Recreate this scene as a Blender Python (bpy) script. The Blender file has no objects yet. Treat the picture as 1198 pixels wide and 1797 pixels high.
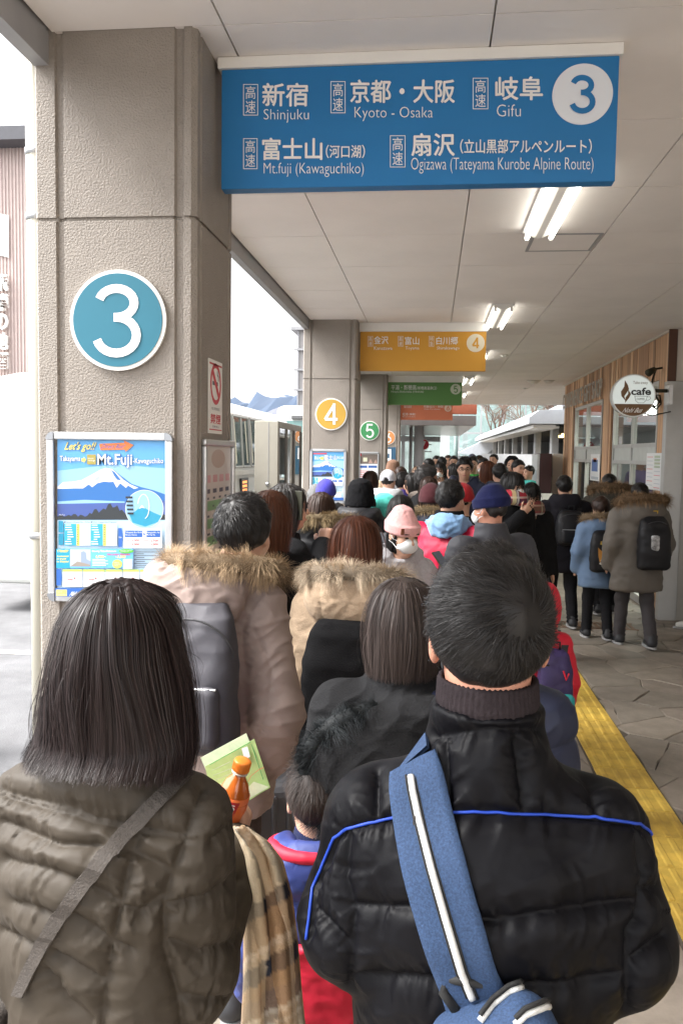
import bpy, bmesh, math, random
import numpy as np
from mathutils import Vector, Matrix
from mathutils.bvhtree import BVHTree
from mathutils.kdtree import KDTree
R_ = math.radians
random.seed(7); rng = np.random.default_rng(11)
SC = bpy.context.scene
COL = SC.collection
# ------------------------------------------------------------------ camera
F, PCX, PCY, CH = 1450., 599., 898.5, 1.85
YAW, PITCH, ROLL = math.atan(157/F), math.atan(101.8/F), .0145
cam = bpy.data.cameras.new('camera'); camo = bpy.data.objects.new('camera', cam); COL.objects.link(camo)
cam.sensor_fit = 'VERTICAL'; cam.sensor_height = 36; cam.lens = 36*F/1797; cam.clip_start = .05; cam.clip_end = 9000
CM = Matrix.Rotation(YAW, 3, 'Z') @ Matrix.Rotation(math.pi/2-PITCH, 3, 'X') @ Matrix.Rotation(ROLL, 3, 'Z')
camo.matrix_world = Matrix.Translation((0, 0, CH)) @ CM.to_4x4()
SC.camera = camo
# ------------------------------------------------------------------ overcast daylight
w = bpy.data.worlds.new('World'); SC.world = w; w.use_nodes = True
wn = w.node_tree; bg = wn.nodes['Background']
sky = wn.nodes.new('ShaderNodeTexSky'); sky.sky_type = 'NISHITA'; sky.sun_disc = False
SUN_EL, SUN_AZ = R_(52), R_(255)       # azimuth clockwise from +Y
sky.sun_elevation = SUN_EL; sky.sun_rotation = SUN_AZ; sky.air_density = 1.0; sky.dust_density = 4.0; sky.ozone_density = 1.0
hsv = wn.nodes.new('ShaderNodeHueSaturation'); hsv.inputs['Saturation'].default_value = .12   # cloud cover: nearly colourless sky
wn.links.new(sky.outputs[0], hsv.inputs['Color']); wn.links.new(hsv.outputs[0], bg.inputs[0]); bg.inputs[1].default_value = .15
sl = bpy.data.lights.new('sun', 'SUN'); sl.energy = 1.5; sl.angle = R_(25); sl.color = (1, .97, .93)
so = bpy.data.objects.new('sun', sl); COL.objects.link(so)
sd = Vector((math.sin(SUN_AZ)*math.cos(SUN_EL), math.cos(SUN_AZ)*math.cos(SUN_EL), math.sin(SUN_EL)))
so.rotation_euler = sd.to_track_quat('Z', 'Y').to_euler(); so.location = (-8, -4, 12)
SC.view_settings.view_transform = 'Standard'; SC.view_settings.look = 'None'; SC.view_settings.gamma = 1
SC.view_settings.use_curve_mapping = False; SC.view_settings.exposure = 2.3
SC.render.engine = 'CYCLES'; SC.cycles.use_denoising = True; SC.cycles.max_bounces = 8; SC.cycles.diffuse_bounces = 5
SC.cycles.caustics_reflective = False; SC.cycles.caustics_refractive = False
# ------------------------------------------------------------------ picture-to-place helpers (a photo pixel at a known distance gives a point)
O_ = Vector((0, 0, CH))
def ray(x, y): return CM @ Vector(((x-PCX)/F, -(y-PCY)/F, -1.))
def at(x, y, Y): d = ray(x, y); return O_ + d*(Y/d.y)
def atX(x, y, X): d = ray(x, y); return O_ + d*(X/d.x)
def atZ(x, y, Z=0.): d = ray(x, y); return O_ + d*((Z-CH)/d.z)
def pxsize(Y): return Y/F
# ------------------------------------------------------------------ materials
MATS = {}
def lin(c):
    if isinstance(c, str):
        c = c.lstrip('#'); c = [int(c[i:i+2], 16)/255 for i in (0, 2, 4)]
        c = [(v/12.92 if v <= .04045 else ((v+.055)/1.055)**2.4) for v in c]
    return tuple(c)+(1,) if len(c) == 3 else tuple(c)
def M(name, col, rough=.6, var=.08, vs=6., bump=0., bs=60., metal=0., spec=.5, emit=0., trans=0., sheen=0., attr=None, bd=.004, coat=0., detail=3., alpha=1., stretch=None, ior=1.45):
    if name in MATS: return MATS[name]
    m = bpy.data.materials.new(name); m.use_nodes = True; n = m.node_tree; L = n.links
    b = n.nodes['Principled BSDF']; I = b.inputs
    col = lin(col)
    I['Base Color'].default_value = col; I['Roughness'].default_value = rough; I['Metallic'].default_value = metal
    I['Specular IOR Level'].default_value = spec; I['IOR'].default_value = ior
    if sheen: I['Sheen Weight'].default_value = sheen; I['Sheen Roughness'].default_value = .5
    if coat: I['Coat Weight'].default_value = coat; I['Coat Roughness'].default_value = .1
    if trans: I['Transmission Weight'].default_value = trans
    if alpha < 1: I['Alpha'].default_value = alpha
    if emit: I['Emission Color'].default_value = col; I['Emission Strength'].default_value = emit
    tc = n.nodes.new('ShaderNodeTexCoord'); src = tc.outputs['Object']
    if stretch:
        mp = n.nodes.new('ShaderNodeMapping'); mp.inputs['Scale'].default_value = stretch; L.new(src, mp.inputs[0]); src = mp.outputs[0]
    if var or attr:
        mx = n.nodes.new('ShaderNodeMix'); mx.data_type = 'RGBA'; mx.blend_type = 'MULTIPLY'; mx.inputs[0].default_value = 1
        mx.inputs[6].default_value = col
        if attr:   # per-vertex brightness of strands
            a = n.nodes.new('ShaderNodeAttribute'); a.attribute_name = attr; L.new(a.outputs['Color'], mx.inputs[7])
        else:
            nz = n.nodes.new('ShaderNodeTexNoise'); nz.inputs['Scale'].default_value = vs; nz.inputs['Detail'].default_value = 5; nz.inputs['Roughness'].default_value = .65
            L.new(src, nz.inputs['Vector'])
            mr = n.nodes.new('ShaderNodeMapRange'); mr.inputs[1].default_value = .3; mr.inputs[2].default_value = .7
            mr.inputs[3].default_value = 1-var; mr.inputs[4].default_value = 1+var
            L.new(nz.outputs['Fac'], mr.inputs[0]); L.new(mr.outputs[0], mx.inputs[7])
        L.new(mx.outputs[2], I['Base Color'])
    if bump:
        n2 = n.nodes.new('ShaderNodeTexNoise'); n2.inputs['Scale'].default_value = bs; n2.inputs['Detail'].default_value = detail
        L.new(src, n2.inputs['Vector'])
        bp = n.nodes.new('ShaderNodeBump'); bp.inputs['Strength'].default_value = bump; bp.inputs['Distance'].default_value = bd
        L.new(n2.outputs['Fac'], bp.inputs['Height']); L.new(bp.outputs[0], I['Normal'])
    MATS[name] = m
    return m
def glassmat(name, tint=(.75, .86, .84), alpha=.35, rough=.03):
    """window glass: clear pane that reflects by angle (mix of transparent and glossy)"""
    if name in MATS: return MATS[name]
    m = bpy.data.materials.new(name); m.use_nodes = True; n = m.node_tree; n.nodes.clear()
    o = n.nodes.new('ShaderNodeOutputMaterial'); t = n.nodes.new('ShaderNodeBsdfTransparent'); g = n.nodes.new('ShaderNodeBsdfGlossy')
    t.inputs[0].default_value = tint+(1,); g.inputs['Roughness'].default_value = rough
    f = n.nodes.new('ShaderNodeLayerWeight'); f.inputs[0].default_value = .5
    pw = n.nodes.new('ShaderNodeMath'); pw.operation = 'POWER'; pw.inputs[1].default_value = 4.5; n.links.new(f.outputs['Facing'], pw.inputs[0])
    mr = n.nodes.new('ShaderNodeMath'); mr.operation = 'MULTIPLY_ADD'; mr.inputs[1].default_value = .9; mr.inputs[2].default_value = alpha; mr.use_clamp = True
    mx = n.nodes.new('ShaderNodeMixShader')
    n.links.new(pw.outputs[0], mr.inputs[0]); n.links.new(mr.outputs[0], mx.inputs[0]); n.links.new(t.outputs[0], mx.inputs[1]); n.links.new(g.outputs[0], mx.inputs[2])
    n.links.new(mx.outputs[0], o.inputs[0]); MATS[name] = m
    return m
# ------------------------------------------------------------------ mesh helpers
def link(o, parent=None):
    COL.objects.link(o)
    if parent is not None: o.parent = parent
    return o
def mesh(name, V, Fc, mat=None, parent=None, smooth=False):
    me = bpy.data.meshes.new(name); me.from_pydata([tuple(v) for v in V], [], [tuple(f) for f in Fc]); me.update()
    if smooth: me.polygons.foreach_set('use_smooth', [True]*len(me.polygons))
    if mat: me.materials.append(mat)
    return link(bpy.data.objects.new(name, me), parent)
def mesh_np(name, V, Q, mat=None, parent=None, smooth=True, attr=None):
    V = np.asarray(V, np.float32); Q = np.asarray(Q, np.int32); n, k = Q.shape
    me = bpy.data.meshes.new(name)
    me.vertices.add(len(V)); me.vertices.foreach_set('co', V.ravel())
    me.loops.add(n*k); me.loops.foreach_set('vertex_index', Q.ravel())
    me.polygons.add(n); me.polygons.foreach_set('loop_start', np.arange(0, n*k, k, dtype=np.int32))
    me.polygons.foreach_set('use_smooth', np.full(n, smooth))
    me.update(calc_edges=True); me.validate()
    if attr is not None:
        a = me.color_attributes.new('tone', 'FLOAT_COLOR', 'POINT'); c = np.ones((len(V), 4), np.float32)
        c[:, :3] = attr if attr.ndim == 2 else attr[:, None]; a.data.foreach_set('color', c.ravel())
    if mat: me.materials.append(mat)
    return link(bpy.data.objects.new(name, me), parent)
class MB:
    def __init__(s): s.V = []; s.F = []
    def add(s, V, Fc): n = len(s.V); s.V += [tuple(v) for v in V]; s.F += [tuple(i+n for i in f) for f in Fc]; return s
    def box(s, x0, x1, y0, y1, z0, z1):
        return s.add([(x0, y0, z0), (x1, y0, z0), (x1, y1, z0), (x0, y1, z0), (x0, y0, z1), (x1, y0, z1), (x1, y1, z1), (x0, y1, z1)],
                     [(0, 3, 2, 1), (4, 5, 6, 7), (0, 1, 5, 4), (1, 2, 6, 5), (2, 3, 7, 6), (3, 0, 4, 7)])
    def prism(s, pts, axis, a, b):
        """polygon pts (2-D) extruded along axis from a to b"""
        n = len(pts)
        def mk(p, t): return {'x': (t, p[0], p[1]), 'y': (p[0], t, p[1]), 'z': (p[0], p[1], t)}[axis]
        V = [mk(p, a) for p in pts]+[mk(p, b) for p in pts]
        return s.add(V, [tuple(range(n))[::-1], tuple(range(n, 2*n))]+[(i, (i+1) % n, n+(i+1) % n, n+i) for i in range(n)])
    def tube(s, pts, r, n=8, cap=True):
        pts = [Vector(p) for p in pts]; rr = r if isinstance(r, (list, tuple)) else [r]*len(pts); V = []; Fc = []
        up = None
        for i, p in enumerate(pts):
            d = (pts[min(i+1, len(pts)-1)]-pts[max(i-1, 0)]).normalized()
            if up is None: up = d.orthogonal().normalized()
            up = (up-d*up.dot(d)).normalized(); sd_ = d.cross(up)
            for k in range(n): a = 2*math.pi*k/n; V.append(p+(up*math.cos(a)+sd_*math.sin(a))*rr[i])
        for i in range(len(pts)-1):
            for k in range(n): Fc.append((i*n+k, i*n+(k+1) % n, (i+1)*n+(k+1) % n, (i+1)*n+k))
        if cap: Fc += [tuple(range(n))[::-1], tuple(range((len(pts)-1)*n, len(pts)*n))]
        return s.add(V, Fc)
    def quad(s, a, b, c, d): return s.add([a, b, c, d], [(0, 1, 2, 3)])
    def build(s, name, mat, parent=None, smooth=False, bevel=0, seg=2):
        o = mesh(name, s.V, s.F, mat, parent, smooth)
        bm = bmesh.new(); bm.from_mesh(o.data); bmesh.ops.recalc_face_normals(bm, faces=bm.faces)
        if bevel: bmesh.ops.bevel(bm, geom=[e for e in bm.edges if len(e.link_faces) == 2 and e.calc_face_angle(0) > .5], offset=bevel, segments=seg, affect='EDGES', profile=.5)
        bm.to_mesh(o.data); bm.free(); o.data.update()
        return o
def box(name, x0, x1, y0, y1, z0, z1, mat, parent=None, bevel=0): return MB().box(x0, x1, y0, y1, z0, z1).build(name, mat, parent, bevel=bevel)
def tag(o, label, cat, group=None):
    o['label'] = label; o['category'] = cat
    if group: o['group'] = group
    return o
def thing(name, label, cat, loc=(0, 0, 0), rz=0, group=None):
    o = bpy.data.objects.new(name, None); o.empty_display_size = .1; link(o); o.location = loc; o.rotation_euler = (0, 0, rz)
    return tag(o, label, cat, group)
def struct(o): o['kind'] = 'structure'; return o
def keep(o, parent):
    """parent a mesh that was built in world coordinates under a moved root"""
    o.parent = parent; o.matrix_parent_inverse = parent_mat(parent).inverted(); return o
def parent_mat(p):
    m = Matrix.LocRotScale(p.location, p.rotation_euler, p.scale)
    return (parent_mat(p.parent) @ m) if p.parent else m
# lettering: default interface font (falls back to CJK glyphs), laid on a plane given by three corners
def glyphs(s, bold=0., res=3, extr=0.):
    cu = bpy.data.curves.new('t', 'FONT'); cu.body = s; cu.offset = bold; cu.resolution_u = res; cu.extrude = extr; cu.size = 1
    o = bpy.data.objects.new('t', cu); COL.objects.link(o)
    dg = bpy.context.evaluated_depsgraph_get(); me = bpy.data.meshes.new_from_object(o.evaluated_get(dg), depsgraph=dg)
    V = np.empty(len(me.vertices)*3, np.float32); me.vertices.foreach_get('co', V); V = V.reshape(-1, 3)
    Fc = [tuple(p.vertices) for p in me.polygons]
    bpy.data.objects.remove(o); bpy.data.curves.remove(cu); bpy.data.meshes.remove(me)
    return V, Fc
def text3(name, s, bl, br, tl, mat, parent=None, bold=0., off=.002, res=3, shear=0., thick=0.):
    V, Fc = glyphs(s, bold, res, .5 if thick else 0)
    if not len(V): return None
    mn = V.min(0); mx = V.max(0); u = (V[:, 0]-mn[0])/max(mx[0]-mn[0], 1e-6); v = (V[:, 1]-mn[1])/max(mx[1]-mn[1], 1e-6)
    bl, br, tl = Vector(bl), Vector(br), Vector(tl); ex = br-bl; ey = tl-bl; nz = ex.cross(ey).normalized()
    if shear: u = u*(1-shear)+v*shear
    P = np.array(bl)+u[:, None]*np.array(ex)+v[:, None]*np.array(ey)+np.array(nz)*(off+(V[:, 2:3]+.5)*thick)
    return mesh(name, P, Fc, mat, parent)
def heavy(o, d, dz):
    """thicken lettering: the same strokes laid again a hair's breadth to each side"""
    me = o.data; V = np.empty(len(me.vertices)*3, np.float32); me.vertices.foreach_get('co', V); V = V.reshape(-1, 3); Fc = [tuple(p.vertices) for p in me.polygons]; n = len(V)
    VV = [V]; FF = list(Fc)
    for k, (dx, dy) in enumerate(((-d, 0), (d, 0), (0, d), (0, -d))): VV.append(V+np.array([dx, -dz*(k+1), dy])); FF += [tuple(i+n*(k+1) for i in f) for f in Fc]
    m2 = bpy.data.meshes.new('lettering'); m2.from_pydata(np.concatenate(VV).tolist(), [], FF); m2.materials.append(me.materials[0]); o.data = m2; return o
def T(s, x0, y0, x1, y1, Y, mat, parent, bold=0., name='lettering', res=3, shear=0., off=.003):
    """lettering filling the photo box (x0,y0)-(x1,y1) on the plane y=Y facing the viewer"""
    return text3(name, s, at(x0, y1, Y), at(x1, y1, Y), at(x0, y0, Y), mat, parent, bold, off, res, shear)
def PR(name, pts, Y, mat, parent, off=.001, smooth=False):
    """flat print: polygon of photo points on the plane y=Y"""
    V = [at(x, y, Y)+Vector((0, -off, 0)) for x, y in pts]
    o = mesh(name, V, [tuple(range(len(V)))], mat, parent)
    if o.data.polygons[0].normal.y > 0: o.data.flip_normals()
    return o
def RC(name, x0, y0, x1, y1, Y, mat, parent, off=.001): return PR(name, [(x0, y0), (x1, y0), (x1, y1), (x0, y1)], Y, mat, parent, off)
def disc(name, c, r, thick, mat, parent, n=64, normal='-y', r2=None):
    """round plate; normal -y"""
    m = MB(); P = [(c[0]+r*math.cos(2*math.pi*i/n), c[2]+r*math.sin(2*math.pi*i/n)) for i in range(n)]
    m.prism(P, 'y', c[1]-thick, c[1]); return m.build(name, mat, parent, bevel=0)

# numerals as even strokes
NUM = {'3': [[(.02+.29*0, .78)]+[(.29+.25*math.cos(R_(a)), .745+.205*math.sin(R_(a))) for a in range(165, -91, -15)], [(.25, .54), (.29, .54)], [(.29+.285*math.cos(R_(a)), .285+.255*math.sin(R_(a))) for a in range(90, -171, -15)]],
       '4': [[(.44, .03), (.44, .985)], [(.46, .95), (.03, .27)], [(.03, .27), (.60, .27)]], '5': [[(.52, .955), (.15, .955), (.09, .53)]+[(.30+.255*math.cos(R_(a)), .31+.28*math.sin(R_(a))) for a in range(135, -161, -15)]],
       '6': [[(.44, .95), (.12, .44)]]+[[(.31+.255*math.cos(R_(a)), .30+.265*math.sin(R_(a))) for a in range(0, 376, 15)]], '7': [[(.03, .955), (.56, .955), (.2, .03)]]}
def numeral(s, cx, cy, h, Y, mat, par, off, wgt=.075):
    V = []; Fc = []
    for li, st_ in enumerate(NUM[s]):
        if s == '3' and len(st_) > 18: st_ = st_[1:]
        P = [Vector(p) for p in st_]; n = len(P); base = len(V)
        for i, p in enumerate(P):
            d0 = (P[i]-P[i-1]).normalized() if i else (P[1]-P[0]).normalized(); d1 = (P[i+1]-P[i]).normalized() if i < n-1 else d0
            d = (d0+d1).normalized(); nn = Vector((-d.y, d.x)); k = wgt/max(.35, d.dot(d0))
            for sgn in (1, -1):
                q = p+nn*k*sgn; w3 = at(cx+(q.x-.3)*h, cy+(.5-q.y)*h, Y); V.append((w3.x, Y-off-li*.0006, w3.z))
        Fc += [(base+2*i, base+2*i+1, base+2*i+3, base+2*i+2) for i in range(n-1)]
    o = mesh('numeral', V, Fc, mat, par)
    bm = bmesh.new(); bm.from_mesh(o.data); [f.normal_flip() for f in bm.faces if f.normal.y > 0]; bm.to_mesh(o.data); bm.free()
    return o
# ================================================================== SETTING
CEIL = 3.30
WX = 2.64                                  # plane of the cafe wall
PX0, PX1, PD = -1.417, -.832, .53          # pillars: left, right, depth
PY = [2.86, 9.0, 15.1, 21.3]
m_asph = M('asphalt', (.125, .125, .13), .9, .22, 2.2, .6, 90, bd=.01)
m_joint = M('paving joint', (.1, .085, .07), .95, .15, 9)
def stonemat(i, c):
    m = M('stamped stone %d' % i, c, .62, .22, 5, .5, 22, bd=.008, detail=8); return m
m_st = [stonemat(i, c) for i, c in enumerate([(.235, .20, .165), (.215, .187, .155), (.255, .22, .18), (.195, .17, .14)])]
m_yel = [M('tactile yellow %d' % i, c, .6, .28, 7, .3, 120) for i, c in enumerate([(.55, .37, .065), (.50, .33, .06), (.60, .41, .075)])]
m_ceil = M('ceiling board', (.80, .765, .74), .7, .045, 1.3)
m_alu = M('brushed aluminium', (.55, .56, .57), .35, .05, 12, metal=.85)
m_steel = M('grey painted steel', (.30, .30, .31), .45, .06, 5)
m_white = M('white paint', (.78, .77, .74), .5, .03, 4)
m_wall = M('cream render', (.62, .57, .51), .8, .06, 3, .2, 80)
m_pil = M('textured pillar coating', (.265, .235, .205), .68, .13, 2.2, .75, 140, bd=.008, detail=6)
m_black = M('black rubber', (.02, .02, .009), .6, .1)
m_shade = M('painted recess shade', (.02, .02, .02), .8, .1)  # near black: shade of an open interior put into the colour
m_signwhite = M('white sign print', (.80, .80, .80), .5, .0)
# ---- ground, road
road = struct(mesh('road', [(-400, -400, -.16), (400, -400, -.16), (400, 900, -.16), (-400, 900, -.16)], [(0, 1, 2, 3)], m_asph))
m_line = M('road paint', (.7, .68, .6), .7, .15, 6)
struct(mesh('road_marking', [(-14, 7.6, -.155), (-3.2, 7.6, -.155), (-3.2, 7.75, -.155), (-14, 7.75, -.155)], [(0, 1, 2, 3)], m_line))
struct(mesh('road_marking', [(-40, 19.2, -.155), (-5, 19.2, -.155), (-5, 19.4, -.155), (-40, 19.4, -.155)], [(0, 1, 2, 3)], m_line))
slab = struct(MB().box(-1.72, 9, -9, 60, -.16, -.012).build('platform', m_joint))
struct(MB().box(-1.9, -1.723, -9, 60, -.17, .004).build('kerb', M('kerb stone', (.4, .38, .35), .8, .1, 4, .3, 50)))
struct(box('pavement', -60, -9, 27.5, 31.5, -.17, -.03, M('far pavement', (.24, .23, .215), .85, .1, 2)))
floor = struct(mesh('floor', [(-1.72, 12.2, -.004), (9, 12.2, -.004), (9, 60, -.004), (-1.72, 60, -.004), (-1.72, -9, -.004), (9, -9, -.004), (9, .3, -.004), (-1.72, .3, -.004)], [(0, 1, 2, 3), (4, 5, 6, 7)], m_st[1]))
def voronoi(x0, x1, y0, y1, cell, seed, jit=.85):
    r = random.Random(seed); nx = int((x1-x0)/cell)+3; ny = int((y1-y0)/cell)+3; S = []
    for i in range(-1, nx):
        for j in range(-1, ny): S.append((x0+(i+.5+r.uniform(-.5, .5)*jit)*cell, y0+(j+.5+(.5 if i % 2 else 0)+r.uniform(-.5, .5)*jit)*cell))
    out = []
    for a in S:
        if not (x0-.2 < a[0] < x1+.2 and y0-.2 < a[1] < y1+.2): continue
        P = [(x0, y0), (x1, y0), (x1, y1), (x0, y1)]
        for b in sorted(S, key=lambda b: (a[0]-b[0])**2+(a[1]-b[1])**2)[1:22]:
            mx, my = (a[0]+b[0])/2, (a[1]+b[1])/2; dx, dy = b[0]-a[0], b[1]-a[1]; Q = []
            for k in range(len(P)):
                p, q = P[k], P[(k+1) % len(P)]; sp = (p[0]-mx)*dx+(p[1]-my)*dy; sq = (q[0]-mx)*dx+(q[1]-my)*dy
                if sp <= 0: Q.append(p)
                if sp*sq < 0: t = sp/(sp-sq); Q.append((p[0]+t*(q[0]-p[0]), p[1]+t*(q[1]-p[1])))
            P = Q
            if len(P) < 3: break
        if len(P) >= 3: out.append((a, P))
    return out
def stones(x0, x1, y0, y1, cell, seed):
    for a, P in voronoi(x0, x1, y0, y1, cell, seed):
        cx = sum(p[0] for p in P)/len(P); cy = sum(p[1] for p in P)/len(P)
        rr = max(math.hypot(p[0]-cx, p[1]-cy) for p in P)
        if rr < .05: continue
        def ins(d): return [(cx+(p[0]-cx)*(1-d/rr), cy+(p[1]-cy)*(1-d/rr)) for p in P]
        # subdivide edges so that they wander a little
        def wob(Q, amp):
            o = []
            for k in range(len(Q)):
                p, q = Q[k], Q[(k+1) % len(Q)]; n = max(1, int(math.hypot(p[0]-q[0], p[1]-q[1])/.14))
                for i in range(n):
                    t = i/n; s = math.sin((p[0]+q[0])*31+(p[1]+q[1])*17+i*2.3)*amp if i else 0
                    L = math.hypot(q[0]-p[0], q[1]-p[1])+1e-6
                    o.append((p[0]+(q[0]-p[0])*t-(q[1]-p[1])/L*s, p[1]+(q[1]-p[1])*t+(q[0]-p[0])/L*s))
            return o
        A = wob(ins(.003), .010); B = [(cx+(p[0]-cx)*(1-.009/rr), cy+(p[1]-cy)*(1-.009/rr)) for p in A]; n = len(A)
        tz = random.uniform(-.002, .002); sx, sy = random.uniform(-.006, .006), random.uniform(-.006, .006)
        V = [(p[0]-cx, p[1]-cy, -.012) for p in A]+[(p[0]-cx, p[1]-cy, -.006) for p in A]+[(p[0]-cx, p[1]-cy, tz+(p[0]-cx)*sx+(p[1]-cy)*sy) for p in B]
        Fc = [tuple(range(2*n, 3*n))]+[(r*n+i, r*n+(i+1) % n, (r+1)*n+(i+1) % n, (r+1)*n+i) for r in (0, 1) for i in range(n)]
        o = mesh('paving_stone', V, Fc, random.choice(m_st), floor); o.location = (cx, cy, 0)
stones(-1.0, .985, .3, 12.2, .50, 3)
stones(1.31, 3.6, .3, 12.2, .38, 5)
stones(-1.333, -1.002, .3, 3.38, .6, 9)
stones(-1.72, -1.335, .3, 12.2, .62, 8)
# tactile strip (guide bars) and dotted strip by the pillars
strip = struct(mesh('tactile_path', [(.985, -9, -.004), (1.31, -9, -.004), (1.31, 40, -.004), (.985, 40, -.004)], [(0, 1, 2, 3)], m_joint))
mb = MB().box(-.149, .149, -.149, .149, -.003, .0065)
for k in range(4): mb.prism([(-.1275+.075*k+dx, z) for dx, z in ((0, .0066), (.035, .0066), (.0275, .0115), (.0075, .0115))], 'y', -.138, .138)
bar0 = mb.build('tactile_tile', m_yel[0], strip)
bms = [bar0.data]
for k in (1, 2): d = bar0.data.copy(); d.materials.clear(); d.materials.append(m_yel[k]); bms.append(d)
bar0.location = (1.148, .9, 0)
for i in range(1, 80):
    o = bar0.copy(); o.data = random.choice(bms); o.location = (1.148+random.uniform(-.002, .002), .9+.3005*i, random.uniform(-.001, .001)); COL.objects.link(o)
m_dot = M('dotted tactile beige', (.52, .36, .22), .6, .12, 7)
strip2 = struct(mesh('tactile_edge_strip', [(-1.333, -9, -.004), (-1.002, -9, -.004), (-1.002, 40, -.004), (-1.333, 40, -.004)], [(0, 1, 2, 3)], m_joint))
mb = MB().box(-.15, .15, -.149, .149, -.003, .005)
for i in range(5):
    for j in range(5):
        c = (-.12+.06*i, -.12+.06*j); mb.prism([(c[0]+.014*math.cos(a*math.pi/3), c[1]+.014*math.sin(a*math.pi/3)) for a in range(6)], 'z', .0051, .010)
dot0 = mb.build('tactile_tile', m_dot, strip2); dot0.location = (-1.168, 3.55, 0)
for i in range(1, 18):
    o = dot0.copy(); o.location = (-1.168, 3.55+.3005*i, 0); COL.objects.link(o)
# floor sticker
st = thing('floor_sticker', 'blue and white round sticker on the paving beside the black boots', 'floor sticker', atZ(478, 1392, .006))
mesh('rim', [(.2*math.cos(a*math.pi/16), .2*math.sin(a*math.pi/16), 0) for a in range(32)], [tuple(range(32))], m_white, st)
mesh('face', [(.17*math.cos(a*math.pi/16), .17*math.sin(a*math.pi/16), .002) for a in range(32)], [tuple(range(32))], M('sticker blue', (.03, .2, .5), .5), st)
# drain grating by the walkers
dg_ = thing('drain_grating', 'small brown slotted drain grating in the paving by the cafe', 'drain', atZ(1040, 1098))
mb = MB()
for i in range(14): mb.box(-.42+.062*i, -.42+.062*i+.035, -.15, .15, -.002, .006)
mb.build('bars', M('rusty grating', (.22, .14, .09), .7, .2, 20), dg_)
mb = MB().box(-.44, .45, -.17, -.151, -.002, .007).box(-.44, .45, .151, .17, -.002, .007); mb.build('frame', MATS['rusty grating'], dg_)
# ---- pillars
zj = at(220, 383, PY[0]).z
def pillar(i, label):
    W = PX1-PX0; Y = PY[i]
    def prof(ins):
        f = [(0+.01, 0), (.077, 0), (.082, .012), (.103, .012), (.108, 0), (.508, 0), (.513, .012), (.537, .012), (.542, 0), (.567, 0), (W, .018)]
        sd_ = [(W, .05), (W-.006, .055), (W-.006, .07), (W, .075), (W, PD-.075), (W-.006, .07+PD-.14), (W-.006, PD-.055), (W, PD-.05), (W, PD-.018), (W-.018, PD)]
        bk = [(.01, PD), (0, PD-.01), (0, .01)]
        P = f+sd_+bk; c = (W/2, PD/2)
        return [(c[0]+(p[0]-c[0])*(1-ins), c[1]+(p[1]-c[1])*(1-ins)) for p in P]
    t = thing('pillar', label, 'pillar', (PX0, Y, 0), 0, 'canopy pillars')
    MB().prism(prof(0), 'z', -.01, zj-.006).build('lower_shaft', m_pil, t)
    MB().prism(prof(.03), 'z', zj-.0062, zj+.0062).build('joint', m_pil, t)
    MB().prism(prof(0), 'z', zj+.006, CEIL+.02).build('upper_shaft', m_pil, t)
    return t
pillar(0, 'nearest beige textured pillar carrying the big teal number 3')
pillar(1, 'beige textured pillar carrying the yellow number 4')
pillar(2, 'beige textured pillar carrying the green number 5')
pillar(3, 'farthest beige textured pillar, with the orange number 6 half hidden')
# ---- canopy
can = tag(MB().box(-1.349, 6, -1.75, 24.2, CEIL+.03, CEIL+.3).build('canopy', m_white), 'long flat canopy roof of pale square ceiling boards over the queue', 'canopy')
pan = MB().box(-.4515, .4515, -.4515, .4515, 0, .0299).build('ceiling_panel', m_ceil, can); first = True
for i in range(-1, 5):
    for j in range(-9, 31):
        x = -.283+.91*(i)+0; y = 3.77+.455+.91*(j-4)
        xa, xb = max(x-.4535, -1.349), min(x+.4535, 6)
        if y < -1.3 or y > 24.1: continue
        if i == -1:
            if first or 'panN' not in globals():
                panN = MB().box(-.153, .4515, -.4515, .4515, 0, .0299).build('ceiling_panel', m_ceil, can).data; o = bpy.data.objects[-1] if False else None
            o = bpy.data.objects.new('ceiling_panel', panN); link(o, can)
        elif i == 0 and first: o = pan; first = False
        else: o = pan.copy(); COL.objects.link(o)
        o.location = (x, y, CEIL+random.uniform(0, .0012))
for o in [o for o in bpy.data.objects if o.name.startswith('ceiling_panel') and o.data == globals().get('panN') and o.location.length == 0]: bpy.data.objects.remove(o)
# edge channel and outer fascia
MB().prism([(-1.36, CEIL-.11), (-1.36, CEIL+.2), (-1.415, CEIL+.2), (-1.415, CEIL-.11)], 'y', -1.75, PY[0]+.001).build('edge_channel', m_steel, can)
for k in range(3): MB().prism([(-1.36, CEIL-.1), (-1.36, CEIL+.2), (-1.415, CEIL+.2), (-1.415, CEIL-.1)], 'y', PY[k]+PD, PY[k+1]).build('edge_channel', m_steel, can)
fas = (MB().prism([(-1.4195, CEIL-.06), (-1.4195, CEIL+.3), (-1.49, CEIL+.3), (-1.49, CEIL-.03)], 'y', -1.75, 24.2).build('fascia', m_white, can))
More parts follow.
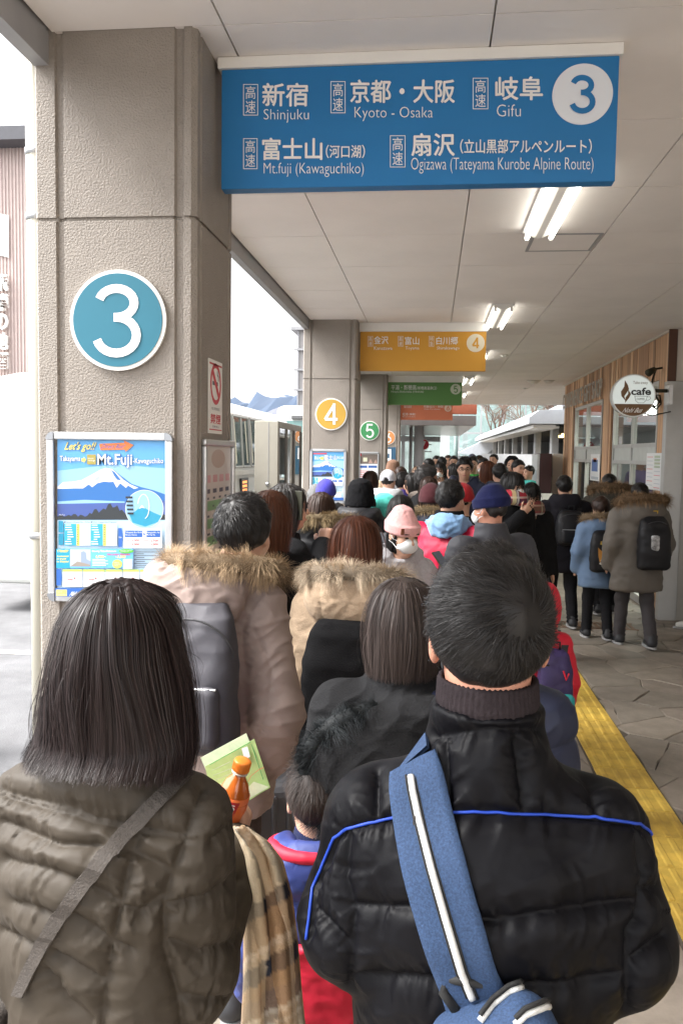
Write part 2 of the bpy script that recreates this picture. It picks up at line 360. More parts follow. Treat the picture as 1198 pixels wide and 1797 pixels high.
# ceiling lamps: twin fluorescent tubes
m_tube = M('lit fluorescent tube', (1., .97, .88), .4, 0, emit=1.6)
def lamp(Y, label):
    t = thing('ceiling_lamp', label, 'ceiling lamp', (.645, Y, CEIL), 0, 'twin tube ceiling lamps')
    MB().prism([(-.10, -.001), (-.10, -.02), (-.02, -.055), (.02, -.055), (.10, -.02), (.10, -.001)], 'y', -.60, .60).build('housing', m_white, t)
    for s in (-1, 1):
        MB().tube([(s*.075, -.575, -.058), (s*.075, .575, -.058)], .0145, 12).build('tube', m_tube, t, True)
        for e in (-1, 1): box('tube_holder', s*.075-.012, s*.075+.012, e*.588-.010, e*.588+.010, -.074, -.018, m_white, t, .003)
    return t
for Y, l in ((4.9, 'twin tube ceiling lamp just below the blue sign'), (8.7, 'twin tube ceiling lamp above the yellow sign, second from the viewer'), (12.2, 'twin tube ceiling lamp peeping out beside the yellow sign'), (15.9, 'twin tube ceiling lamp above the green sign'), (19.5, 'twin tube ceiling lamp beside the green sign, farthest in the row'), (1.4, 'twin tube ceiling lamp above and in front of the blue sign')): lamp(Y, l)
# access hatch, detectors
t = thing('access_hatch', 'flat ceiling access hatch with a grey frame', 'hatch', (0, 0, 0))
q = [atZ(x, y, CEIL) for x, y in ((920, 430), (1040, 426), (1063, 397), (940, 398))]
x0, x1, y0, y1 = .62, 1.07, 5.6, 6.06
MB().box(x0, x1, y0, y0+.02, CEIL-.006, CEIL-.0005).box(x0, x1, y1-.02, y1, CEIL-.006, CEIL-.0005).box(x0, x0+.02, y0+.0201, y1-.0201, CEIL-.006, CEIL-.0005).box(x1-.02, x1, y0+.0201, y1-.0201, CEIL-.006, CEIL-.0005).build('frame', m_steel, t)
box('lid', x0+.022, x1-.022, y0+.022, y1-.022, CEIL-.004, CEIL-.0005, m_ceil, t)
def dome(x, y, r, label):
    p = atZ(x, y, CEIL); t = thing('ceiling_dome', label, 'ceiling detector', p)
    V = []; n = 20
    prof = [(0, -.55), (.45, -.5), (.7, -.3), (.78, -.12), (1, -.1), (1, 0)]
    m = MB(); pts = [(r*math.cos(2*math.pi*k/n), r*math.sin(2*math.pi*k/n)) for k in range(n)]
    V = [(a*r*math.cos(2*math.pi*k/n), a*r*math.sin(2*math.pi*k/n), z*r) for a, z in prof[1:] for k in range(n)]+[(0, 0, prof[0][1]*r)]
    Fc = [(i*n+k, i*n+(k+1) % n, (i+1)*n+(k+1) % n, (i+1)*n+k) for i in range(len(prof)-2) for k in range(n)]+[(len(V)-1, (k+1) % n, k) for k in range(n)]
    mesh('cover', V, Fc, m_white, t, True)
    MB().prism(pts, 'z', -.012, -.001).build('base', m_white, t)
dome(936, 668, .13, 'larger white ceiling dome, left of two, before the cafe'); dome(963, 668, .10, 'smaller white ceiling dome, right of two, before the cafe')
dome(921, 681, .05, 'tiny ceiling sensor left of the white domes'); dome(884, 623, .06, 'small white ceiling sensor right of the yellow sign')
# ---- downpipe left of the nearest pillar
t = thing('downpipe', 'cream rain downpipe with metal bands left of the nearest pillar', 'downpipe', (-1.49, 3.02, 0))
m_pipe = M('cream pvc', (.36, .345, .29), .45, .05, 5)
MB().tube([(0, 0, -.15), (0, 0, CEIL-.0)], .036, 20).build('pipe', m_pipe, t, True)
for yy in (268, 382, 938):
    z = at(41, yy, 3.02).z
    MB().tube([(0, 0, z-.012), (0, 0, z+.012)], .039, 20).build('band', m_alu, t, True); box('bolt', .036, .065, -.008, .008, z-.01, z+.01, m_alu, t)
# ================================================================== SIGNS
def hanging(Y, bx, col, label, nm):
    """bx: photo box of the panel"""
    x0, y0, x1, y1 = bx
    a, b = at(x0, y1, Y), at(x1, y0, Y); zt = at((x0+x1)/2, y0, Y).z; zb = at((x0+x1)/2, y1, Y).z
    t = thing('hanging_sign', label, 'hanging sign', (0, 0, 0), 0, 'hanging bay signs')
    m = M('sign face '+nm, col, .5, .03, 1.5, spec=.4)
    box('panel', a.x, b.x, Y, Y+.06, zb, zt, m, t, .003)
    box('bracket', a.x-.012, b.x+.012, Y-.012, Y+.072, zt+.0005, CEIL-.0005, m_white, t, .002)
    return t, m
def numdisc(t, cx, cy, r, Y, s, col, ink, par, sx=.46, bold=.02, th=.004):
    c = at(cx, cy, Y); rr = r*Y/F*1.0
    disc('number_disc', (c.x, Y-.0005, c.z), rr, .0035, col, par)
    numeral(s, cx, cy, r*1.3, Y, ink, par, .0055, .078)
def kosoku(x0, y0, x1, y1, Y, par, top='高', bot='速', lw=1.2):
    wd = m_signwhite; pw = lw
    for b in ((x0, y0, x1, y0+pw), (x0, y1-pw, x1, y1), (x0, y0+pw, x0+pw, y1-pw), (x1-pw, y0+pw, x1, y1-pw)): RC('box_rule', *b, Y, wd, par, .002)
    gx = (x1-x0)*.12; hm = (y0+y1)/2; gy = (y1-y0)*.045
    T(top, x0+gx+pw, y0+gy+pw, x1-gx-pw, hm-gy/2, Y, wd, par, .0, res=2); T(bot, x0+gx+pw, hm+gy/2, x1-gx-pw, y1-gy-pw, Y, wd, par, .0, res=2)
Y3 = 3.09
t, m3 = hanging(Y3, (388, 110, 1086, 325), (.018, .17, .42), 'large blue hanging sign for bay 3 with white city names', 'blue')
W_ = m_signwhite
def rowpix(x0, y0, x1, y1): return (x0, y0, x1, y1)
for b in ((427, 148, 453, 203), (580, 143, 606, 199), (829, 137, 856, 192), (427, 243, 452, 297), (684, 238, 711, 294)): kosoku(*b, Y3, t)
for s, b, bo in (('新宿', (461, 147, 540, 187), .009), ('京都・大阪', (615, 141, 797, 181), .009), ('岐阜', (869, 136, 951, 176), .009), ('富士山', (461, 243, 565, 281), .009), ('扇沢', (722, 235, 797, 274), .009),
              ('（河口湖）', (572, 255, 640, 278), .01), ('（立山黒部アルペンルート）', (807, 245, 1037, 270), .01),
              ('Shinjuku', (463, 192, 542, 216), -.012), ('Kyoto - Osaka', (622, 188, 759, 213), -.012), ('Gifu', (871, 184, 913, 205), -.012), ('Mt.fuji (Kawaguchiko)', (463, 286, 638, 311), -.012), ('Ogizawa (Tateyama Kurobe Alpine Route)', (721, 277, 1040, 305), -.012)):
    o = T(s, *b, Y3, W_, t, 0 if bo > 0 else bo, res=3)
    if bo > .005: heavy(o, .0016 if bo < .0095 and b[3]-b[1] > 30 else .0006, .0003)
numdisc(t, 1021, 166, 49, Y3, '3', M('sign disc pale', (.72, .76, .82), .5, 0), m3, t, bold=.01)
Y4 = 9.23
t, m4 = hanging(Y4, (631, 582, 853, 651), (.62, .31, .04), 'ochre yellow hanging sign for bay 4', 'ochre')
for b, a_, c_ in (((645, 590, 654, 608), '高', '速'), ((698, 590, 707, 608), '高', '速'), ((752, 590, 761, 608), '特', '急')): kosoku(*b, Y4, t, a_, c_, .5)
for s, b, bo in (('金沢', (656, 590, 681, 604), .01), ('富山', (710, 591, 735, 605), .01), ('白川郷', (765, 591, 803, 605), .01), ('Kanazawa', (656, 608, 688, 614), 0), ('Toyama', (711, 608, 735, 615), 0), ('Shirakawago', (766, 608, 806, 615), 0)): T(s, *b, Y4, W_, t, bo, res=1)
numdisc(t, 834, 602, 15.3, Y4, '4', M('sign disc cream', (.72, .66, .52), .5, 0), m4, t)
Y5 = 15.35
t, m5 = hanging(Y5, (679, 671, 810.5, 711), (.11, .27, .08), 'green hanging sign for bay 5', 'green')
for s, b in (('平湯・新穂高', (686, 675.5, 730, 684.5)), ('（新穂高温泉口）', (731, 678, 766, 684)), ('Hirayu-Shinhotaka (Okuhida)', (686, 685.5, 743, 690))): T(s, *b, Y5, W_, t, .006, res=1)
numdisc(t, 799, 683, 9, Y5, '5', M('sign disc greenish', (.62, .68, .58), .5, 0), m5, t)
Y6 = 21.5
t, m6 = hanging(Y6, (698, 710, 794, 737), (.62, .20, .11), 'salmon red hanging sign for bay 6', 'salmon')
for s, b in (('松本', (706, 724, 716, 729.5)), ('（乗鞍）', (717, 725, 729, 729)), ('濁河温泉', (708, 711.5, 722, 716)), ('飛騨古川・神岡', (743, 711.5, 777, 716)), ('Matsumoto (Norikura)', (706, 730.5, 728, 732.5)), ('Hida Furukawa', (744, 716.8, 772, 719))): T(s, *b, Y6, W_, t, .004, res=1)
numdisc(t, 785.5, 716, 6.3, Y6, '6', M('sign disc pinkish', (.72, .58, .5), .5, 0), m6, t)
# number discs on the pillars
def pildisc(i, cx, cy, r, s, col, label):
    Y = PY[i]-.003; c = at(cx, cy, Y); rr = r*Y/F
    t = thing('number_sign', label, 'number sign', (0, 0, 0), 0, 'round bay number signs')
    disc('rim', (c.x, Y, c.z), rr, .012, m_white, t, 72); disc('face', (c.x, Y-.0122, c.z), rr*.925, .0025, M('disc '+s, col, .5, .03), t, 72)
    numeral(s, cx, cy, r*1.38, Y, m_signwhite, t, .0165, .062)
pildisc(0, 209, 563, 89, '3', (.022, .155, .225), 'large teal round number 3 on the nearest pillar')
pildisc(1, 581, 727, 28, '4', (.50, .30, .045), 'yellow round number 4 on the second pillar')
pildisc(2, 648.5, 756, 17, '5', (.045, .24, .085), 'green round number 5 on the third pillar')
pildisc(3, 681, 768, 12.2, '6', (.60, .24, .08), 'orange round number 6 half hidden behind pillar 5')
# ---- posters in snap frames
def frame(name, x0, y0, x1, y1, Y, w_, label, group, cat='poster', t_=.018):
    """aluminium frame given by its photo box"""
    a, b = at(x0, y1, Y), at(x1, y0, Y); zb = at((x0+x1)/2, y1, Y).z; zt = at((x0+x1)/2, y0, Y).z
    t = thing(name, label, cat, (0, 0, 0), 0, group); r = w_
    for nm, bb in (('frame_side', (a.x, a.x+r, zb+r, zt-r)), ('frame_side', (b.x-r, b.x, zb+r, zt-r)), ('frame_rail', (a.x+r, b.x-r, zt-r, zt)), ('frame_rail', (a.x+r, b.x-r, zb, zb+r))):
        box(nm, bb[0], bb[1], Y-t_, Y-.001, bb[2], bb[3], m_alu, t, .004)
    for cx, cz, q in ((a.x+r, zb+r, 2), (b.x-r, zb+r, 3), (b.x-r, zt-r, 0), (a.x+r, zt-r, 1)):
        P = [(cx, cz)]+[(cx+r*1.03*math.cos((q+k/6)*math.pi/2), cz+r*1.03*math.sin((q+k/6)*math.pi/2)) for k in range(7)]
        MB().prism(P, 'y', Y-t_-.002, Y-.001).build('corner', M('frame corner', (.35, .36, .38), .3, 0, metal=.8), t)
    return t
pm = lambda n, c: M('print '+n, c, .35, .0, spec=.5, coat=.3)
p_sky = pm('sky', (.13, .42, .80)); p_sky2 = pm('sky light', (.32, .58, .85)); p_fuji = pm('fuji blue', (.035, .17, .48)); p_snow = pm('snow', (.82, .80, .86)); p_hill = pm('hill', (.07, .12, .38)); p_for = pm('forest', (.03, .035, .04))
p_pale = pm('pale blue', (.56, .74, .88)); p_cy = pm('cyan', (.03, .34, .52)); p_blue = pm('deep blue', (.03, .12, .42)); p_yel = pm('yellow', (.85, .72, .16)); p_wh = pm('white', (.82, .83, .84)); p_red = pm('red', (.70, .05, .06)); p_or = pm('orange', (.85, .22, .05)); p_gold = pm('gold', (.42, .34, .08)); p_gr = pm('green', (.10, .42, .06)); p_lime = pm('lime', (.50, .68, .12)); p_grey = pm('grey', (.45, .50, .56)); p_ink = pm('ink', (.04, .05, .09)); p_teal = pm('teal', (.02, .30, .48))
def fujiposter(t, f, Y, full, jp=False):
    """f maps a point measured on the near poster (photo px) to photo px"""
    L = [0]
    def P(pts, m, nm='print'): L[0] += .00008; return PR(nm, [f(*p) for p in pts], Y, m, t, .004+L[0])
    def Rr(x0, y0, x1, y1, m, nm='print'): return P([(x0, y0), (x1, y0), (x1, y1), (x0, y1)], m, nm)
    def TX(s, x0, y0, x1, y1, m, b=0., sh=0., res=2):
        L[0] += .0001; a = f(x0, y0); c = f(x1, y1); return T(s, a[0], a[1], c[0], c[1], Y, m, t, b, 'lettering', res, sh, off=.004+L[0])
    Rr(102, 771, 292, 1046, p_pale, 'poster_sheet'); Rr(102, 771, 292, 913, p_sky2)
    P([(102, 771), (292, 771), (292, 822), (200, 815), (102, 826)], p_sky)
    P([(102, 856), (125, 845), (148, 841), (178, 826), (186, 822), (200, 824), (215, 836), (232, 849), (250, 855), (270, 860), (292, 868), (292, 895), (102, 893)], p_fuji)
    P([(102, 854), (112, 846), (128, 845), (145, 842), (162, 833), (178, 824), (187, 821), (198, 823), (206, 830), (218, 842), (230, 850), (244, 856), (236, 858), (226, 852), (222, 856), (212, 848), (206, 856), (200, 845), (193, 846), (184, 845), (172, 848), (163, 855), (157, 850), (147, 857), (130, 857), (102, 858)], p_snow)
    P([(196, 824), (203, 829), (214, 843), (207, 842), (202, 836)], p_fuji); P([(170, 838), (178, 834), (174, 842), (166, 844)], p_grey)
    P([(102, 884), (130, 882), (165, 884), (200, 878), (240, 884), (292, 878), (292, 912), (102, 912)], p_hill)
    P([(102, 880), (150, 877), (220, 880), (220, 882), (102, 884)], p_sky2)
    r_ = random.Random(4); pts = [(102, 912)]
    for k in range(48): x = 102+k*4.04; pts.append((x, 908-(7 if k % 3 else 3)*(1 if k < 14 or k > 34 else 2.2)*r_.uniform(.4, 1)-(9*math.exp(-((x-190)/14)**2)+8*math.exp(-((x-205)/10)**2))))
    P(pts+[(292, 912)], p_for)
    cx, cy, rr = 254.5, 893, 33.5
    P([(cx+rr*math.cos(a*math.pi/20), cy+rr*math.sin(a*math.pi/20)) for a in range(40)], p_wh); P([(cx+(rr-.8)*math.cos(a*math.pi/20), cy+(rr-.8)*math.sin(a*math.pi/20)) for a in range(40)], p_sky2)
    P([(228, 903), (240, 896), (250, 886), (258, 893), (270, 899), (284, 905), (278, 916), (256, 924), (234, 917)], p_cy); P([(244, 893), (250, 886), (256, 892), (250, 891)], p_wh)
    for k in range(26):   # loop of the ride
        a0, a1 = -2.9+k*.22, -2.9+(k+1)*.22
        if a1 < 1.4: P([(253+9.5*math.cos(a0), 889+21*math.sin(a0)), (253+11*math.cos(a0), 889+22.5*math.sin(a0)), (253+11*math.cos(a1), 889+22.5*math.sin(a1)), (253+9.5*math.cos(a1), 889+21*math.sin(a1))], p_wh)
    for k in range(5): Rr(222+k*.8, 871+k*7, 234+k*.5, 874.5+k*7, p_for)
    if full:
        TX("Let's go!!", 113, 776, 172, 794, p_blue, .05, .12); TX("Let's go!!", 113, 775.5, 172, 793.5, p_yel, .02, .12)
        P([(176, 779), (220, 777), (219, 773), (236, 781), (222, 793), (221, 789), (178, 790)], p_or); TX('Direct Bus!', 179, 779.5, 222, 787, p_blue, .006, .1)
        TX('Takayama', 107, 800, 143, 812, p_blue, .05); TX('Takayama', 107, 800, 143, 812, p_wh, .012)
        P([(145, 804), (149, 804), (149, 801), (153, 807), (149, 813), (149, 810), (145, 810)], p_yel); Rr(154.5, 797.5, 170, 815, p_gold); TX('World\nHeritage', 156, 803, 168.5, 810, p_wh)
        TX('Mt.Fuji', 172, 796, 234, 822, p_blue, .06); TX('Mt.Fuji', 172.5, 796.5, 233.5, 821.5, p_wh, .018)
        TX('-Kawaguchiko', 235, 804, 288, 816, p_blue, .05); TX('-Kawaguchiko', 235, 804, 288, 816, p_wh, .012)
        TX('Mt.Fuji', 106, 902, 116, 905, p_wh)
    else:
        Rr(107, 776, 190, 785, pm('pink red', (.7, .12, .18))); TX('富士山', 175, 789, 250, 816, p_blue, .06); TX('富士山', 175, 789, 250, 816, p_wh, .02); TX('河口湖', 252, 797, 290, 812, p_wh, .01); TX('高山', 116, 795, 140, 815, p_wh, .01)
        P([(143, 805), (152, 800), (172, 797), (170, 816), (152, 814)], p_yel)
    # timetable blocks
    TX('●Takayama⇒Kawaguchiko・Mt.Fuji  ●Mt.Fuji・Kawaguchiko⇒Takayama', 115, 914.5, 206, 918, p_ink, res=1)
    for x in (105,): P([(x, 914), (x+8, 914), (x+9, 934), (x, 934)], p_teal); P([(x, 936), (x+9, 936), (x+8, 956), (x, 956)], p_teal)
    for x in (115, 162):
        Rr(x, 919, x+46, 957, p_wh); Rr(x, 919, x+21.5, 957, pm('sea', (.04, .42, .58))); Rr(x+21.5, 919, x+27, 957, p_yel)
        for k in range(9):
            yy = 920.2+k*4.1; Rr(x+2+(4 if 2 < k < 7 else 0), yy, x+12+(k*7 % 6), yy+1.6, p_wh); Rr(x+23.2, yy, x+25, yy+1.6, p_ink)
            for q in (31, 38.5): Rr(x+q, yy+.3, x+q+4.5, yy+1.2, p_grey)
            Rr(x+27, yy+2.7, x+46, yy+2.95, p_grey)
    P([(211, 926), (217, 926), (219, 942), (217, 959), (211, 959)], p_blue); Rr(220, 927, 287, 961, p_wh); TX('Fare', 212, 940.5, 217, 943.5, p_wh)
    for x0, x1 in ((222, 253), (260, 284)): Rr(x0, 930, x1, 942, p_blue)
    TX('Takayama Bus Nohi\nHirayu Onsen', 223, 932, 252, 940, p_wh, res=1); TX('Kawaguchiko Sta.\nMt. Fuji Sta.', 260.6, 932, 283.5, 940, p_wh, res=1); P([(254, 936), (256, 934), (257, 935.5), (259, 936.5), (257, 938), (255, 938)], p_blue)
    for x, y, s in ((234, 945, '5,000'), (267, 945.5, '2,500'), (234, 952, '9,000'), (267, 952, '5,000')): TX(s, x, y, x+13.5, y+5, p_red, .02)
    for y in (946.5, 953): Rr(221, y, 232, y+1, p_red); Rr(253, y, 265, y+1, p_red)
    Rr(103, 962, 237, 996, p_sky); Rr(103, 962, 127, 996, p_teal); P([(127, 963), (163, 963), (163, 993), (127, 993)], p_grey); P([(146, 993), (146, 968), (151, 966), (155, 969), (156, 980), (163, 984), (163, 993)], pm('tower', (.25, .32, .42))); P([(127, 993), (140, 984), (163, 990), (163, 993)], pm('roof', (.28, .25, .22)))
    TX('便利な乗継', 105, 963.5, 125, 968.5, p_yel, .03); TX('Convenient\nto transit\nto Shinjuku!', 104, 973, 125, 987, p_yel, .02, res=1)
    TX('One way Ticket Matsumoto', 165, 964, 208, 969, p_wh, .04, res=1); TX('Hiroyuki~Shinjuku', 192, 970, 232, 974.5, p_red, .02, res=1); TX('6,900~', 172, 973, 190, 979, p_yel, .03); TX('~3,500', 206, 973.5, 224, 979, p_yel, .03)
    for k in range(5): Rr(166, 980+k*2.6, 188+(k*5 % 9), 981+k*2.6, p_wh)
    P([(213+13*math.cos(a*math.pi/12)+12, 966+4*math.sin(a*math.pi/12)) for a in range(24)], p_gr); P([(209.5+8.7*math.cos(a*math.pi/12), 988.5+8*math.sin(a*math.pi/12)) for a in range(24)], p_lime)
    TX('Tickets can be\npurchased', 215, 964, 235, 968, p_wh, res=1); TX('Please\nenquire\nhere', 204, 985, 215, 992, p_wh, res=1); Rr(220, 980, 236, 997, p_wh)
    for k, ln in enumerate((46, 15, 44, 16, 35, 17, 42, 40, 20)): Rr(241 if k in (0, 2, 4, 6) else 243, 967+k*3.3, 241+ln, 968+k*3.3, p_ink)
    for k in (0, 2, 4, 6): Rr(239.5, 966.6+k*3.3, 240.6, 968.2+k*3.3, p_ink)
    P([(104, 997), (112, 997), (113.5, 1012), (112, 1026), (104, 1026)], p_blue)
    for x0, x1 in ((115, 149), (150.5, 188), (190, 218), (220, 248), (250, 276)):
        Rr(x0, 998, x1, 1028, p_wh); Rr(x0, 998, x1, 1002, p_lime)
        for q in range(4): Rr(x0+2, 1006+q*5.3, x1-2-(q*7 % 5), 1006.6+q*5.3, p_grey)
        Rr((x0+x1)/2-3, 1004, (x0+x1)/2-2, 1027, p_grey); Rr((x0+x1)/2+2, 1012, (x0+x1)/2+5, 1014.5, p_red); Rr((x0+x1)/2-9, 1015, (x0+x1)/2+1, 1016.5, p_red)
    Rr(103, 1030, 291, 1045, p_blue); Rr(104, 1033, 123, 1044, p_yel); TX('Inquiry\nReservation', 105, 1034.5, 122, 1042.5, p_blue, res=1); TX('Nohi Bus', 127, 1036, 154, 1043.5, p_wh, .03, .2); TX('NOHI Bus Reservation Center\nhttps://www.nouhibus.co.jp', 158, 1036, 240, 1044, p_wh, res=1)
Ya = PY[0]-.002
t = frame('poster_frame', 88, 759, 305, 1057, Ya, .027, 'large framed blue mountain bus poster on the nearest pillar', 'framed posters')
fujiposter(t, lambda x, y: (x, y), Ya, True)
a, b = at(100, 1050, Ya), at(294, 768, Ya)
mesh('cover_sheet', [(a.x, Ya-.0155, a.z), (b.x, Ya-.0155, a.z), (b.x, Ya-.0155, b.z), (a.x, Ya-.0155, b.z)], [(0, 1, 2, 3)], glassmat('poster film', (.96, .97, .98), .02, .08), t)
Yb = PY[1]-.002
t = frame('poster_frame', 543, 788, 608, 883, Yb, .027, 'framed blue mountain poster in Japanese on pillar 4', 'framed posters')
fujiposter(t, lambda x, y: (548+(x-102)/190*55, 793+(y-771)/275*85), Yb, False)
Yc = PY[2]-.002
t = frame('poster_frame', 628, 793, 665, 874, Yc, .027, 'white framed poster with dark thatched roofs on pillar 5', 'framed posters')
RC('poster_sheet', 630, 796, 663, 871, Yc, p_wh, t, .004); RC('print', 630, 797, 663, 814, Yc, pm('thatch', (.16, .13, .11)), t, .0045)
PR('print', [(646, 813), (650, 805), (654, 813)], Yc, pm('gable', (.42, .28, .24)), t, .005); PR('print', [(655, 813), (659, 806), (662, 813)], Yc, pm('gable', (.42, .28, .24)), t, .005)
RC('print', 630, 817, 644, 821, Yc, p_blue, t, .005); RC('print', 646, 817, 661, 821, Yc, p_blue, t, .005); RC('print', 630, 796, 634, 800, Yc, p_red, t, .0052); RC('print', 637, 803, 644, 810, Yc, pm('cream', (.7, .68, .5)), t, .0052)
for k in range(9): RC('print', 631, 826+k*3.2, 646-(k*5 % 6), 827+k*3.2, Yc, p_red if k < 5 else p_grey, t, .005)
Yd = PY[3]-.002
t = tag(RC('notice_board', 676, 785, 694, 835, Yd, M('navy board', (.03, .09, .16), .5), None, .006), 'navy blue notice board with white icon on the farthest pillar', 'notice board')
t = bpy.data.objects[t.name]
RC('icon', 672, 788, 686, 808, Yd, p_wh, t, .009); RC('icon_detail', 679, 796, 683, 804, Yd, M('navy board', (0, 0, 0)), t, .0105); T('フ', 677, 811, 682, 817, Yd, p_wh, t, 0, off=.009)
# ---- no smoking sign and timetable on the side of the nearest pillar (faces +x)
def SX(name, pts, X, mat, par, off): 
    V = [atX(x, y, X)+Vector((off, 0, 0)) for x, y in pts]; o = mesh(name, V, [tuple(range(len(V)))], mat, par)
    if o.data.polygons[0].normal.x < 0: o.data.flip_normals()
    return o
XS = PX1+.001
t = thing('no_smoking_sign', 'white and red no smoking sign on the side of the nearest pillar', 'sign')
A0, A1 = atX(365, 700, XS), atX(388.5, 700, XS); ya, yb = A0.y, A1.y; zt = atX(377, 633, XS).z; zb = atX(377, 761, XS).z
MB().box(XS, XS+.003, ya, yb, zb, zt).build('plate', m_white, t)
def yz(u, v): return (ya+(yb-ya)*u, zb+(zt-zb)*v)
def SR(nm, u0, v0, u1, v1, m, off=.0036, poly=None):
    P = poly or [(u0, v0), (u1, v0), (u1, v1), (u0, v1)]; P = [yz(*p) for p in P]
    o = mesh(nm, [(XS+off, p[0], p[1]) for p in P], [tuple(range(len(P)))], m, t)
    if o.data.polygons[0].normal.x < 0: o.data.flip_normals()
m_nred = M('no smoking red', (.55, .05, .07), .5, 0)
for b in ((.04, .93, .96, .955), (.04, .045, .96, .06)): SR('rule', *b, m_nred)
hz_, hy_ = (zt-zb), (yb-ya); cz, r1, r2 = .68, .40, .31
n = 28
V = [(XS+.0036, ya+hy_*.5+hy_*rr*math.cos(2*math.pi*k/n), zb+hz_*cz+hy_*rr*math.sin(2*math.pi*k/n)) for rr in (r1, r2) for k in range(n)]
mesh('ring', V, [(k, (k+1) % n, n+(k+1) % n, n+k) for k in range(n)], m_nred, t)
q = .31*math.sqrt(.5); e = .045
mesh('bar', [(XS+.0038, ya+hy_*(.5+s*q+dx), zb+hz_*cz+hy_*(-s*q+dx)) for s, dx in ((-1, -e), (1, -e), (1, e), (-1, e))], [(0, 1, 2, 3)], m_nred, t)
mesh('cigarette', [(XS+.0037, ya+hy_*u, zb+hz_*cz+hy_*v) for u, v in ((.26, -.03), (.66, -.03), (.66, .045), (.26, .045))], [(0, 1, 2, 3)], p_ink, t)
mesh('smoke', [(XS+.0037, ya+hy_*u, zb+hz_*cz+hy_*v) for u, v in ((.68, .07), (.72, .07), (.72, .16), (.64, .2), (.64, .26), (.6, .26), (.6, .18), (.68, .14))], [tuple(range(8))], p_ink, t)
text3('lettering', '禁煙', (XS, ya+hy_*.12, zb+hz_*.13), (XS, ya+hy_*.88, zb+hz_*.13), (XS, ya+hy_*.12, zb+hz_*.27), m_nred, t, .02, .0036)
text3('lettering', 'NO SMOKING', (XS, ya+hy_*.2, zb+hz_*.32), (XS, ya+hy_*.8, zb+hz_*.32), (XS, ya+hy_*.2, zb+hz_*.36), p_ink, t, 0, .0036)
text3('lettering', '飛騨高山', (XS, ya+hy_*.25, zb+hz_*.08), (XS, ya+hy_*.75, zb+hz_*.08), (XS, ya+hy_*.25, zb+hz_*.11), p_ink, t, 0, .0036)
t = thing('timetable_frame', 'framed green and white timetable on the side of the nearest pillar', 'timetable')
A0, A1 = atX(352, 860, XS), atX(409, 860, XS); ya, yb = A0.y+.01, min(A1.y, PY[0]+PD-.01); zt = atX(380, 772, XS).z; zb = zt-.86
r = .024
for nm, q in (('frame_side', (ya, ya+r, zb+r, zt-r)), ('frame_side', (yb-r, yb, zb+r, zt-r)), ('frame_rail', (ya, yb, zt-r, zt)), ('frame_rail', (ya, yb, zb, zb+r))): box(nm, XS, XS+.018, q[0], q[1], q[2], q[3], m_alu, t, .005)
box('sheet', XS, XS+.004, ya+r, yb-r, zb+r, zt-r, pm('timetable beige', (.60, .55, .52)), t)
def yz(u, v): return (ya+r+(yb-ya-2*r)*u, zb+r+(zt-zb-2*r)*v)
m_tgr = pm('timetable green', (.20, .40, .20)); m_tpk = pm('timetable pink', (.62, .32, .34))
for k in range(9):
    v = .70-k*.083; SR('green_row', 0, v, 1, v+.045, m_tgr, .0046)
    for q_ in range(4): SR('entry', .08+q_*.22, v+.052, .16+q_*.22+(k % 3)*.02, v+.062, p_ink, .0048); SR('entry', .05+q_*.24, v+.015, .1+q_*.24, v+.024, p_ink, .005)
for k in range(4): SR('bay_entry', .06+k*.24, .83, .22+k*.24, .865, m_tpk, .0046); SR('bay_entry', .06+k*.24, .78, .2+k*.24, .80, p_ink, .0046)
SR('badge', 0, 0, 0, 0, pm('badge', (.48, .36, .31)), .0046, [(.5+.26*math.cos(a*math.pi/8), .94+.045*math.sin(a*math.pi/8)) for a in range(16)])
# ================================================================== CAFE WALL (right)
m_pl = [M('cedar plank %d' % i, c, .65, .22, 3, .3, 30, stretch=(6, 6, .5)) for i, c in enumerate([(.60, .37, .22), (.43, .255, .155), (.74, .51, .32), (.55, .335, .20), (.34, .205, .125)])]
Wn, Wf = 9.74, 17.2
caf = thing('cafe_building', 'cafe front clad in upright brown cedar planks', 'building', (WX, Wn, 0))
def inwall(mb, name, m, par=caf, bevel=0): return keep(mb.build(name, m, None, bevel=bevel), par)
D1, D2 = (10.2, 12.62), (13.45, 15.95)      # two glazed doorways
TOPZ = 2.74
inwall(MB().box(WX+.02, 6, Wn+.02, Wf, TOPZ+.03, CEIL+.03).box(WX+.02, WX+.15, Wn+.02, D1[0], -.01, TOPZ+.03).box(WX+.02, WX+.15, D1[1], D2[0], -.01, TOPZ+.03).box(WX+.02, WX+.15, D2[1], Wf, -.01, TOPZ+.03), 'wall', M('cafe backing', (.12, .07, .04), .8))
y = Wn+.005; r_ = random.Random(5)
meshes = {}
while y < Wf-.02:
    w_ = r_.choice((.085, .11, .11, .14)); y2 = min(y+w_, Wf)
    inD = any(y2 > d[0]-.03 and y < d[1]+.03 for d in (D1, D2))
    z0 = TOPZ+.035 if inD else .0
    key = (round(y2-y, 3), z0, r_.randrange(5))
    if key not in meshes:
        mb = MB().box(-.022-.006*(key[2] % 3), 0, .003, key[0]-.003, z0, CEIL-.003); o = mb.build('plank', m_pl[key[2]], caf, bevel=0); meshes[key] = o.data
    else: o = bpy.data.objects.new('plank', meshes[key]); link(o, caf)
    o.location = (.018, y-Wn, 0); y = y2
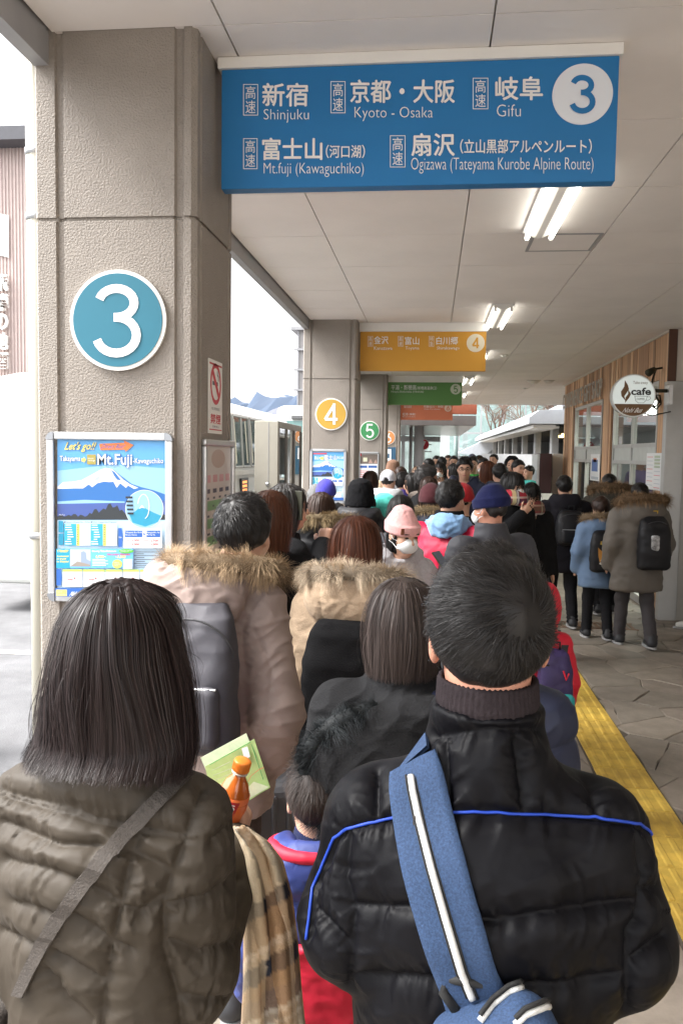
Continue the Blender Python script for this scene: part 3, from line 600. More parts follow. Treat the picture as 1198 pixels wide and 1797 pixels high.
# corner board and ceiling trim
inwall(MB().box(WX-.03, WX+.06, Wn-.025, Wn+.004, 2.72, CEIL-.002), 'corner_board', M('dark brown board', (.09, .035, .018), .5))
inwall(MB().box(WX-.03, WX-.008, Wn, Wf, CEIL-.028, CEIL-.001), 'trim', m_wall)
m_glass = glassmat('window glass', (.62, .70, .68), .12)
m_in = M('shop interior wall', (.55, .52, .44), .8, .1, 2)
inwall(MB().box(WX+2.4, WX+2.5, Wn+.1, Wf-.1, -.01, CEIL-.02), 'back_wall', m_in)
lp_ = thing('shop_fill_lamp', 'lit panel added inside the cafe to brighten it behind the doorways', 'ceiling lamp', (WX+1.2, 13.5, 2.72)); box('fill_panel', -.5, .5, -3.2, 3.2, -.03, 0, M('shop fill glow', (1, .96, .88), .5, 0, emit=3.), lp_); box('panel_frame', -.54, .54, -3.24, 3.24, .0005, .03, m_white, lp_)  # glowing panel added to light the cafe interior
cn_ = thing('shop_counter', 'red and cream counter with goods inside the cafe', 'counter', (WX+1.3, 10.5, 0))
for k in range(8): box('goods', 0, .4, k*.8, k*.8+.6, .3, 1.0+.1*(k % 3), M('goods %d' % (k % 4), [(.5, .08, .06), (.6, .5, .3), (.15, .3, .12), (.5, .45, .42)][k % 4], .6), cn_)
box('counter_base', -.05, .5, -.1, 6.5, 0, .2999, m_wall, cn_)
def doorway(y0, y1, label):
    t = thing('glass_doorway', label, 'doorway', (WX, y0, 0), 0, 'cafe doorways')
    m_fr = M('door frame grey', (.48, .48, .47), .45, .05, metal=.3)
    L = y1-y0; zt = 2.05
    mb = MB(); f = .05
    for a in (0, L*.52-f/2, L-f): box('post', .0, .07, a, a+f, 0, TOPZ+.03, m_fr, t)
    for z in (TOPZ-.02, zt-.06, zt-.28): box('rail', .003, .067, f, L*.52-f/2, z, z+f, m_fr, t); box('rail', .003, .067, L*.52+f/2, L-f, z, z+f, m_fr, t)
    box('spandrel', .02, .04, f, L-f, zt-.23, zt-.06, M('spandrel panel', (.5, .52, .5), .4), t)
    for a, b in ((f, L*.52-f/2), (L*.52+f/2, L-f)):
        for z0, z1 in ((.02, zt-.28), (zt-.06+f, TOPZ-.02)): mesh('pane', [(.03, a, z0), (.03, b, z0), (.03, b, z1), (.03, a, z1)], [(0, 1, 2, 3)], m_glass, t)
    box('bottom_rail', .01, .06, f, L-f, 0, .1, m_fr, t)
    return t
doorway(*D1, 'glazed doorway under the round cafe sign'); doorway(*D2, 'glazed doorway below the raised shop lettering')
# end of the cafe block facing the viewer: grey posts, transom window, cream panel
t = thing('end_screen', 'grey framed end screen with transom window at the right edge', 'partition', (WX, Wn, 0))
m_fr = MATS['door frame grey']
box('post', -.03, .17, -.03, .10, 0, 2.72, m_fr, t, .004); box('post', .1705, .27, -.015, .08, 0, 2.72, M('post side', (.46, .45, .42), .5), t)
box('transom', .2705, 2.2, -.01, .06, 2.05, 2.27, m_fr, t); box('head', .2705, 2.2, -.01, .06, 2.66, 2.72, m_fr, t)
mesh('pane', [(.27, .02, 2.27), (2.2, .02, 2.27), (2.2, .02, 2.66), (.27, .02, 2.66)], [(0, 1, 2, 3)], m_glass, t)
box('mullion', .33, .36, .0, .05, 2.275, 2.655, m_black, t)
box('lower_panel', .275, 2.2, .01, .05, .1, 2.04, M('panel cream grey', (.46, .43, .36), .6), t); box('skirting', .275, 2.2, .0, .05, 0, .099, M('skirting brown', (.08, .05, .035), .6), t)
box('upper_panel', .065, 2.2, -.015, .05, 2.725, CEIL-.002, m_wall, t)
# station wall beyond the right edge
inwall(MB().box(4.9, 5.1, -9, Wn-.05, -.01, CEIL+.02), 'side_wall', m_wall)
# raised lettering
t = thing('shop_lettering', 'raised white shop letters running along the cedar wall', 'lettering')
p0, p1 = 15.9+1.2, 13.25
text3('lettering', 'CONVENIENCE GIFT SHOP', (WX-.05, p0, 2.80), (WX-.05, p1, 2.80), (WX-.05, p0, 3.09), M('raised letters', (.48, .45, .41), .6), t, 0, 0, 2, thick=.012)
# round cafe sign
sc_ = at(1109, 695, 9.6); sr = 36*9.6/F
t = thing('cafe_sign', 'round lit white and brown cafe sign on a wall arm', 'sign', sc_)
def ring(r, y0, y1, m, nm, em=None, n=56): return MB().prism([(r*math.cos(2*math.pi*k/n), r*math.sin(2*math.pi*k/n)) for k in range(n)], 'y', y0, y1).build(nm, m, t)
ring(sr, -.045, .045, M('sign rim metal', (.6, .62, .62), .35, metal=.4), 'rim')
m_lit = M('lit sign face', (.62, .68, .66), .4, 0, emit=.12); m_br = M('sign brown', (.09, .045, .018), .4, 0, emit=.1); m_bk = M('sign dark letters', (.03, .03, .03), .5)
ring(sr*.945, -.0475, -.0455, m_lit, 'face')
seg = [(sr*.94*math.cos(a), sr*.94*math.sin(a)) for a in np.linspace(math.pi+.42, 2*math.pi-.42, 24)]
MB().prism(seg, 'y', -.049, -.0477).build('brown_band', m_br, t)
def ST(s, u0, v0, u1, v1, m, b=0., sh=0.): text3('lettering', s, (sr*u0, -.0492, sr*v0), (sr*u1, -.0492, sr*v0), (sr*u0, -.0492, sr*v1), m, t, b, .0008, 3, sh)
ST('cafe', -.12, .03, .78, .38, m_bk, .03); ST('Take-away', -.05, .5, .62, .68, m_br, .0); ST('Nohi Bus', -.5, -.78, .5, -.56, m_signwhite, .02, .15)
for pts in ([(-.42, .72), (-.28, .5), (-.22, .3), (-.34, .1), (-.42, -.02), (-.34, -.26), (-.55, -.02), (-.58, .18), (-.44, .42)], [(-.26, .3), (-.12, .08), (-.2, -.1), (-.38, -.34), (-.36, -.08), (-.25, .08)]):
    mesh('steam_mark', [(sr*a, -.0498, sr*b) for a, b in pts], [tuple(range(len(pts)))], m_br, t)
for P in ([(.05, -.02), (.62, -.02)], [(.05, -.02), (.1, -.22), (.22, -.33), (.45, -.33), (.56, -.22), (.62, -.02)], [(.62, -.05), (.74, -.04), (.78, -.12), (.68, -.2), (.58, -.2)]):
    MB().tube([(sr*a, -.0495, sr*b) for a, b in P], .0022, 5).build('cup_mark', m_bk, t)
ST('COFFEE', .14, -.2, .5, -.1, m_bk, .01)
MB().tube([(sr*.9, 0, sr*.25), (WX-sc_.x-.01, 0, sr*.25)], .02, 8).build('arm', m_black, t, True); MB().tube([(sr*.55, 0, -sr*.8), (sr*.9, 0, -sr*.9), (WX-sc_.x, .05, -sr*.7)], .007, 6).build('stay', m_black, t, True)
box('fixing_plate', WX-sc_.x-.06, WX-sc_.x-.02, -.08, .1, -sr*.4, sr*.5, m_alu, t)
# spotlight and loose cable above the sign
q = atX(1147, 648, WX-.1); t = thing('wall_spotlight', 'small black spotlight with loops of black cable above the cafe sign', 'spotlight', q)
MB().tube([(0, 0, 0), (-.08, -.06, -.05)], [.03, .045], 10).build('head', m_black, t, True); MB().tube([(0, 0, 0), (WX-q.x, .02, .02)], .012, 6).build('arm', m_black, t, True)
cab = [(.02, 0, 0), (-.02, -.02, -.12), (-.03, -.03, -.22), (.03, -.03, -.32), (.07, -.02, -.38), (.02, -.03, -.44), (-.03, -.03, -.38), (.0, -.03, -.3), (.07, -.02, -.3), (.09, 0, -.4), (.04, 0, -.46), (-.02, -.01, -.42)]
MB().tube(cab, .011, 6).build('cable', m_black, t, True)
# papers taped to the planks
def paper(x0, x1, y0, y1, label, cols, nm):
    a, b = atX((x0+x1)/2, (y0+y1)/2, WX-.03), None
    ya, yb = atX(x0, y0, WX-.03).y, atX(x1, y0, WX-.03).y; zt = atX(x1, y0, WX-.03).z; zb = atX(x1, y1, WX-.03).z
    t = thing('wall_notice', label, 'notice', (WX-.022, yb, zb), 0, 'notices on the cafe wall')
    h = zt-zb; L = ya-yb
    box('sheet', -.008, -.001, 0, L, 0, h, p_wh, t)
    for (u0, v0, u1, v1, m) in cols: mesh('print', [(-.0085, L*(1-u0), h*v0), (-.0085, L*(1-u1), h*v0), (-.0085, L*(1-u1), h*v1), (-.0085, L*(1-u0), h*v1)], [(0, 1, 2, 3)], m, t)
paper(1036, 1052, 797, 845, 'narrow white notice with blue picture beside the far doorway', [(.15, .35, .8, .8, p_blue), (.3, .7, .65, .85, p_or), (.1, .05, .9, .15, p_grey)], 'a')
cols = []
for k in range(16):
    cols.append((.06 if k % 2 else .55, .06+k*.055, .45 if k % 2 else .94, .075+k*.055, p_grey if k % 3 else p_red))
for k in range(4): cols.append((.55, .60+k*.09, .92, .66+k*.09, pm('pale green', (.5, .6, .42))))
paper(1134, 1160, 795, 862, 'larger white menu sheet at the near end of the cedar wall', cols, 'b')
# ================================================================== FAR END
# lockers, brown panel, low white wall
t = thing('locker_bank', 'pale grey coin lockers at the far end of the cafe wall', 'locker', (2.42, 17.25, 0))
for k in range(3):
    for j in range(4): box('locker_door', .005, .03, .02+.36*k, .36+.36*k, .06+.46*j, .5+.46*j, M('locker grey', (.5, .52, .52), .45), t, .006); box('lock', -.01, .006, .3+.36*k, .33+.36*k, .25+.46*j, .32+.46*j, m_black, t)
box('carcass', .0301, .5, 0, 1.12, 0, 1.92, m_white, t)
a = at(945, 865, 16.6); b = at(968.5, 796, 16.6)
t = thing('vending_machine', 'dark maroon sided machine beside the lockers', 'vending machine', (a.x, 16.6, 0)); mx_ = b.x-a.x
box('cabinet', 0, mx_, 0, .9, .06, b.z, M('maroon panel', (.05, .018, .02), .4), t, .01); box('front', -.05, -.0005, .02, .88, .1, b.z-.02, M('machine front', (.6, .62, .64), .3), t, .008)
for k in range(4): box('display_row', -.056, -.051, .06, .84, .35+k*.33, .6+k*.33, M('display grey %d' % (k % 2), (.35, .4, .45) if k % 2 else (.7, .7, .66), .3), t)
for s in (.04, .8): box('foot', .05, mx_-.05, s, s+.06, 0, .0595, m_black, t)
box('white_board', at(935, 870, 15.8).x, at(972, 870, 15.8).x, 15.8, 15.86, 0, at(950, 866, 15.8).z, m_white)
o = bpy.data.objects['white_board']; tag(o, 'low white board in front of the maroon machine', 'board'); T('Nohi Bus', 938, 868, 950, 872, 15.8, p_ink, o)
lw = tag(box('low_white_wall', 1.6, 5.2, 27.0, 27.12, 0, at(905, 797, 27).z, M('pale panel', (.62, .64, .66), .5)), 'low pale grey wall behind the far crowd', 'wall')
# pavilion with columns along the right, beyond the canopy
pv = thing('colonnade_building', 'low grey building with a row of square columns beyond the canopy', 'building', (3.7, 26, 0))
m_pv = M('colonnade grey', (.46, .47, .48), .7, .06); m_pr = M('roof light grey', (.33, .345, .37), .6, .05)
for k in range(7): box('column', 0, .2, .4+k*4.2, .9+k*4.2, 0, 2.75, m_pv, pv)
box('back_wall', 6, 6.2, -1, 30, 0, 2.75, m_shade, pv); box('inner_floor', .5, 6, -1, 30, .001, .01, m_shade, pv); box('end_wall', .3, 6, -1.1, -1.0, 0, 2.75, m_shade, pv); box('inner_soffit', -.1, 6, -1, 30, 2.7505, 2.8, m_shade, pv)  # inner faces painted near black to stand for shade behind the columns
MB().prism([(-.9, 2.82), (-.9, 3.0), (-.6, 3.22), (7, 3.5), (7, 2.805)], 'y', -1.2, 30).build('roof', m_pr, pv); MB().prism([(-.75, 2.8), (-.75, 2.7), (0, 2.7), (0, 2.8)], 'y', -1, 29).build('gutter', m_white, pv)
m_warm = M('warm lamp', (1., .72, .25), .4, 0, emit=3)
for k in range(4): box('lamp', 1.2, 1.7, 1+k*2.6, 1.3+k*2.6, 2.66, 2.74, m_warm, pv)
# sloped white stair roof and glazed hall
gh = thing('glazed_hall', 'tall glazed hall with steel mullions closing the far end', 'building', (0, 60, 0))
m_gl2 = glassmat('hall glass', (.70, .82, .80), .22); m_mul = M('mullion steel', (.36, .38, .39), .5)
Yh = 60
def atH(x, y, Y=Yh): p = at(x, y, Y); return (p.x, p.z)
gx0, gx1 = atH(690, 800)[0], 16
mesh('glass_wall', [(gx0, 0, 0), (gx1, 0, 0), (gx1, 0, 9), (gx0, 0, 9)], [(0, 1, 2, 3)], m_gl2, gh)
xx = gx0
while xx < gx1: box('mullion', xx-.06, xx+.06, -.08, .08, 0, 9, m_mul, gh); xx += 1.55
for z in (.3, 3.4, 6.2): box('rail', gx0, gx1, -.06, .06, z, z+.14, m_mul, gh)
box('hall_floor', gx0, gx1, .2, 14, -.01, .05, m_pv, gh); box('back_wall', gx0-1, gx1, 14, 14.2, 0, 8, M('hall inside', (.33, .40, .39), .8, .2, .35), gh)
for k in range(5): box('inner_column', gx0+1.5+k*3.6, gx0+1.9+k*3.6, 5, 5.4, .05, 8, m_pv, gh)
sr_ = thing('stair_roof', 'long sloped white stair roof in front of the glazed hall', 'stair roof', (0, 52, 0))
P = [atH(x, y, 52) for x, y in ((800, 796), (1010, 697), (1010, 718), (862, 790), (850, 800))]
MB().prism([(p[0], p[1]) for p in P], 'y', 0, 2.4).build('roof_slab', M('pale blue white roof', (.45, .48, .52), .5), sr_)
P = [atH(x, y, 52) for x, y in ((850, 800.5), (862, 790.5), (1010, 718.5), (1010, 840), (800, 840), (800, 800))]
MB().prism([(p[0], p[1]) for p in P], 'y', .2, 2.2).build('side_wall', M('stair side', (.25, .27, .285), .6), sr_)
# second canopy beyond: red-brown beam, dark panel, pale underside
sc2 = thing('far_canopy', 'second canopy beyond the end, with a red brown beam and pale soffit', 'canopy', (0, 24.6, 0))
box('red_beam', -1.5, at(836, 705, 24.9).x, .1, .5, 3.08, 3.37, M('red brown steel', (.26, .075, .04), .5), sc2)
MB().box(-1.6, at(835, 720, 26).x, 1.2, 1.5, 2.78, 3.08).build('dark_panel', M('dark grey panel', (.10, .09, .085), .5), sc2)
pa, pb = at(835, 729, 26), at(783, 768, 26)
MB().prism([(-3, 2.80), (at(835, 720, 26).x, 2.80), (at(835, 720, 26).x, 3.0), (-3, 3.0)], 'y', 1.5, 16).build('soffit', M('pale soffit', (.62, .60, .60), .25, .04), sc2)
# round concrete columns and slim posts in the far plaza
def colm(x, Y, r, label, m=None):
    p = at(x, 800, Y); t = tag(MB().tube([(p.x, Y, -.01), (p.x, Y, 2.98)], r, 20).build('round_column', m or M('concrete grey', (.30, .30, .31), .7, .08, 4), None, True), label, 'column', 'far plaza columns'); return t
colm(734, 27.5, .16, 'thick round concrete column behind the salmon sign'); colm(720, 29, .06, 'slim dark post left of the thick concrete column', m_steel); colm(799, 45, .12, 'slim green grey post in front of the glazed hall', M('green grey post', (.12, .17, .16), .5)); colm(770, 48, .26, 'grey round column at the edge of the glazed hall')
# red 7 sign on a post
p = at(743, 780, 31); t = thing('number_sign', 'red round number 7 on a post at the far end', 'number sign', (p.x, 31, 0), 0, 'round bay number signs')
MB().tube([(0, .05, -.15), (0, .05, p.z)], .03, 8).build('post', m_white, t); rr = 9.6*31/F
for nm, r, y0, y1, m in (('rim', rr, -.02, .02, m_white), ('face', rr*.92, -.024, -.0205, M('sign red', (.50, .03, .05), .5))): MB().prism([(r*math.cos(k*math.pi/16), p.z+r*math.sin(k*math.pi/16)) for k in range(32)], 'y', y0, y1).build(nm, m, t)
text3('numeral', '7', (-rr*.42, -.0245, p.z-rr*.6), (rr*.42, -.0245, p.z-rr*.6), (-rr*.42, -.0245, p.z+rr*.6), m_signwhite, t, .03, .002)
# far glazed lobby behind pillar 6
lb = thing('far_lobby', 'bright glazed lobby seen past the farthest pillar', 'building', (0, 40, 0))
x0, x1 = at(675, 780, 40).x, at(772, 780, 40).x
box('lobby_wall', x0-3, x1+.5, 3, 3.2, 0, 7, M('lobby inside', (.68, .72, .70), .8, .3, .8), lb)
for z0, z1 in ((2.5, 2.75), (4.1, 4.4), (5.9, 6.2)): box('lobby_rail', x0-3, x1, 0, .2, z0, z1, m_pv, lb)
k = x0-3
while k < x1: box('lobby_post', k, k+.16, -.05, .2, 0, 6.5, m_mul if int(k*10) % 2 else m_pv, lb); k += .95
mesh('lobby_glass', [(x0-3, .1, 0), (x1, .1, 0), (x1, .1, 6.2), (x0-3, .1, 6.2)], [(0, 1, 2, 3)], m_gl2, lb)
for k in range(5): box('louvre', at(742, 780, 40).x, at(757, 780, 40).x, -.6, .0, 2.0+k*.33, 2.05+k*.33, m_steel, lb)
# bare trees behind the stair roof (reflections and boughs)
m_bark = M('bark', (.16, .11, .085), .9, .2, 8)
def baretree(x, y, Y, label, h=7, seed=1):
    r = random.Random(seed); p = at(x, y, Y); t = thing('bare_tree', label, 'tree', (p.x, Y, 0), 0, 'bare winter trees')
    tr = MB().tube([(0, 0, -.1), (.1, 0, h*.25), (0, .1, h*.45)], [.2, .15, .11], 8).build('trunk', m_bark, t, True); m = MB()
    def br(p0, d, L, rad, lev):
        q = [p0+d*L*k/4+Vector((r.gauss(0, .05), r.gauss(0, .05), r.gauss(0, .04)))*L*k/4 for k in range(5)]; q[0] = p0
        m.tube(q, [rad*(1-.14*k) for k in range(5)], 5, False)
        if lev:
            for _ in range(4): br(q[r.randrange(2, 5)], (d+Vector((r.gauss(0, .6), r.gauss(0, .6), r.gauss(.15, .35)))).normalized(), L*.62, rad*.5, lev-1)
    for _ in range(6): br(Vector((0, .05, h*r.uniform(.25, .45))), Vector((r.gauss(0, .5), r.gauss(0, .5), 1)).normalized(), h*.3, .07, 3)
    m.build('crown', m_bark, t)
baretree(930, 790, 56.5, 'bare reddish tree showing above the stair roof', 8.5, 3); baretree(870, 790, 57.5, 'bare tree left of the reddish one before the glazed hall', 8, 6); baretree(975, 790, 57, 'bare tree at the right end of the stair roof', 8, 9)
# ================================================================== LEFT: street
# buses
def wheel(t, x, y, r, sx):
    w_ = MB(); n = 24
    w_.prism([(y+r*math.cos(2*math.pi*k/n), r+r*math.sin(2*math.pi*k/n)) for k in range(n)], 'x', x, x+.25*sx); a = w_.build('wheel', m_black, t, bevel=.02)
    MB().prism([(y+r*.6*math.cos(2*math.pi*k/n), r+r*.6*math.sin(2*math.pi*k/n)) for k in range(n)], 'x', x-.01*sx, x-.0*sx).build('rim', m_alu, a)
m_bus = M('bus white enamel', (.55, .56, .53), .3, .03, coat=.5); m_bgl = M('bus window glass', (.05, .09, .085), .06, .1, 1, spec=.8)
m_bgl2 = glassmat('bus clear glass', (.55, .68, .65), .18)
bx, by0, by1, bh, bw = -3.3, 9.6, 19.5, 2.78, 2.3
bus = thing('bus', 'white bus parked beside the platform, roof and side windows showing', 'bus', (bx, by0, -.16))
L = by1-by0; h_ = bh+.16
prof = [(0, .35), (0, 1.15), (-.03, 1.5), (-.1, h_-.26), (-.16, h_-.15), (-.32, h_-.05), (-.6, h_), (-bw+.6, h_), (-bw+.32, h_-.05), (-bw+.16, h_-.15), (-bw+.1, h_-.26), (-bw, 1.15), (-bw, .35)]
mbb = MB(); mbb.prism(prof, 'y', 0, L); body = mbb.build('body', m_bus, bus, bevel=.06, seg=3)
nwin = 7; ww = (L-.9)/nwin
for k in range(nwin):
    y0 = .35+k*ww
    def sx_(z): return np.interp(z, [1.15, 1.5, h_-.26], [0, -.03, -.1])+.006
    for a, b, sub in ((y0+.06, y0+ww*.48, 0), (y0+ww*.52, y0+ww-.06, 1)):
        wv = [(sx_(1.76), a, 1.76), (sx_(1.76), b, 1.76), (sx_(h_-.3), b, h_-.3), (sx_(h_-.3), a, h_-.3)]
        wnd = mesh('window', wv, [(0, 1, 2, 3)], m_bgl, bus)
        mf = MB()
        for (p, q) in ((0, 1), (1, 2), (2, 3), (3, 0)): mf.tube([wv[p], wv[q]], .022, 6)
        mf.build('window_frame', M('window trim', (.33, .33, .31), .5), wnd)
        mesh('curtain', [(wv[0][0]+.004, a+.05+sub*.25, 1.82), (wv[0][0]+.004, a+.16+sub*.25, 1.82), (wv[2][0]+.004, a+.12+sub*.25, h_-.36), (wv[2][0]+.004, a+.03+sub*.25, h_-.36)], [(0, 1, 2, 3)], M('curtain cream', (.5, .48, .38), .8), wnd)
box('belt_rail', -.02, .012, .1, L-.1, 1.62, 1.70, M('belt trim', (.55, .54, .5), .4), bus)
dv = box('route_display', -.03, .012, 4.55, 5.1, 1.28, 1.56, M('display black', (.02, .02, .02), .3), bus, .01)
for k in range(3): box('led_row', .0125, .015, 4.62, 4.95, 1.33+k*.07, 1.37+k*.07, M('led orange', (.75, .22, .06), .5, 0, emit=.6), dv)
MB().box(-1.5, -.8, 5.0, 6.6, h_-.005, h_+.14).build('roof_unit', m_bus, bus, bevel=.04)
box('logo_stripe', .0005, .004, 5.5, 5.7, .45, 1.15, M('logo red', (.45, .07, .06), .5), bus); box('logo_stripe', .0005, .004, 5.8, 5.92, .45, 1.0, MATS['logo red'], bus)
for yy in (1.8, L-2.2): wheel(bus, -.02, yy, .46, -1)
# coach facing the viewer
co = thing('coach', 'white coach behind the first bus, big windscreen facing the viewer', 'bus', (-4.75, 24.6, -.16))
hc = 3.5; P = [(0, .4), (-.02, 1.4), (.12, 2.6), (.3, 3.2), (.62, 3.42), (1.2, hc), (10, hc), (10, .4)]
mb = MB(); mb.prism(P, 'x', 0, 2.5); mb.build('body', m_bus, co, bevel=.1, seg=3)
mesh('windscreen', [(.15, -.03, 1.35), (2.35, -.03, 1.35), (2.35, .1, 2.62), (2.25, .225, 3.0), (.25, .225, 3.0), (.15, .1, 2.62)], [(0, 1, 2, 5), (5, 2, 3, 4)], M('windscreen', (.06, .13, .12), .04, .15, .8, spec=.9), co)
box('visor', .5, 2.0, .17, .26, 3.04, 3.16, M('visor grey', (.12, .12, .12), .5), co, .02); box('bumper', .05, 2.45, -.1, .0, .45, .85, M('bumper grey', (.5, .5, .5), .4), co, .03); box('number_plate', 1.0, 1.5, -.115, -.1005, .6, .78, M('plate green', (.05, .35, .15), .4), co)
for s in (.25, 1.9): box('headlight', s, s+.35, -.06, .03, .95, 1.12, m_alu, co, .03)
MB().tube([(2.5, .3, 3.0), (2.75, -.2, 2.9), (2.75, -.25, 2.6)], .025, 6).build('mirror_arm', m_black, co); box('mirror', 2.66, 2.84, -.3, -.22, 2.2, 2.6, m_black, co, .03)
MB().box(.7, 1.8, 2, 5, hc-.005, hc+.2).build('roof_unit', m_bus, co, bevel=.05)
for s in (0, 2.25): wheel(co, s, 2.2, .48, 1)
# display case between pillars
cs = thing('display_case', 'cream metal display case with dark glass front beside the bus', 'display case', (-2.6, 12, -.16))
m_cs = M('cream steel', (.36, .335, .28), .4, .08, 2)
ch = 2.48
box('side_panel', 0, .35, 0, .04, .05, ch, m_cs, cs, .008); box('back_panel', 0, .03, .0405, 2.2, .05, ch, m_cs, cs); box('top', .0305, .35, .0405, 2.2, ch-.1, ch, M('case bronze', (.22, .2, .18), .4, metal=.5), cs, .01); box('base', .0305, .35, .0405, 2.2, .0, .12, MATS['case bronze'], cs, .01)
for y0 in (.0405, .72, 1.44, 2.15): box('post', .31, .36, y0, y0+.05, .121, ch-.101, MATS['case bronze'], cs)
for y0 in (.0905, .77, 1.49): mesh('pane', [(.34, y0, .12), (.34, y0+.62, .12), (.34, y0+.62, ch-.1), (.34, y0, ch-.1)], [(0, 1, 2, 3)], glassmat('case glass', (.35, .38, .38), .35, .01), cs)
box('inner_board', .05, .08, .1, 2.1, .3, 1.3, M('inner board', (.3, .32, .33), .8), cs); MB().tube([(.2, -.0305, 1.55), (.2, .0, 1.55)], .028, 12).build('knob', m_alu, cs, True); box('seam', .205, .213, -.004, -.0005, .1, ch-.02, m_steel, cs)
# bench at the far left
t = thing('bench', 'dark slatted bench end with an orange wooden edge at the left border', 'bench', (-3.05, 4.6, -.16))
for k in range(4): box('slat', -.9, .0, k*.12, k*.12+.09, .55, .59, M('bench dark', (.06, .055, .05), .5), t)
for x in (-.8, -.12):
    for yy in (.02, .36): box('leg', x, x+.05, yy, yy+.05, 0, .5495, m_steel, t)
# shop across the street
sh = thing('shop_building', 'pinkish brown ribbed shop building across the street with white lettering', 'building', (-22, 31.5, -.05))
m_rib = M('ribbed cladding', (.50, .40, .37), .6, .06, 3)
a = at(0, 700, 31.5); xe = at(120, 700, 31.5).x+22
box('wall', -8, xe, 0, 10, 0, 13.9, m_rib, sh)
xl = at(-40, 700, 31.5).x+22
mb = MB(); k = xl
while k < xe: mb.box(k, k+.06, -.04, 0, .9, 13.6); k += .14
mb.build('cladding_ribs', m_rib, sh)['kind'] = 'stuff'
rf = MB(); rf.prism([(-.9, 13.6), (-.9, 14.1), (11, 16), (11, 13.6)], 'x', -9, xe+.2); rf.build('roof', M('dark roof', (.07, .07, .08), .5), sh)
def shp(x, y): p = at(x, y, 31.4); return (p.x+22, -.1, p.z+.05)
b_ = [shp(-30, 368), shp(16, 378), shp(16, 452), shp(-30, 440)]
mesh('name_board', b_, [(3, 2, 1, 0)], m_white, sh)
for k, c in enumerate('飛騨の地酒'):
    y0 = 482+k*34; text3('lettering', c, shp(-6, y0+30), shp(17, y0+30), shp(-6, y0), m_white, sh, .03, .02, 2, thick=.12)
box('plinth', -8, xe, -.15, -.0505, 0, .9, M('plinth grey', (.28, .27, .25), .8), sh)
fn = thing('wire_fence', 'grey wire mesh fence in front of the ribbed shop', 'fence', (-22, 29.5, -.05))
fx0, fx1 = at(0, 800, 29.5).x+22, at(64, 800, 29.5).x+22
for k in range(4): MB().tube([(fx0+.6+k*(fx1-fx0)/3, 0, 0), (fx0+.6+k*(fx1-fx0)/3, 0, 1.9)], .04, 6).build('post', m_steel, fn)
mb = MB()
for k in range(12): mb.tube([(fx0, 0, .2+k*.15), (fx1+1, 0, .2+k*.15)], .008, 4)
for k in range(22): mb.tube([(fx0+k*.12, 0, .1), (fx0+k*.12, 0, 1.9)], .006, 4)
mb.build('mesh_wires', m_steel, fn)['kind'] = 'stuff'
t = tag(box('white_hoarding', at(-30, 780, 28).x, at(9, 780, 28).x, 28, 28.1, -.03, at(0, 770, 28).z, m_white), 'white hoarding board at the left border across the street', 'board')
# lattice clad tower behind the buses
tw = thing('lattice_tower', 'grey tower with a grid of dark rails behind the coach', 'tower', (-9.4, 60, -.16)); a = at(523, 580, 60); tx0 = a.x+9.4; hz2 = a.z+.16
box('core', tx0, tx0+3, 0, 3, 0, hz2, M('tower grey', (.42, .40, .39), .7, .08, 1), tw)
for k in range(8): box('ledge', tx0-.25, tx0+3.2, -.25, -.0, 2.2+k*1.45, 2.35+k*1.45, m_steel, tw)
for k in range(5): box('mullion', tx0+k*.65, tx0+.1+k*.65, -.2, -.0005, 0, hz2, m_steel, tw)
box('cap', tx0-.5, tx0+3.3, -.4, 3.2, hz2, hz2+.25, m_steel, tw)
# mountains
def ridge(Y, ys, zmul, mat, label, seed):
    r = random.Random(seed); n = 220; xs = np.linspace(-1.1, .9, n)*Y; V = []; 
    hh = [Y*(.062+.012*math.sin(i*.085+seed)+.008*math.sin(i*.22+seed*2)+.0035*r.uniform(-1, 1)+.004*math.sin(i*1.9+seed)*math.sin(i*.37))*zmul for i in range(n)]
    rows = 7
    for j in range(rows):
        f = j/(rows-1)
        for i in range(n): V.append((xs[i]+r.uniform(-.004, .004)*Y*(0 < j < rows-1), Y-(1-f)*Y*.35, -3+hh[i]*(f**1.2)*(1+r.uniform(-.18, .18)*(0 < j < rows-1))))
    for i in range(n): V.append((xs[i], Y+.2*Y, -3))
    Fc = [(j*n+i, j*n+i+1, (j+1)*n+i+1, (j+1)*n+i) for j in range(rows) for i in range(n-1)]
    o = mesh('mountain', V, Fc, mat, None, True); o['kind'] = 'structure'; return o
m_mt = bpy.data.materials.new('haze blue forest with snow'); m_mt.use_nodes = True; nt = m_mt.node_tree; bs_ = nt.nodes['Principled BSDF']; bs_.inputs['Roughness'].default_value = .95
gm = nt.nodes.new('ShaderNodeNewGeometry'); sp = nt.nodes.new('ShaderNodeSeparateXYZ'); nt.links.new(gm.outputs['Position'], sp.inputs[0])
nz = nt.nodes.new('ShaderNodeTexNoise'); nz.inputs['Scale'].default_value = .012; nz.inputs['Detail'].default_value = 9; nt.links.new(gm.outputs['Position'], nz.inputs['Vector'])
ma = nt.nodes.new('ShaderNodeMath'); ma.operation = 'MULTIPLY_ADD'; ma.inputs[1].default_value = 150; nt.links.new(nz.outputs['Fac'], ma.inputs[0]); nt.links.new(sp.outputs['Z'], ma.inputs[2])
mrg = nt.nodes.new('ShaderNodeMapRange'); mrg.inputs[1].default_value = 268; mrg.inputs[2].default_value = 300; nt.links.new(ma.outputs[0], mrg.inputs[0])
mxx = nt.nodes.new('ShaderNodeMix'); mxx.data_type = 'RGBA'; mxx.inputs[6].default_value = (.045, .068, .11, 1); mxx.inputs[7].default_value = (.8, .82, .86, 1); nt.links.new(mrg.outputs[0], mxx.inputs[0]); nt.links.new(mxx.outputs[2], bs_.inputs['Base Color'])  # forest colour shifted to blue, distance haze held in the paint
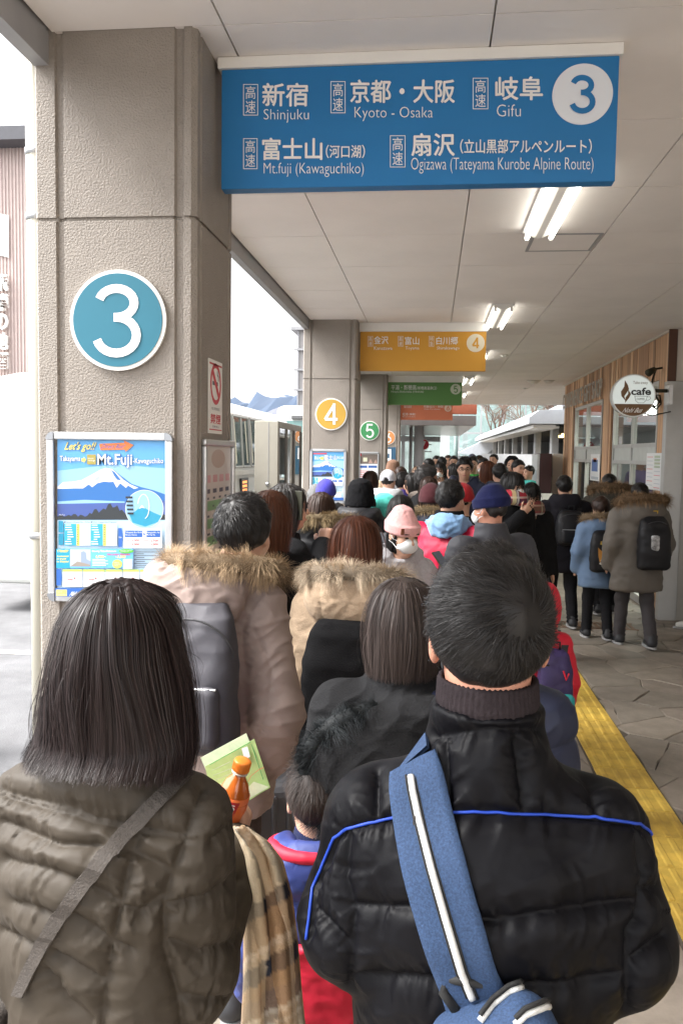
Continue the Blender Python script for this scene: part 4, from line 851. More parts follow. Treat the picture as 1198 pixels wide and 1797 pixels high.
ridge(2600, 0, 1.26, m_mt, '', 2); ridge(1500, 0, .75, M('near forested hill', (.085, .09, .12), .95, .3, .01), '', 5)
# ================================================================== PEOPLE: implicit-surface toolkit
def axis(lo, hi, v, fine=None):
    if not fine: return np.arange(lo, hi+v, v, dtype=np.float32)
    a, b, vf = fine; a = max(a, lo); b = min(b, hi)
    return np.unique(np.concatenate([np.arange(lo, a, v), np.arange(a, b, vf), np.arange(b, hi+v, v)]).astype(np.float32))
class Fld:
    def __init__(s, lo, hi, v, fine=(None, None, None)):
        s.ax = [axis(lo[i], hi[i], v, fine[i]) for i in range(3)]; s.D = np.full([len(a) for a in s.ax], 1., np.float32); s.v = v
    def blk(s, bb, m):
        sl = []
        for i in range(3):
            a = np.searchsorted(s.ax[i], bb[0][i]-m); b = np.searchsorted(s.ax[i], bb[1][i]+m)
            if b <= a: return None
            sl.append(slice(int(a), int(b)))
        return tuple(sl)
    def grid(s, sl): return s.ax[0][sl[0]][:, None, None], s.ax[1][sl[1]][None, :, None], s.ax[2][sl[2]][None, None, :]
    def u(s, pr, k=.0):
        f, bb = pr; sl = s.blk(bb, k+2*s.v+.02)
        if sl is None: return s
        d = f(*s.grid(sl)); a = s.D[sl]
        if k > 0: h = np.clip(.5+.5*(a-d)/k, 0, 1); s.D[sl] = a+(d-a)*h-k*h*(1-h)
        else: s.D[sl] = np.minimum(a, d)
        return s
    def sub(s, pr, k=.0):
        f, bb = pr; sl = s.blk(bb, k+2*s.v+.02)
        if sl is None: return s
        d = -f(*s.grid(sl)); a = s.D[sl]
        if k > 0: h = np.clip(.5-.5*(a-d)/k, 0, 1); s.D[sl] = a+(d-a)*h+k*h*(1-h)
        else: s.D[sl] = np.maximum(a, d)
        return s
    def cut(s, f):
        sl = (slice(None),)*3; s.D = np.maximum(s.D, f(*s.grid(sl))); return s
    def mesh(s, it=1):
        D = s.D; S = (D < 0); c = np.zeros([n-1 for n in D.shape], np.uint8)
        off = [(i, j, k) for i in (0, 1) for j in (0, 1) for k in (0, 1)]
        n0, n1, n2 = c.shape
        for i, j, k in off: c += S[i:i+n0, j:j+n1, k:k+n2]
        act = np.argwhere((c > 0) & (c < 8))
        if not len(act): return np.zeros((0, 3)), np.zeros((0, 4), int)
        idx = np.full(c.shape, -1, np.int32); idx[act[:, 0], act[:, 1], act[:, 2]] = np.arange(len(act))
        val = {o: D[act[:, 0]+o[0], act[:, 1]+o[1], act[:, 2]+o[2]] for o in off}
        acc = np.zeros((len(act), 3)); cnt = np.zeros(len(act)); A0 = [s.ax[i][act[:, i]] for i in range(3)]; A1 = [s.ax[i][act[:, i]+1] for i in range(3)]
        for a in range(3):
            for o in off:
                if o[a]: continue
                o2 = tuple(1 if i == a else o[i] for i in range(3)); v0, v1 = val[o], val[o2]; m = (v0 < 0) != (v1 < 0)
                t = np.where(m, v0/np.where(m, v0-v1, 1), 0)
                for i in range(3):
                    co = (A0[i]+(A1[i]-A0[i])*t) if i == a else (A1[i] if o[i] else A0[i]); acc[:, i] += np.where(m, co, 0)
                cnt += m
        V = acc/np.maximum(cnt, 1)[:, None]; Q = []
        for a in range(3):
            b, e = (a+1) % 3, (a+2) % 3; sh = list(D.shape); sl0 = [slice(1, n-1) for n in sh]; sl0[a] = slice(0, sh[a]-1); sl1 = list(sl0); sl1[a] = slice(1, sh[a])
            s0, s1 = S[tuple(sl0)], S[tuple(sl1)]; E = np.argwhere(s0 != s1)
            if not len(E): continue
            flip = s0[E[:, 0], E[:, 1], E[:, 2]]; B = E.copy(); B[:, b] += 1; B[:, e] += 1
            def cell(db, de): C = B.copy(); C[:, b] += db; C[:, e] += de; return idx[C[:, 0], C[:, 1], C[:, 2]]
            q = np.stack([cell(-1, -1), cell(0, -1), cell(0, 0), cell(-1, 0)], 1); q[~flip] = q[~flip][:, ::-1]; Q.append(q)
        Q = np.concatenate(Q); Q = Q[(Q >= 0).all(1)]
        return relax(V, Q, it), Q
def relax(V, Q, it):
    if not it: return V
    e0 = np.concatenate([Q[:, i] for i in range(4)]+[Q[:, (i+1) % 4] for i in range(4)]); e1 = np.concatenate([Q[:, (i+1) % 4] for i in range(4)]+[Q[:, i] for i in range(4)])
    n = len(V); w_ = np.maximum(np.bincount(e0, minlength=n), 1)
    for _ in range(it): V = .4*V+.6*np.stack([np.bincount(e0, V[e1, i], n)/w_ for i in range(3)], 1)
    return V
def normals(V, Q):
    fn = np.cross(V[Q[:, 2]]-V[Q[:, 0]], V[Q[:, 3]]-V[Q[:, 1]]); N = np.zeros_like(V)
    for i in range(3): N[:, i] = sum(np.bincount(Q[:, k], fn[:, i], len(V)) for k in range(4))
    return N/np.maximum(np.linalg.norm(N, axis=1), 1e-9)[:, None]
def vnoise(P, sc, seed=0):
    P = np.asarray(P)*np.asarray(sc)+seed*17.3; I = np.floor(P).astype(np.int64); f = P-I; f = f*f*(3-2*f); out = 0
    for i in (0, 1):
        for j in (0, 1):
            for k in (0, 1):
                h = ((I[:, 0]+i)*374761393+(I[:, 1]+j)*668265263+(I[:, 2]+k)*2147483647+seed*1013) & 0x7fffffff; h = ((h ^ (h >> 13))*1274126177) & 0x7fffffff; h = (h ^ (h >> 16)) & 0xffff
                out = out+(h/65535.)*(f[:, 0] if i else 1-f[:, 0])*(f[:, 1] if j else 1-f[:, 1])*(f[:, 2] if k else 1-f[:, 2])
    return out*2-1
A3 = lambda *p: np.array(p, float)
def rc(p0, p1, r0, r1=None, fl=None):
    p0, p1 = np.array(p0, float), np.array(p1, float); r1 = r0 if r1 is None else r1; v = p1-p0; L2 = max((v*v).sum(), 1e-9); rm = max(r0, r1)*(max(1, fl[1]) if fl else 1)
    def f(X, Y, Z):
        x, y, z = X-p0[0], Y-p0[1], Z-p0[2]; t = np.clip((x*v[0]+y*v[1]+z*v[2])/L2, 0, 1); x = x-t*v[0]; y = y-t*v[1]; z = z-t*v[2]; q = x*x+y*y+z*z
        if fl: c = x*fl[0][0]+y*fl[0][1]+z*fl[0][2]; q = q-c*c+(c/fl[1])**2; return (np.sqrt(np.maximum(q, 0))-(r0+(r1-r0)*t))*min(1, fl[1])
        return np.sqrt(q)-(r0+(r1-r0)*t)
    return f, (np.minimum(p0, p1)-rm, np.maximum(p0, p1)+rm)
def el(c, r, Rm=None):
    c = np.array(c, float); r = np.array([r]*3 if np.isscalar(r) else r, float); mr = r.max()
    def f(X, Y, Z):
        x, y, z = X-c[0], Y-c[1], Z-c[2]
        if Rm is not None: x, y, z = (Rm[0][0]*x+Rm[1][0]*y+Rm[2][0]*z), (Rm[0][1]*x+Rm[1][1]*y+Rm[2][1]*z), (Rm[0][2]*x+Rm[1][2]*y+Rm[2][2]*z)
        a, b, d = x/r[0], y/r[1], z/r[2]; k0 = np.sqrt(a*a+b*b+d*d); k1 = np.sqrt((a/r[0])**2+(b/r[1])**2+(d/r[2])**2); return k0*(k0-1)/np.maximum(k1, 1e-6)
    return f, (c-mr, c+mr) if Rm is not None else (c-r, c+r)
def loft(T_, pw=2.):
    """rows z, half width, half depth, cx, cy"""
    T_ = np.array(sorted(T_)); z = T_[:, 0]
    def f(X, Y, Z):
        zz = Z.ravel(); a, b, cx, cy = [np.interp(zz, z, T_[:, i])[None, None, :] for i in (1, 2, 3, 4)]
        d = ((np.abs((X-cx)/a))**pw+(np.abs((Y-cy)/b))**pw)**(1/pw); d = (d-1)*np.minimum(a, b); return np.maximum(d, np.maximum(Z-z[-1], z[0]-Z))
    m = T_.max(0); return f, (A3((T_[:, 3]-T_[:, 1]).min(), (T_[:, 4]-T_[:, 2]).min(), z[0]), A3((T_[:, 3]+T_[:, 1]).max(), (T_[:, 4]+T_[:, 2]).max(), z[-1]))
def rbox(c, h, r, Rm=None):
    c, h = np.array(c, float), np.array(h, float)
    def f(X, Y, Z):
        x, y, z = X-c[0], Y-c[1], Z-c[2]
        if Rm is not None: x, y, z = (Rm[0][0]*x+Rm[1][0]*y+Rm[2][0]*z), (Rm[0][1]*x+Rm[1][1]*y+Rm[2][1]*z), (Rm[0][2]*x+Rm[1][2]*y+Rm[2][2]*z)
        x, y, z = np.abs(x)-h[0]+r, np.abs(y)-h[1]+r, np.abs(z)-h[2]+r
        return np.sqrt(np.maximum(x, 0)**2+np.maximum(y, 0)**2+np.maximum(z, 0)**2)+np.minimum(np.maximum(x, np.maximum(y, z)), 0)-r
    m = np.linalg.norm(h) if Rm is not None else h; return f, (c-m, c+m)
def strips(name, Pth, wd, Nn, tone, mat, parent):
    """flat strands: Pth (n,m,3), wd (n,m), Nn (n,m,3) facing, tone (n,m)"""
    n, m, _ = Pth.shape; tg = np.gradient(Pth, axis=1); sd_ = np.cross(tg, Nn); sd_ /= np.maximum(np.linalg.norm(sd_, axis=2), 1e-9)[..., None]
    V = np.stack([Pth-sd_*wd[..., None]/2, Pth+sd_*wd[..., None]/2], 2).reshape(-1, 3); k = np.arange(n)[:, None]*(2*m)+np.arange(m-1)[None]*2
    Q = np.stack([k, k+1, k+3, k+2], 2).reshape(-1, 4); t = np.repeat(tone.reshape(-1), 2)
    o = mesh_np(name, V, Q, mat, parent, True, t); o['kind'] = 'stuff'; return o
# ---- cloth, skin and hair materials
def nylon(n, c, rough=.55, bump=.3):
    if n in MATS: return MATS[n]
    m = M(n, c, rough, .06, 5, 0, spec=.35); nt = m.node_tree; L = nt.links; b = nt.nodes['Principled BSDF']; tc = nt.nodes.new('ShaderNodeTexCoord')
    prev = None
    for typ, sc, st, bd, dist in (('RIDGED_MULTIFRACTAL', 9., bump, .010, 1.2), ('RIDGED_MULTIFRACTAL', 26., bump*.7, .004, .8), ('FBM', 420., .15, .001, 0.)):
        z = nt.nodes.new('ShaderNodeTexNoise'); z.noise_type = typ; z.inputs['Scale'].default_value = sc; z.inputs['Detail'].default_value = 4; z.inputs['Distortion'].default_value = dist; L.new(tc.outputs['Object'], z.inputs['Vector'])
        bp = nt.nodes.new('ShaderNodeBump'); bp.inputs['Strength'].default_value = st; bp.inputs['Distance'].default_value = bd; L.new(z.outputs['Fac'], bp.inputs['Height'])
        if prev: L.new(prev.outputs[0], bp.inputs['Normal'])
        prev = bp
    L.new(prev.outputs[0], b.inputs['Normal']); return m
def wool(n, c): return M(n, c, .95, .12, 60, .5, 180, spec=.15 if max(c) > .03 else .08, sheen=.08 if max(c) > .03 else 0, bd=.004)
def hairm(n, c, r=.42): return M(n, c, r, 0, attr='tone', spec=.3)
m_skin = M('skin', (.52, .30, .21), .5, .06, 12, .08, 150, spec=.4); m_skin2 = M('skin ruddy', (.52, .25, .17), .5, .08, 14, spec=.4)
m_hblk = hairm('black hair', (.013, .0115, .011)); m_hbrn = hairm('dark brown hair', (.035, .018, .012)); m_hchest = hairm('chestnut hair', (.075, .024, .012)); m_hred = hairm('reddish brown hair', (.11, .04, .02)); m_hgrey = hairm('soft black hair', (.028, .025, .024))
m_fur = hairm('tan fur', (.42, .30, .185), .8); m_furl = hairm('pale fur', (.56, .45, .33), .8); m_furd = hairm('brown fur', (.30, .19, .105), .8); m_furb = hairm('dark fur', (.025, .03, .033), .7); m_furk = hairm('khaki fur', (.30, .22, .12), .75)
m_eye = M('dark eye', (.015, .01, .008), .2, 0); m_lip = M('lips', (.38, .13, .11), .5, 0); m_mask = M('white mask', (.68, .70, .70), .8, .04, 20, .2, 60)
m_jean = wool('blue denim', (.06, .12, .22)); m_trk = wool('black trousers', (.016, .016, .018)); m_trg = nylon('charcoal trousers', (.05, .045, .048), .7); m_shoe = M('black shoe', (.02, .021, .024), .5, .1); m_sole = M('shoe sole', (.3, .3, .3), .7); m_shw = M('white shoe', (.62, .62, .6), .6)
HEADPR = lambda: [(el((0, -.012, .03), (.074, .092, .088)), 0), (el((0, .025, -.035), (.060, .066, .076)), .03), (el((0, .055, -.095), (.028, .027, .02)), .02), (el((.034, .055, -.03), (.028, .03, .03)), .02), (el((-.034, .055, -.03), (.028, .03, .03)), .02), (rc((0, .088, .004), (0, .106, -.028), .008, .013), .012), (el((0, .076, .028), (.052, .018, .013)), .02)]
def person(label, px, py, Y, face=0., female=False, hs=.97, cap=.012, coat=None, pants=m_trk, shoe=m_shoe, hair=None, hat=None, arms=('down', 'down'), hands=(0, 0), head=(0, 0), mask=None, glasses=False, scarf=None, stance=0., group='people waiting in the queue', v=None, legs=True, skin=m_skin, disp=None, wide=1., lean=0., shift=0., hoff=(0., 0.), sdrop=-.014, nz=1.455):
    top = at(px, py, Y); nat = nz+.225*hs; S = (top.z-cap)/nat; r0 = Y
    ho = Matrix.Rotation(R_(face), 2) @ Vector(hoff)*S
    root = thing('person', label, 'person', (top.x-ho.x, Y-ho.y, 0), R_(face), group); root.scale = (S, S, S)
    MW = Matrix.LocRotScale(root.location, root.rotation_euler, root.scale)
    v = v or min(max(Y*.0023, .0052), .022); v /= S
    wide *= 1.12; sw = (.146 if female else .164)*wide; tw = (.90 if female else 1.)*(1+(wide-1)*.6)
    seed = int(px*7+py) % 997; rg = np.random.default_rng(seed)
    out = dict(root=root, MW=MW, S=S)
    # --- head frame
    HM = Matrix.Translation((hoff[0], hoff[1]+.012, nz)) @ Matrix.Rotation(R_(head[0]), 4, 'Z') @ Matrix.Rotation(R_(-head[1]), 4, 'X') @ Matrix.Scale(hs, 4) @ Matrix.Translation((0, 0, .107))
    H3 = np.array(HM.to_3x3())/hs; Ht = np.array(HM.translation); hp = lambda p: H3 @ (np.array(p, float)*hs)+Ht
    def hel(c, r): return el(hp(c), np.array(r)*hs, H3)
    def htr(V): return (np.asarray(V)*hs) @ H3.T+Ht
    # --- arms
    PRE = {'down': ((.208, -.03, 1.07), (.215, .05, .85)), 'pocket': ((.25, -.09, 1.08), (.19, .08, .93)), 'phone': ((.205, -.02, 1.07), (.11, .25, 1.14)), 'face': ((.21, .10, 1.10), (.09, .17, 1.36)), 'front': ((.215, -.03, 1.07), (.12, .2, 1.0)), 'strap': ((.235, .0, 1.1), (.14, .14, 1.27)), 'bag': ((.215, .03, 1.08), (.21, .18, .93))}
    J = []
    for i, sg in enumerate((-1, 1)):
        a = arms[i]; e, w_ = PRE[a] if isinstance(a, str) else a
        k = (.9 if female else 1.)*max(1, wide)
        e, w_ = A3(e[0]*sg*(k if isinstance(a, str) else 1), *e[1:]), A3(w_[0]*sg*(k if isinstance(a, str) else 1), *w_[1:]); J.append((A3(sg*sw, -.012, 1.322-sdrop), e, w_))
    # --- body (skin): one surface
    fine = None
    vb = max(v, .008) if not any(hands) else max(v*.8, .004)
    hv = max(min(vb, v), .0045)
    f = Fld((-.42, -.3, -.02), (.42, .42, 1.475+.26*hs), max(vb, .016), ((-.11*hs, .11*hs, hv), (-.13*hs, .16*hs, hv), (1.40, 1.475+.26*hs, hv)))
    if any(hands):
        pts = [J[i][2] for i in (0, 1) if hands[i]]; lo = np.min(pts, 0)-.13; hi = np.max(pts, 0)+.13; vh = max(v*.8, .004)
        f = Fld((-.45, -.3, -.02), (.45, .5, 1.475+.26*hs), .016, ((min(lo[0], -.11*hs), max(hi[0], .11*hs), vh), (min(lo[1], -.13*hs), max(hi[1], .16*hs), vh), (min(lo[2], 1.4), 1.475+.26*hs, vh)))
    f.u(loft([(.86, .13*tw, .09, 0, 0), (1.05, .125*tw, .085, 0, 0), (1.25, .15*tw, .095, 0, 0), (1.36, .13*tw, .08, 0, -.01), (1.42, .06, .05, 0, -.01)]))
    f.u(rc((0, -.008, 1.36), hp((0, -.018, -.05)), .056, .054*hs), .03)
    for sg in (-1, 1):
        f.u(rc((sg*.085, 0, .9), (sg*(.09), .03+stance*(-sg)*.55, .49), .07, .052), .03); f.u(rc((sg*.09, .03+stance*(-sg)*.55, .49), (sg*.098, -.02+stance*(-sg), .09), .05, .036), .02); f.u(rc((sg*.098, -.03+stance*(-sg), .05), (sg*.1, .09+stance*(-sg), .035), .03, .02), .02)
    for (p, kk) in HEADPR():
        f0, bb = p; c = (bb[0]+bb[1])/2
    for c, r, k in (((0, -.012, .03), (.074, .092, .088), .0), ((0, .025, -.035), (.060, .066, .076), .03), ((0, .055, -.095), (.028, .027, .02), .02), ((.034, .055, -.03), (.028, .03, .03), .02), ((-.034, .055, -.03), (.028, .03, .03), .02), ((0, .076, .028), (.052, .018, .013), .02)): f.u(hel(c, r), k*hs)
    f.u(rc(hp((0, .088, .004)), hp((0, .107, -.028)), .008*hs, .0125*hs), .012*hs)
    for sg in (-1, 1):
        f.u(hel((sg*.075, -.006, -.004), (.010, .019, .032)), .006*hs); f.sub(hel((sg*.083, .003, -.002), (.006, .010, .018)), .004*hs); f.sub(hel((sg*.031, .098, .006), (.019, .014, .009)), .010*hs)
    f.u(hel((0, .091, -.064), (.022, .008, .008)), .008*hs)
    for i, sg in enumerate((-1, 1)):
        s_, e, w_ = J[i]; f.u(rc(s_, e, .05, .042), .03); f.u(rc(e, w_, .041, .028), .02)
        d = (w_-e)/np.linalg.norm(w_-e)
        if not hands[i]: f.u(rc(w_, w_+d*.09, .034, .03, ((1, 0, 0), .6)), .015)
        else: hand(f, w_, d, sg, hands[i])
    V, Q = f.mesh(1); mesh_np('body', V, Q, skin, root)
    # --- features
    if abs(((face+head[0]+180) % 360)-180) > 60:
        for sg in (-1, 1):
            mesh_np('eye', htr(sph((sg*.031, .0885, .005), (.013, .006, .0052), 10, 7)[0]), sph((0, 0, 0), (1, 1, 1), 10, 7)[1], m_eye, root)
            mesh_np('eyebrow', htr(sph((sg*.033, .0915, .027), (.019, .006, .0038), 10, 7)[0]), sph((0, 0, 0), (1, 1, 1), 10, 7)[1], m_hblk, root, attr=np.ones(70))
        if not mask: mesh_np('mouth', htr(sph((0, .097, -.064), (.020, .004, .0045), 10, 7)[0]), sph((0, 0, 0), (1, 1, 1), 10, 7)[1], m_lip, root)
    # --- jacket
    c = dict(mat=m_trk, hem=.80, puff=.0, hood=None, fur=None, collar=.0, flare=.0, quilt=0., arm=1., wr=.007); c.update(coat or {})
    z0 = c['hem']; pf = c['puff']; fl_ = c['flare']; ar = c['arm']
    f = Fld((-.46, -.36, min(z0-.04, .78)), (.46, .42, 1.60 if c['hood'] != 'up' else 1.53+.26*hs), v)
    tb = [(z0, (.185*tw+pf*.5+fl_), (.135+pf*.5+fl_*.8), 0, -.005)]
    if z0 < .98: tb += [(1.0, .178*tw+pf*.8, .128+pf*.8, 0, -.005)]
    tb += [(1.22, .185*tw+pf, .132+pf, 0, -.008), (1.29, .160*tw+pf*.8, .118+pf*.8, 0, -.014), (1.355, .115*tw+pf*.5, .094+pf*.4, 0, -.016), (1.40, .086, .08, 0, -.012), (1.435, .076, .076, 0, -.012)]
    f.u(loft(tb, 2.3))
    for sg, jj in ((-1, J[0][0]), (1, J[1][0])): f.u(rc((sg*.055, -.012, 1.368), jj+A3(0, 0, .0), .05+pf*.2, .056+pf*.5), .05)
    for i in (0, 1):
        s_, e, w_ = J[i]; d = (w_-e)/np.linalg.norm(w_-e); f.u(rc(s_, e, (.066+pf*.8)*ar, (.060+pf*.8)*ar), .035); f.u(rc(e, w_, (.061+pf*.8)*ar, (.05+pf*.5)*ar), .03)
    if c['collar']: f.u(loft([(1.38, .10, .10, 0, -.010), (1.44, .091, .092, 0, -.004), (1.45+c['collar'], .087, .09, 0, .004)]), .02)
    if c['hood'] in ('down', 'fur'):
        bg_ = c.get('hoodsize', 1.)
        f.u(el((0, -.125, 1.40), (.15*bg_, .075*bg_, .105*bg_)), .03); f.u(el((.105*bg_, -.05, 1.435), (.062, .09, .058)), .03); f.u(el((-.105*bg_, -.05, 1.435), (.062, .09, .058)), .03); f.sub(el((0, -.05, 1.51), (.088, .092, .085)), .02)
    if c['hood'] == 'up':
        f.u(hel((0, -.025, .022), (.108, .122, .125)), .0); f.u(rc((0, -.03, 1.38), hp((0, -.04, -.04)), .10, .10*hs), .03); f.sub(hel((0, .09, -.02), (.078, .11, .105)), .02)
    for lc, lr in c.get('lumps', []): f.u(el(lc, lr), .03)
    # openings: neck and cuffs
    if c['hood'] != 'up': f.sub(rc((hoff[0]*.7, -.01+hoff[1]*.7, 1.40), (hoff[0], .02+hoff[1], 1.62), .055, .068), .01)
    V, Q = f.mesh(2); N = normals(V, Q)
    dsp = folds(V, seed)*c['wr']*2.1
    # folds across bent elbows and armpits
    for i in (0, 1):
        e = J[i][1]; q = np.linalg.norm(V-e, axis=1); dsp += np.exp(-(q/.075)**2)*np.sin(V[:, 2]*95+vnoise(V, 12, seed+3)*2.5)*.006*(c['wr']/.007)
    if c['quilt']: ph = (V[:, 2]+.25*np.abs(V[:, 0])*c.get('vee', 0))/c['quilt']+vnoise(V, 7, seed)*.12; dsp += (np.abs(np.sin(ph*math.pi))**.55-.7)*.017*c.get('qa', 1)
    V0 = V
    V = V+N*dsp[:, None]
    if disp: V = disp(out, V, N, Q)
    jk = mesh_np('jacket', V, Q, c['mat'], root); out['jacket'] = jk; out['JV'] = V; out['JQ'] = Q; out['bvh'] = BVHTree.FromPolygons(V.tolist(), Q.tolist())
    if c['hood'] == 'fur' or c['hood'] == 'up' and c['fur']:
        bg_ = c.get('hoodsize', 1.)
        if c['hood'] == 'fur':
            th = np.linspace(-2.35, 2.35, 60); cv = np.stack([np.sin(th)*.158*bg_, -.05-np.cos(th)*.125*bg_, 1.474+.022*bg_**2*np.cos(th)-.03*np.clip(np.abs(th)-1.5, 0, 1)], 1); cv += c.get('furoff', A3(hoff[0]*.6, hoff[1]*.6, 0))
        else: th = np.linspace(-2.6, 2.6, 60); cv = htr(np.stack([np.sin(th)*.092, np.full(60, .075), -.01+np.cos(th)*.115], 1))
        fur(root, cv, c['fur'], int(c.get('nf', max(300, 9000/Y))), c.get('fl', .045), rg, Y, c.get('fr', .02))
    # --- trousers and shoes
    if legs:
        vl = max(v, .012); st_ = [stance, -stance]
        f = Fld((-.3, -.45, .03), (.3, .45, 1.0), vl); f.u(loft([(.80, .165*tw, .115, 0, 0), (.9, .16*tw, .115, 0, 0), (.99, .15*tw, .11, 0, 0)]))
        Ft = []
        for i, sg in enumerate((-1, 1)):
            kn = A3(sg*.092, .03+st_[i]*.55, .49); an = A3(sg*.10, -.02+st_[i], .085+max(0, -st_[i])*.15); f.u(rc((sg*.085, 0, .86), kn, .092, .07), .03); f.u(rc(kn, an, .07, .062), .03); Ft.append(an)
        f.cut(lambda X, Y_, Z: np.broadcast_to(.055-Z, f.D.shape))
        V, Q = f.mesh(1); N = normals(V, Q); V = V+N*(vnoise(V, (14, 14, 22), seed+5)*.006+np.exp(-((V[:, 2]-.13)/.07)**2)*np.sin(V[:, 2]*150+V[:, 0]*30)*.005)[:, None]
        mesh_np('trousers', V, Q, pants, root)
        for i, sg in enumerate((-1, 1)):
            an = Ft[i]; zb = max(0, an[2]-.085); f = Fld((an[0]-.09, an[1]-.13, -.01+zb), (an[0]+.09, an[1]+.25, .16+zb), max(v*.8, .007))
            f.u(rc((an[0], an[1]-.03, .05+zb), (an[0]+sg*.015, an[1]+.14, .038+zb), .046, .038)); f.u(rc((an[0], an[1]-.02, .06+zb), (an[0], an[1]-.01, .12+zb), .05, .046), .03); f.cut(lambda X, Y_, Z: np.broadcast_to(.018+zb-Z, f.D.shape))
            V, Q = f.mesh(1); sh_ = mesh_np('shoe', V, Q, shoe, root)
            n = 20; O = [(an[0]+sg*.006+.05*math.cos(a)*(1-.1*math.sin(a)), an[1]+.055+.14*math.sin(a)) for a in np.linspace(0, 2*math.pi, n, endpoint=False)]
            MB().prism(O, 'z', .001+zb, .021+zb).build('sole', m_sole, sh_)
    # --- hair, hat, mask, scarf
    if hair and hat: hair = dict(hair, hat=True); hair['vol'] = min(hair.get('vol', 0), .003 if hair['style'] == 'short' else -.012); hair['n'] = 0 if hair['style'] == 'short' else hair.get('n', 500)
    if hair: hairdo(root, htr, hp, H3, hs, hair, Y, rg, seed)
    if hat: headgear(root, htr, hs, hat, v, hel, hp, Y)
    if mask:
        f = Fld(Ht-.14*hs, Ht+.14*hs, max(v*.8, .004)); f.u(hel((0, .048, -.045), (.0655, .066, .053))); f.u(hel((0, .082, -.035), (.03, .027, .034)), .02*hs); f.sub(hel((0, .02, -.045), (.060, .066, .08)))
        V, Q = f.mesh(1); mk_ = mesh_np('face_mask', V, Q, mask, root)
        for sg in (-1, 1):
            for z_ in (-.02, -.065): MB().tube([hp((sg*.060, .05, z_)), hp((sg*.074, .015, (z_-.02)/2+.004)), hp((sg*.083, -.012, .02 if z_ > -.04 else -.03))], .0022*hs if Y > 2 else .0015, 5).build('ear_loop', mask, mk_)
    if glasses:
        m = MB()
        for sg in (-1, 1):
            R0 = [hp((sg*.033+.024*math.cos(a), .103, .004+.017*math.sin(a))) for a in np.linspace(0, 2*math.pi, 14)]; m.tube(R0, .0025*hs, 5); m.tube([hp((sg*.057, .100, .008)), hp((sg*.077, .04, .006)), hp((sg*.08, -.01, .006))], .0022*hs, 5)
        m.tube([hp((-.009, .106, .006)), hp((.009, .106, .006))], .0025*hs, 5); m.build('glasses', m_black, root)
    if scarf:
        f = Fld((-.2, -.2, 1.33), (.2, .22, 1.60), max(v, .006)); n = 14
        P = [(math.cos(a)*.095, math.sin(a)*.10-.0, 1.435+.02*math.sin(a+1)) for a in np.linspace(0, 2*math.pi, n+1)]
        for i in range(n): f.u(rc(P[i], P[i+1], .043), .02); f.u(rc(A3(*P[i])+A3(0, 0, .05), A3(*P[i+1])+A3(0, 0, .05), .035), .015)
        if scarf.get('tail'): f2 = scarf['tail']; f.u(rc((0, .1, 1.42), (f2, .15, 1.35), .045), .02)
        V, Q = f.mesh(1); N = normals(V, Q); V = V+N*(vnoise(V, 30, seed)*.006)[:, None]; mesh_np('scarf', V, Q, scarf['mat'], root)
    return out
def folds(V, seed):
    W = V+.07*np.stack([vnoise(V, 6, seed+k) for k in range(3)], 1); r1 = (1-np.abs(vnoise(W, (7, 7, 13), seed)))**3
    Rt = np.array(Matrix.Rotation(.6, 3, 'Y') @ Matrix.Rotation(.5, 3, 'Z')); r2 = (1-np.abs(vnoise(W@Rt.T, (13, 13, 26), seed+5)))**3
    return .6*r1+.45*r2+.35*vnoise(V, 5, seed+9)-.3
def sph(c, r, n, m):
    V = []; 
    for j in range(m):
        a = math.pi*(j+.02)/(m-1+.04)
        for i in range(n): b = 2*math.pi*i/n; V.append((c[0]+r[0]*math.sin(a)*math.cos(b), c[1]+r[1]*math.sin(a)*math.sin(b), c[2]+r[2]*math.cos(a)))
    Q = [(j*n+i, (j+1)*n+i, (j+1)*n+(i+1) % n, j*n+(i+1) % n) for j in range(m-1) for i in range(n)]
    return np.array(V), np.array(Q)
def hand(f, w_, d, sg, cfg):
    """cfg: dict(nrm palm normal, curl) ; five fingers, thumb from the side of the palm"""
    nr = A3(*cfg.get('nrm', (0, 1, 0))); nr = nr-d*nr.dot(d); nr /= np.linalg.norm(nr); sd_ = np.cross(d, nr)*cfg.get('side', 1); curl = cfg.get('curl', .5)
    pc = w_+d*.085
    f.u(rc(w_, w_+d*.02, .028, .030, (nr, .75)), .015)
    for q in (-.024, -.008, .008, .024): f.u(rc(w_+d*.018+sd_*q*.6, pc+sd_*q, .0155, .0125), .012)
    for q, L in ((-.028, .064), (-.0095, .078), (.0095, .083), (.028, .074)):
        p = pc+sd_*q; dd = d+sd_*q*2.; a = 0
        for s_, r in ((.42, .0092), (.32, .0085), (.26, .0075)):
            a += curl*.75; q2 = p+(dd*math.cos(a)+nr*math.sin(a))*L*s_; f.u(rc(p, q2, r, r*.92), .003); p = q2
    p = w_+d*.03+sd_*.026; 
    for s_, r, k in ((.036, .0125, .2), (.032, .0105, .55), (.026, .009, .9)): dd = d*.75+sd_*(1-k)*.8+nr*k*curl*1.2; dd /= np.linalg.norm(dd); q2 = p+dd*s_; f.u(rc(p, q2, r, r*.92), .006); p = q2
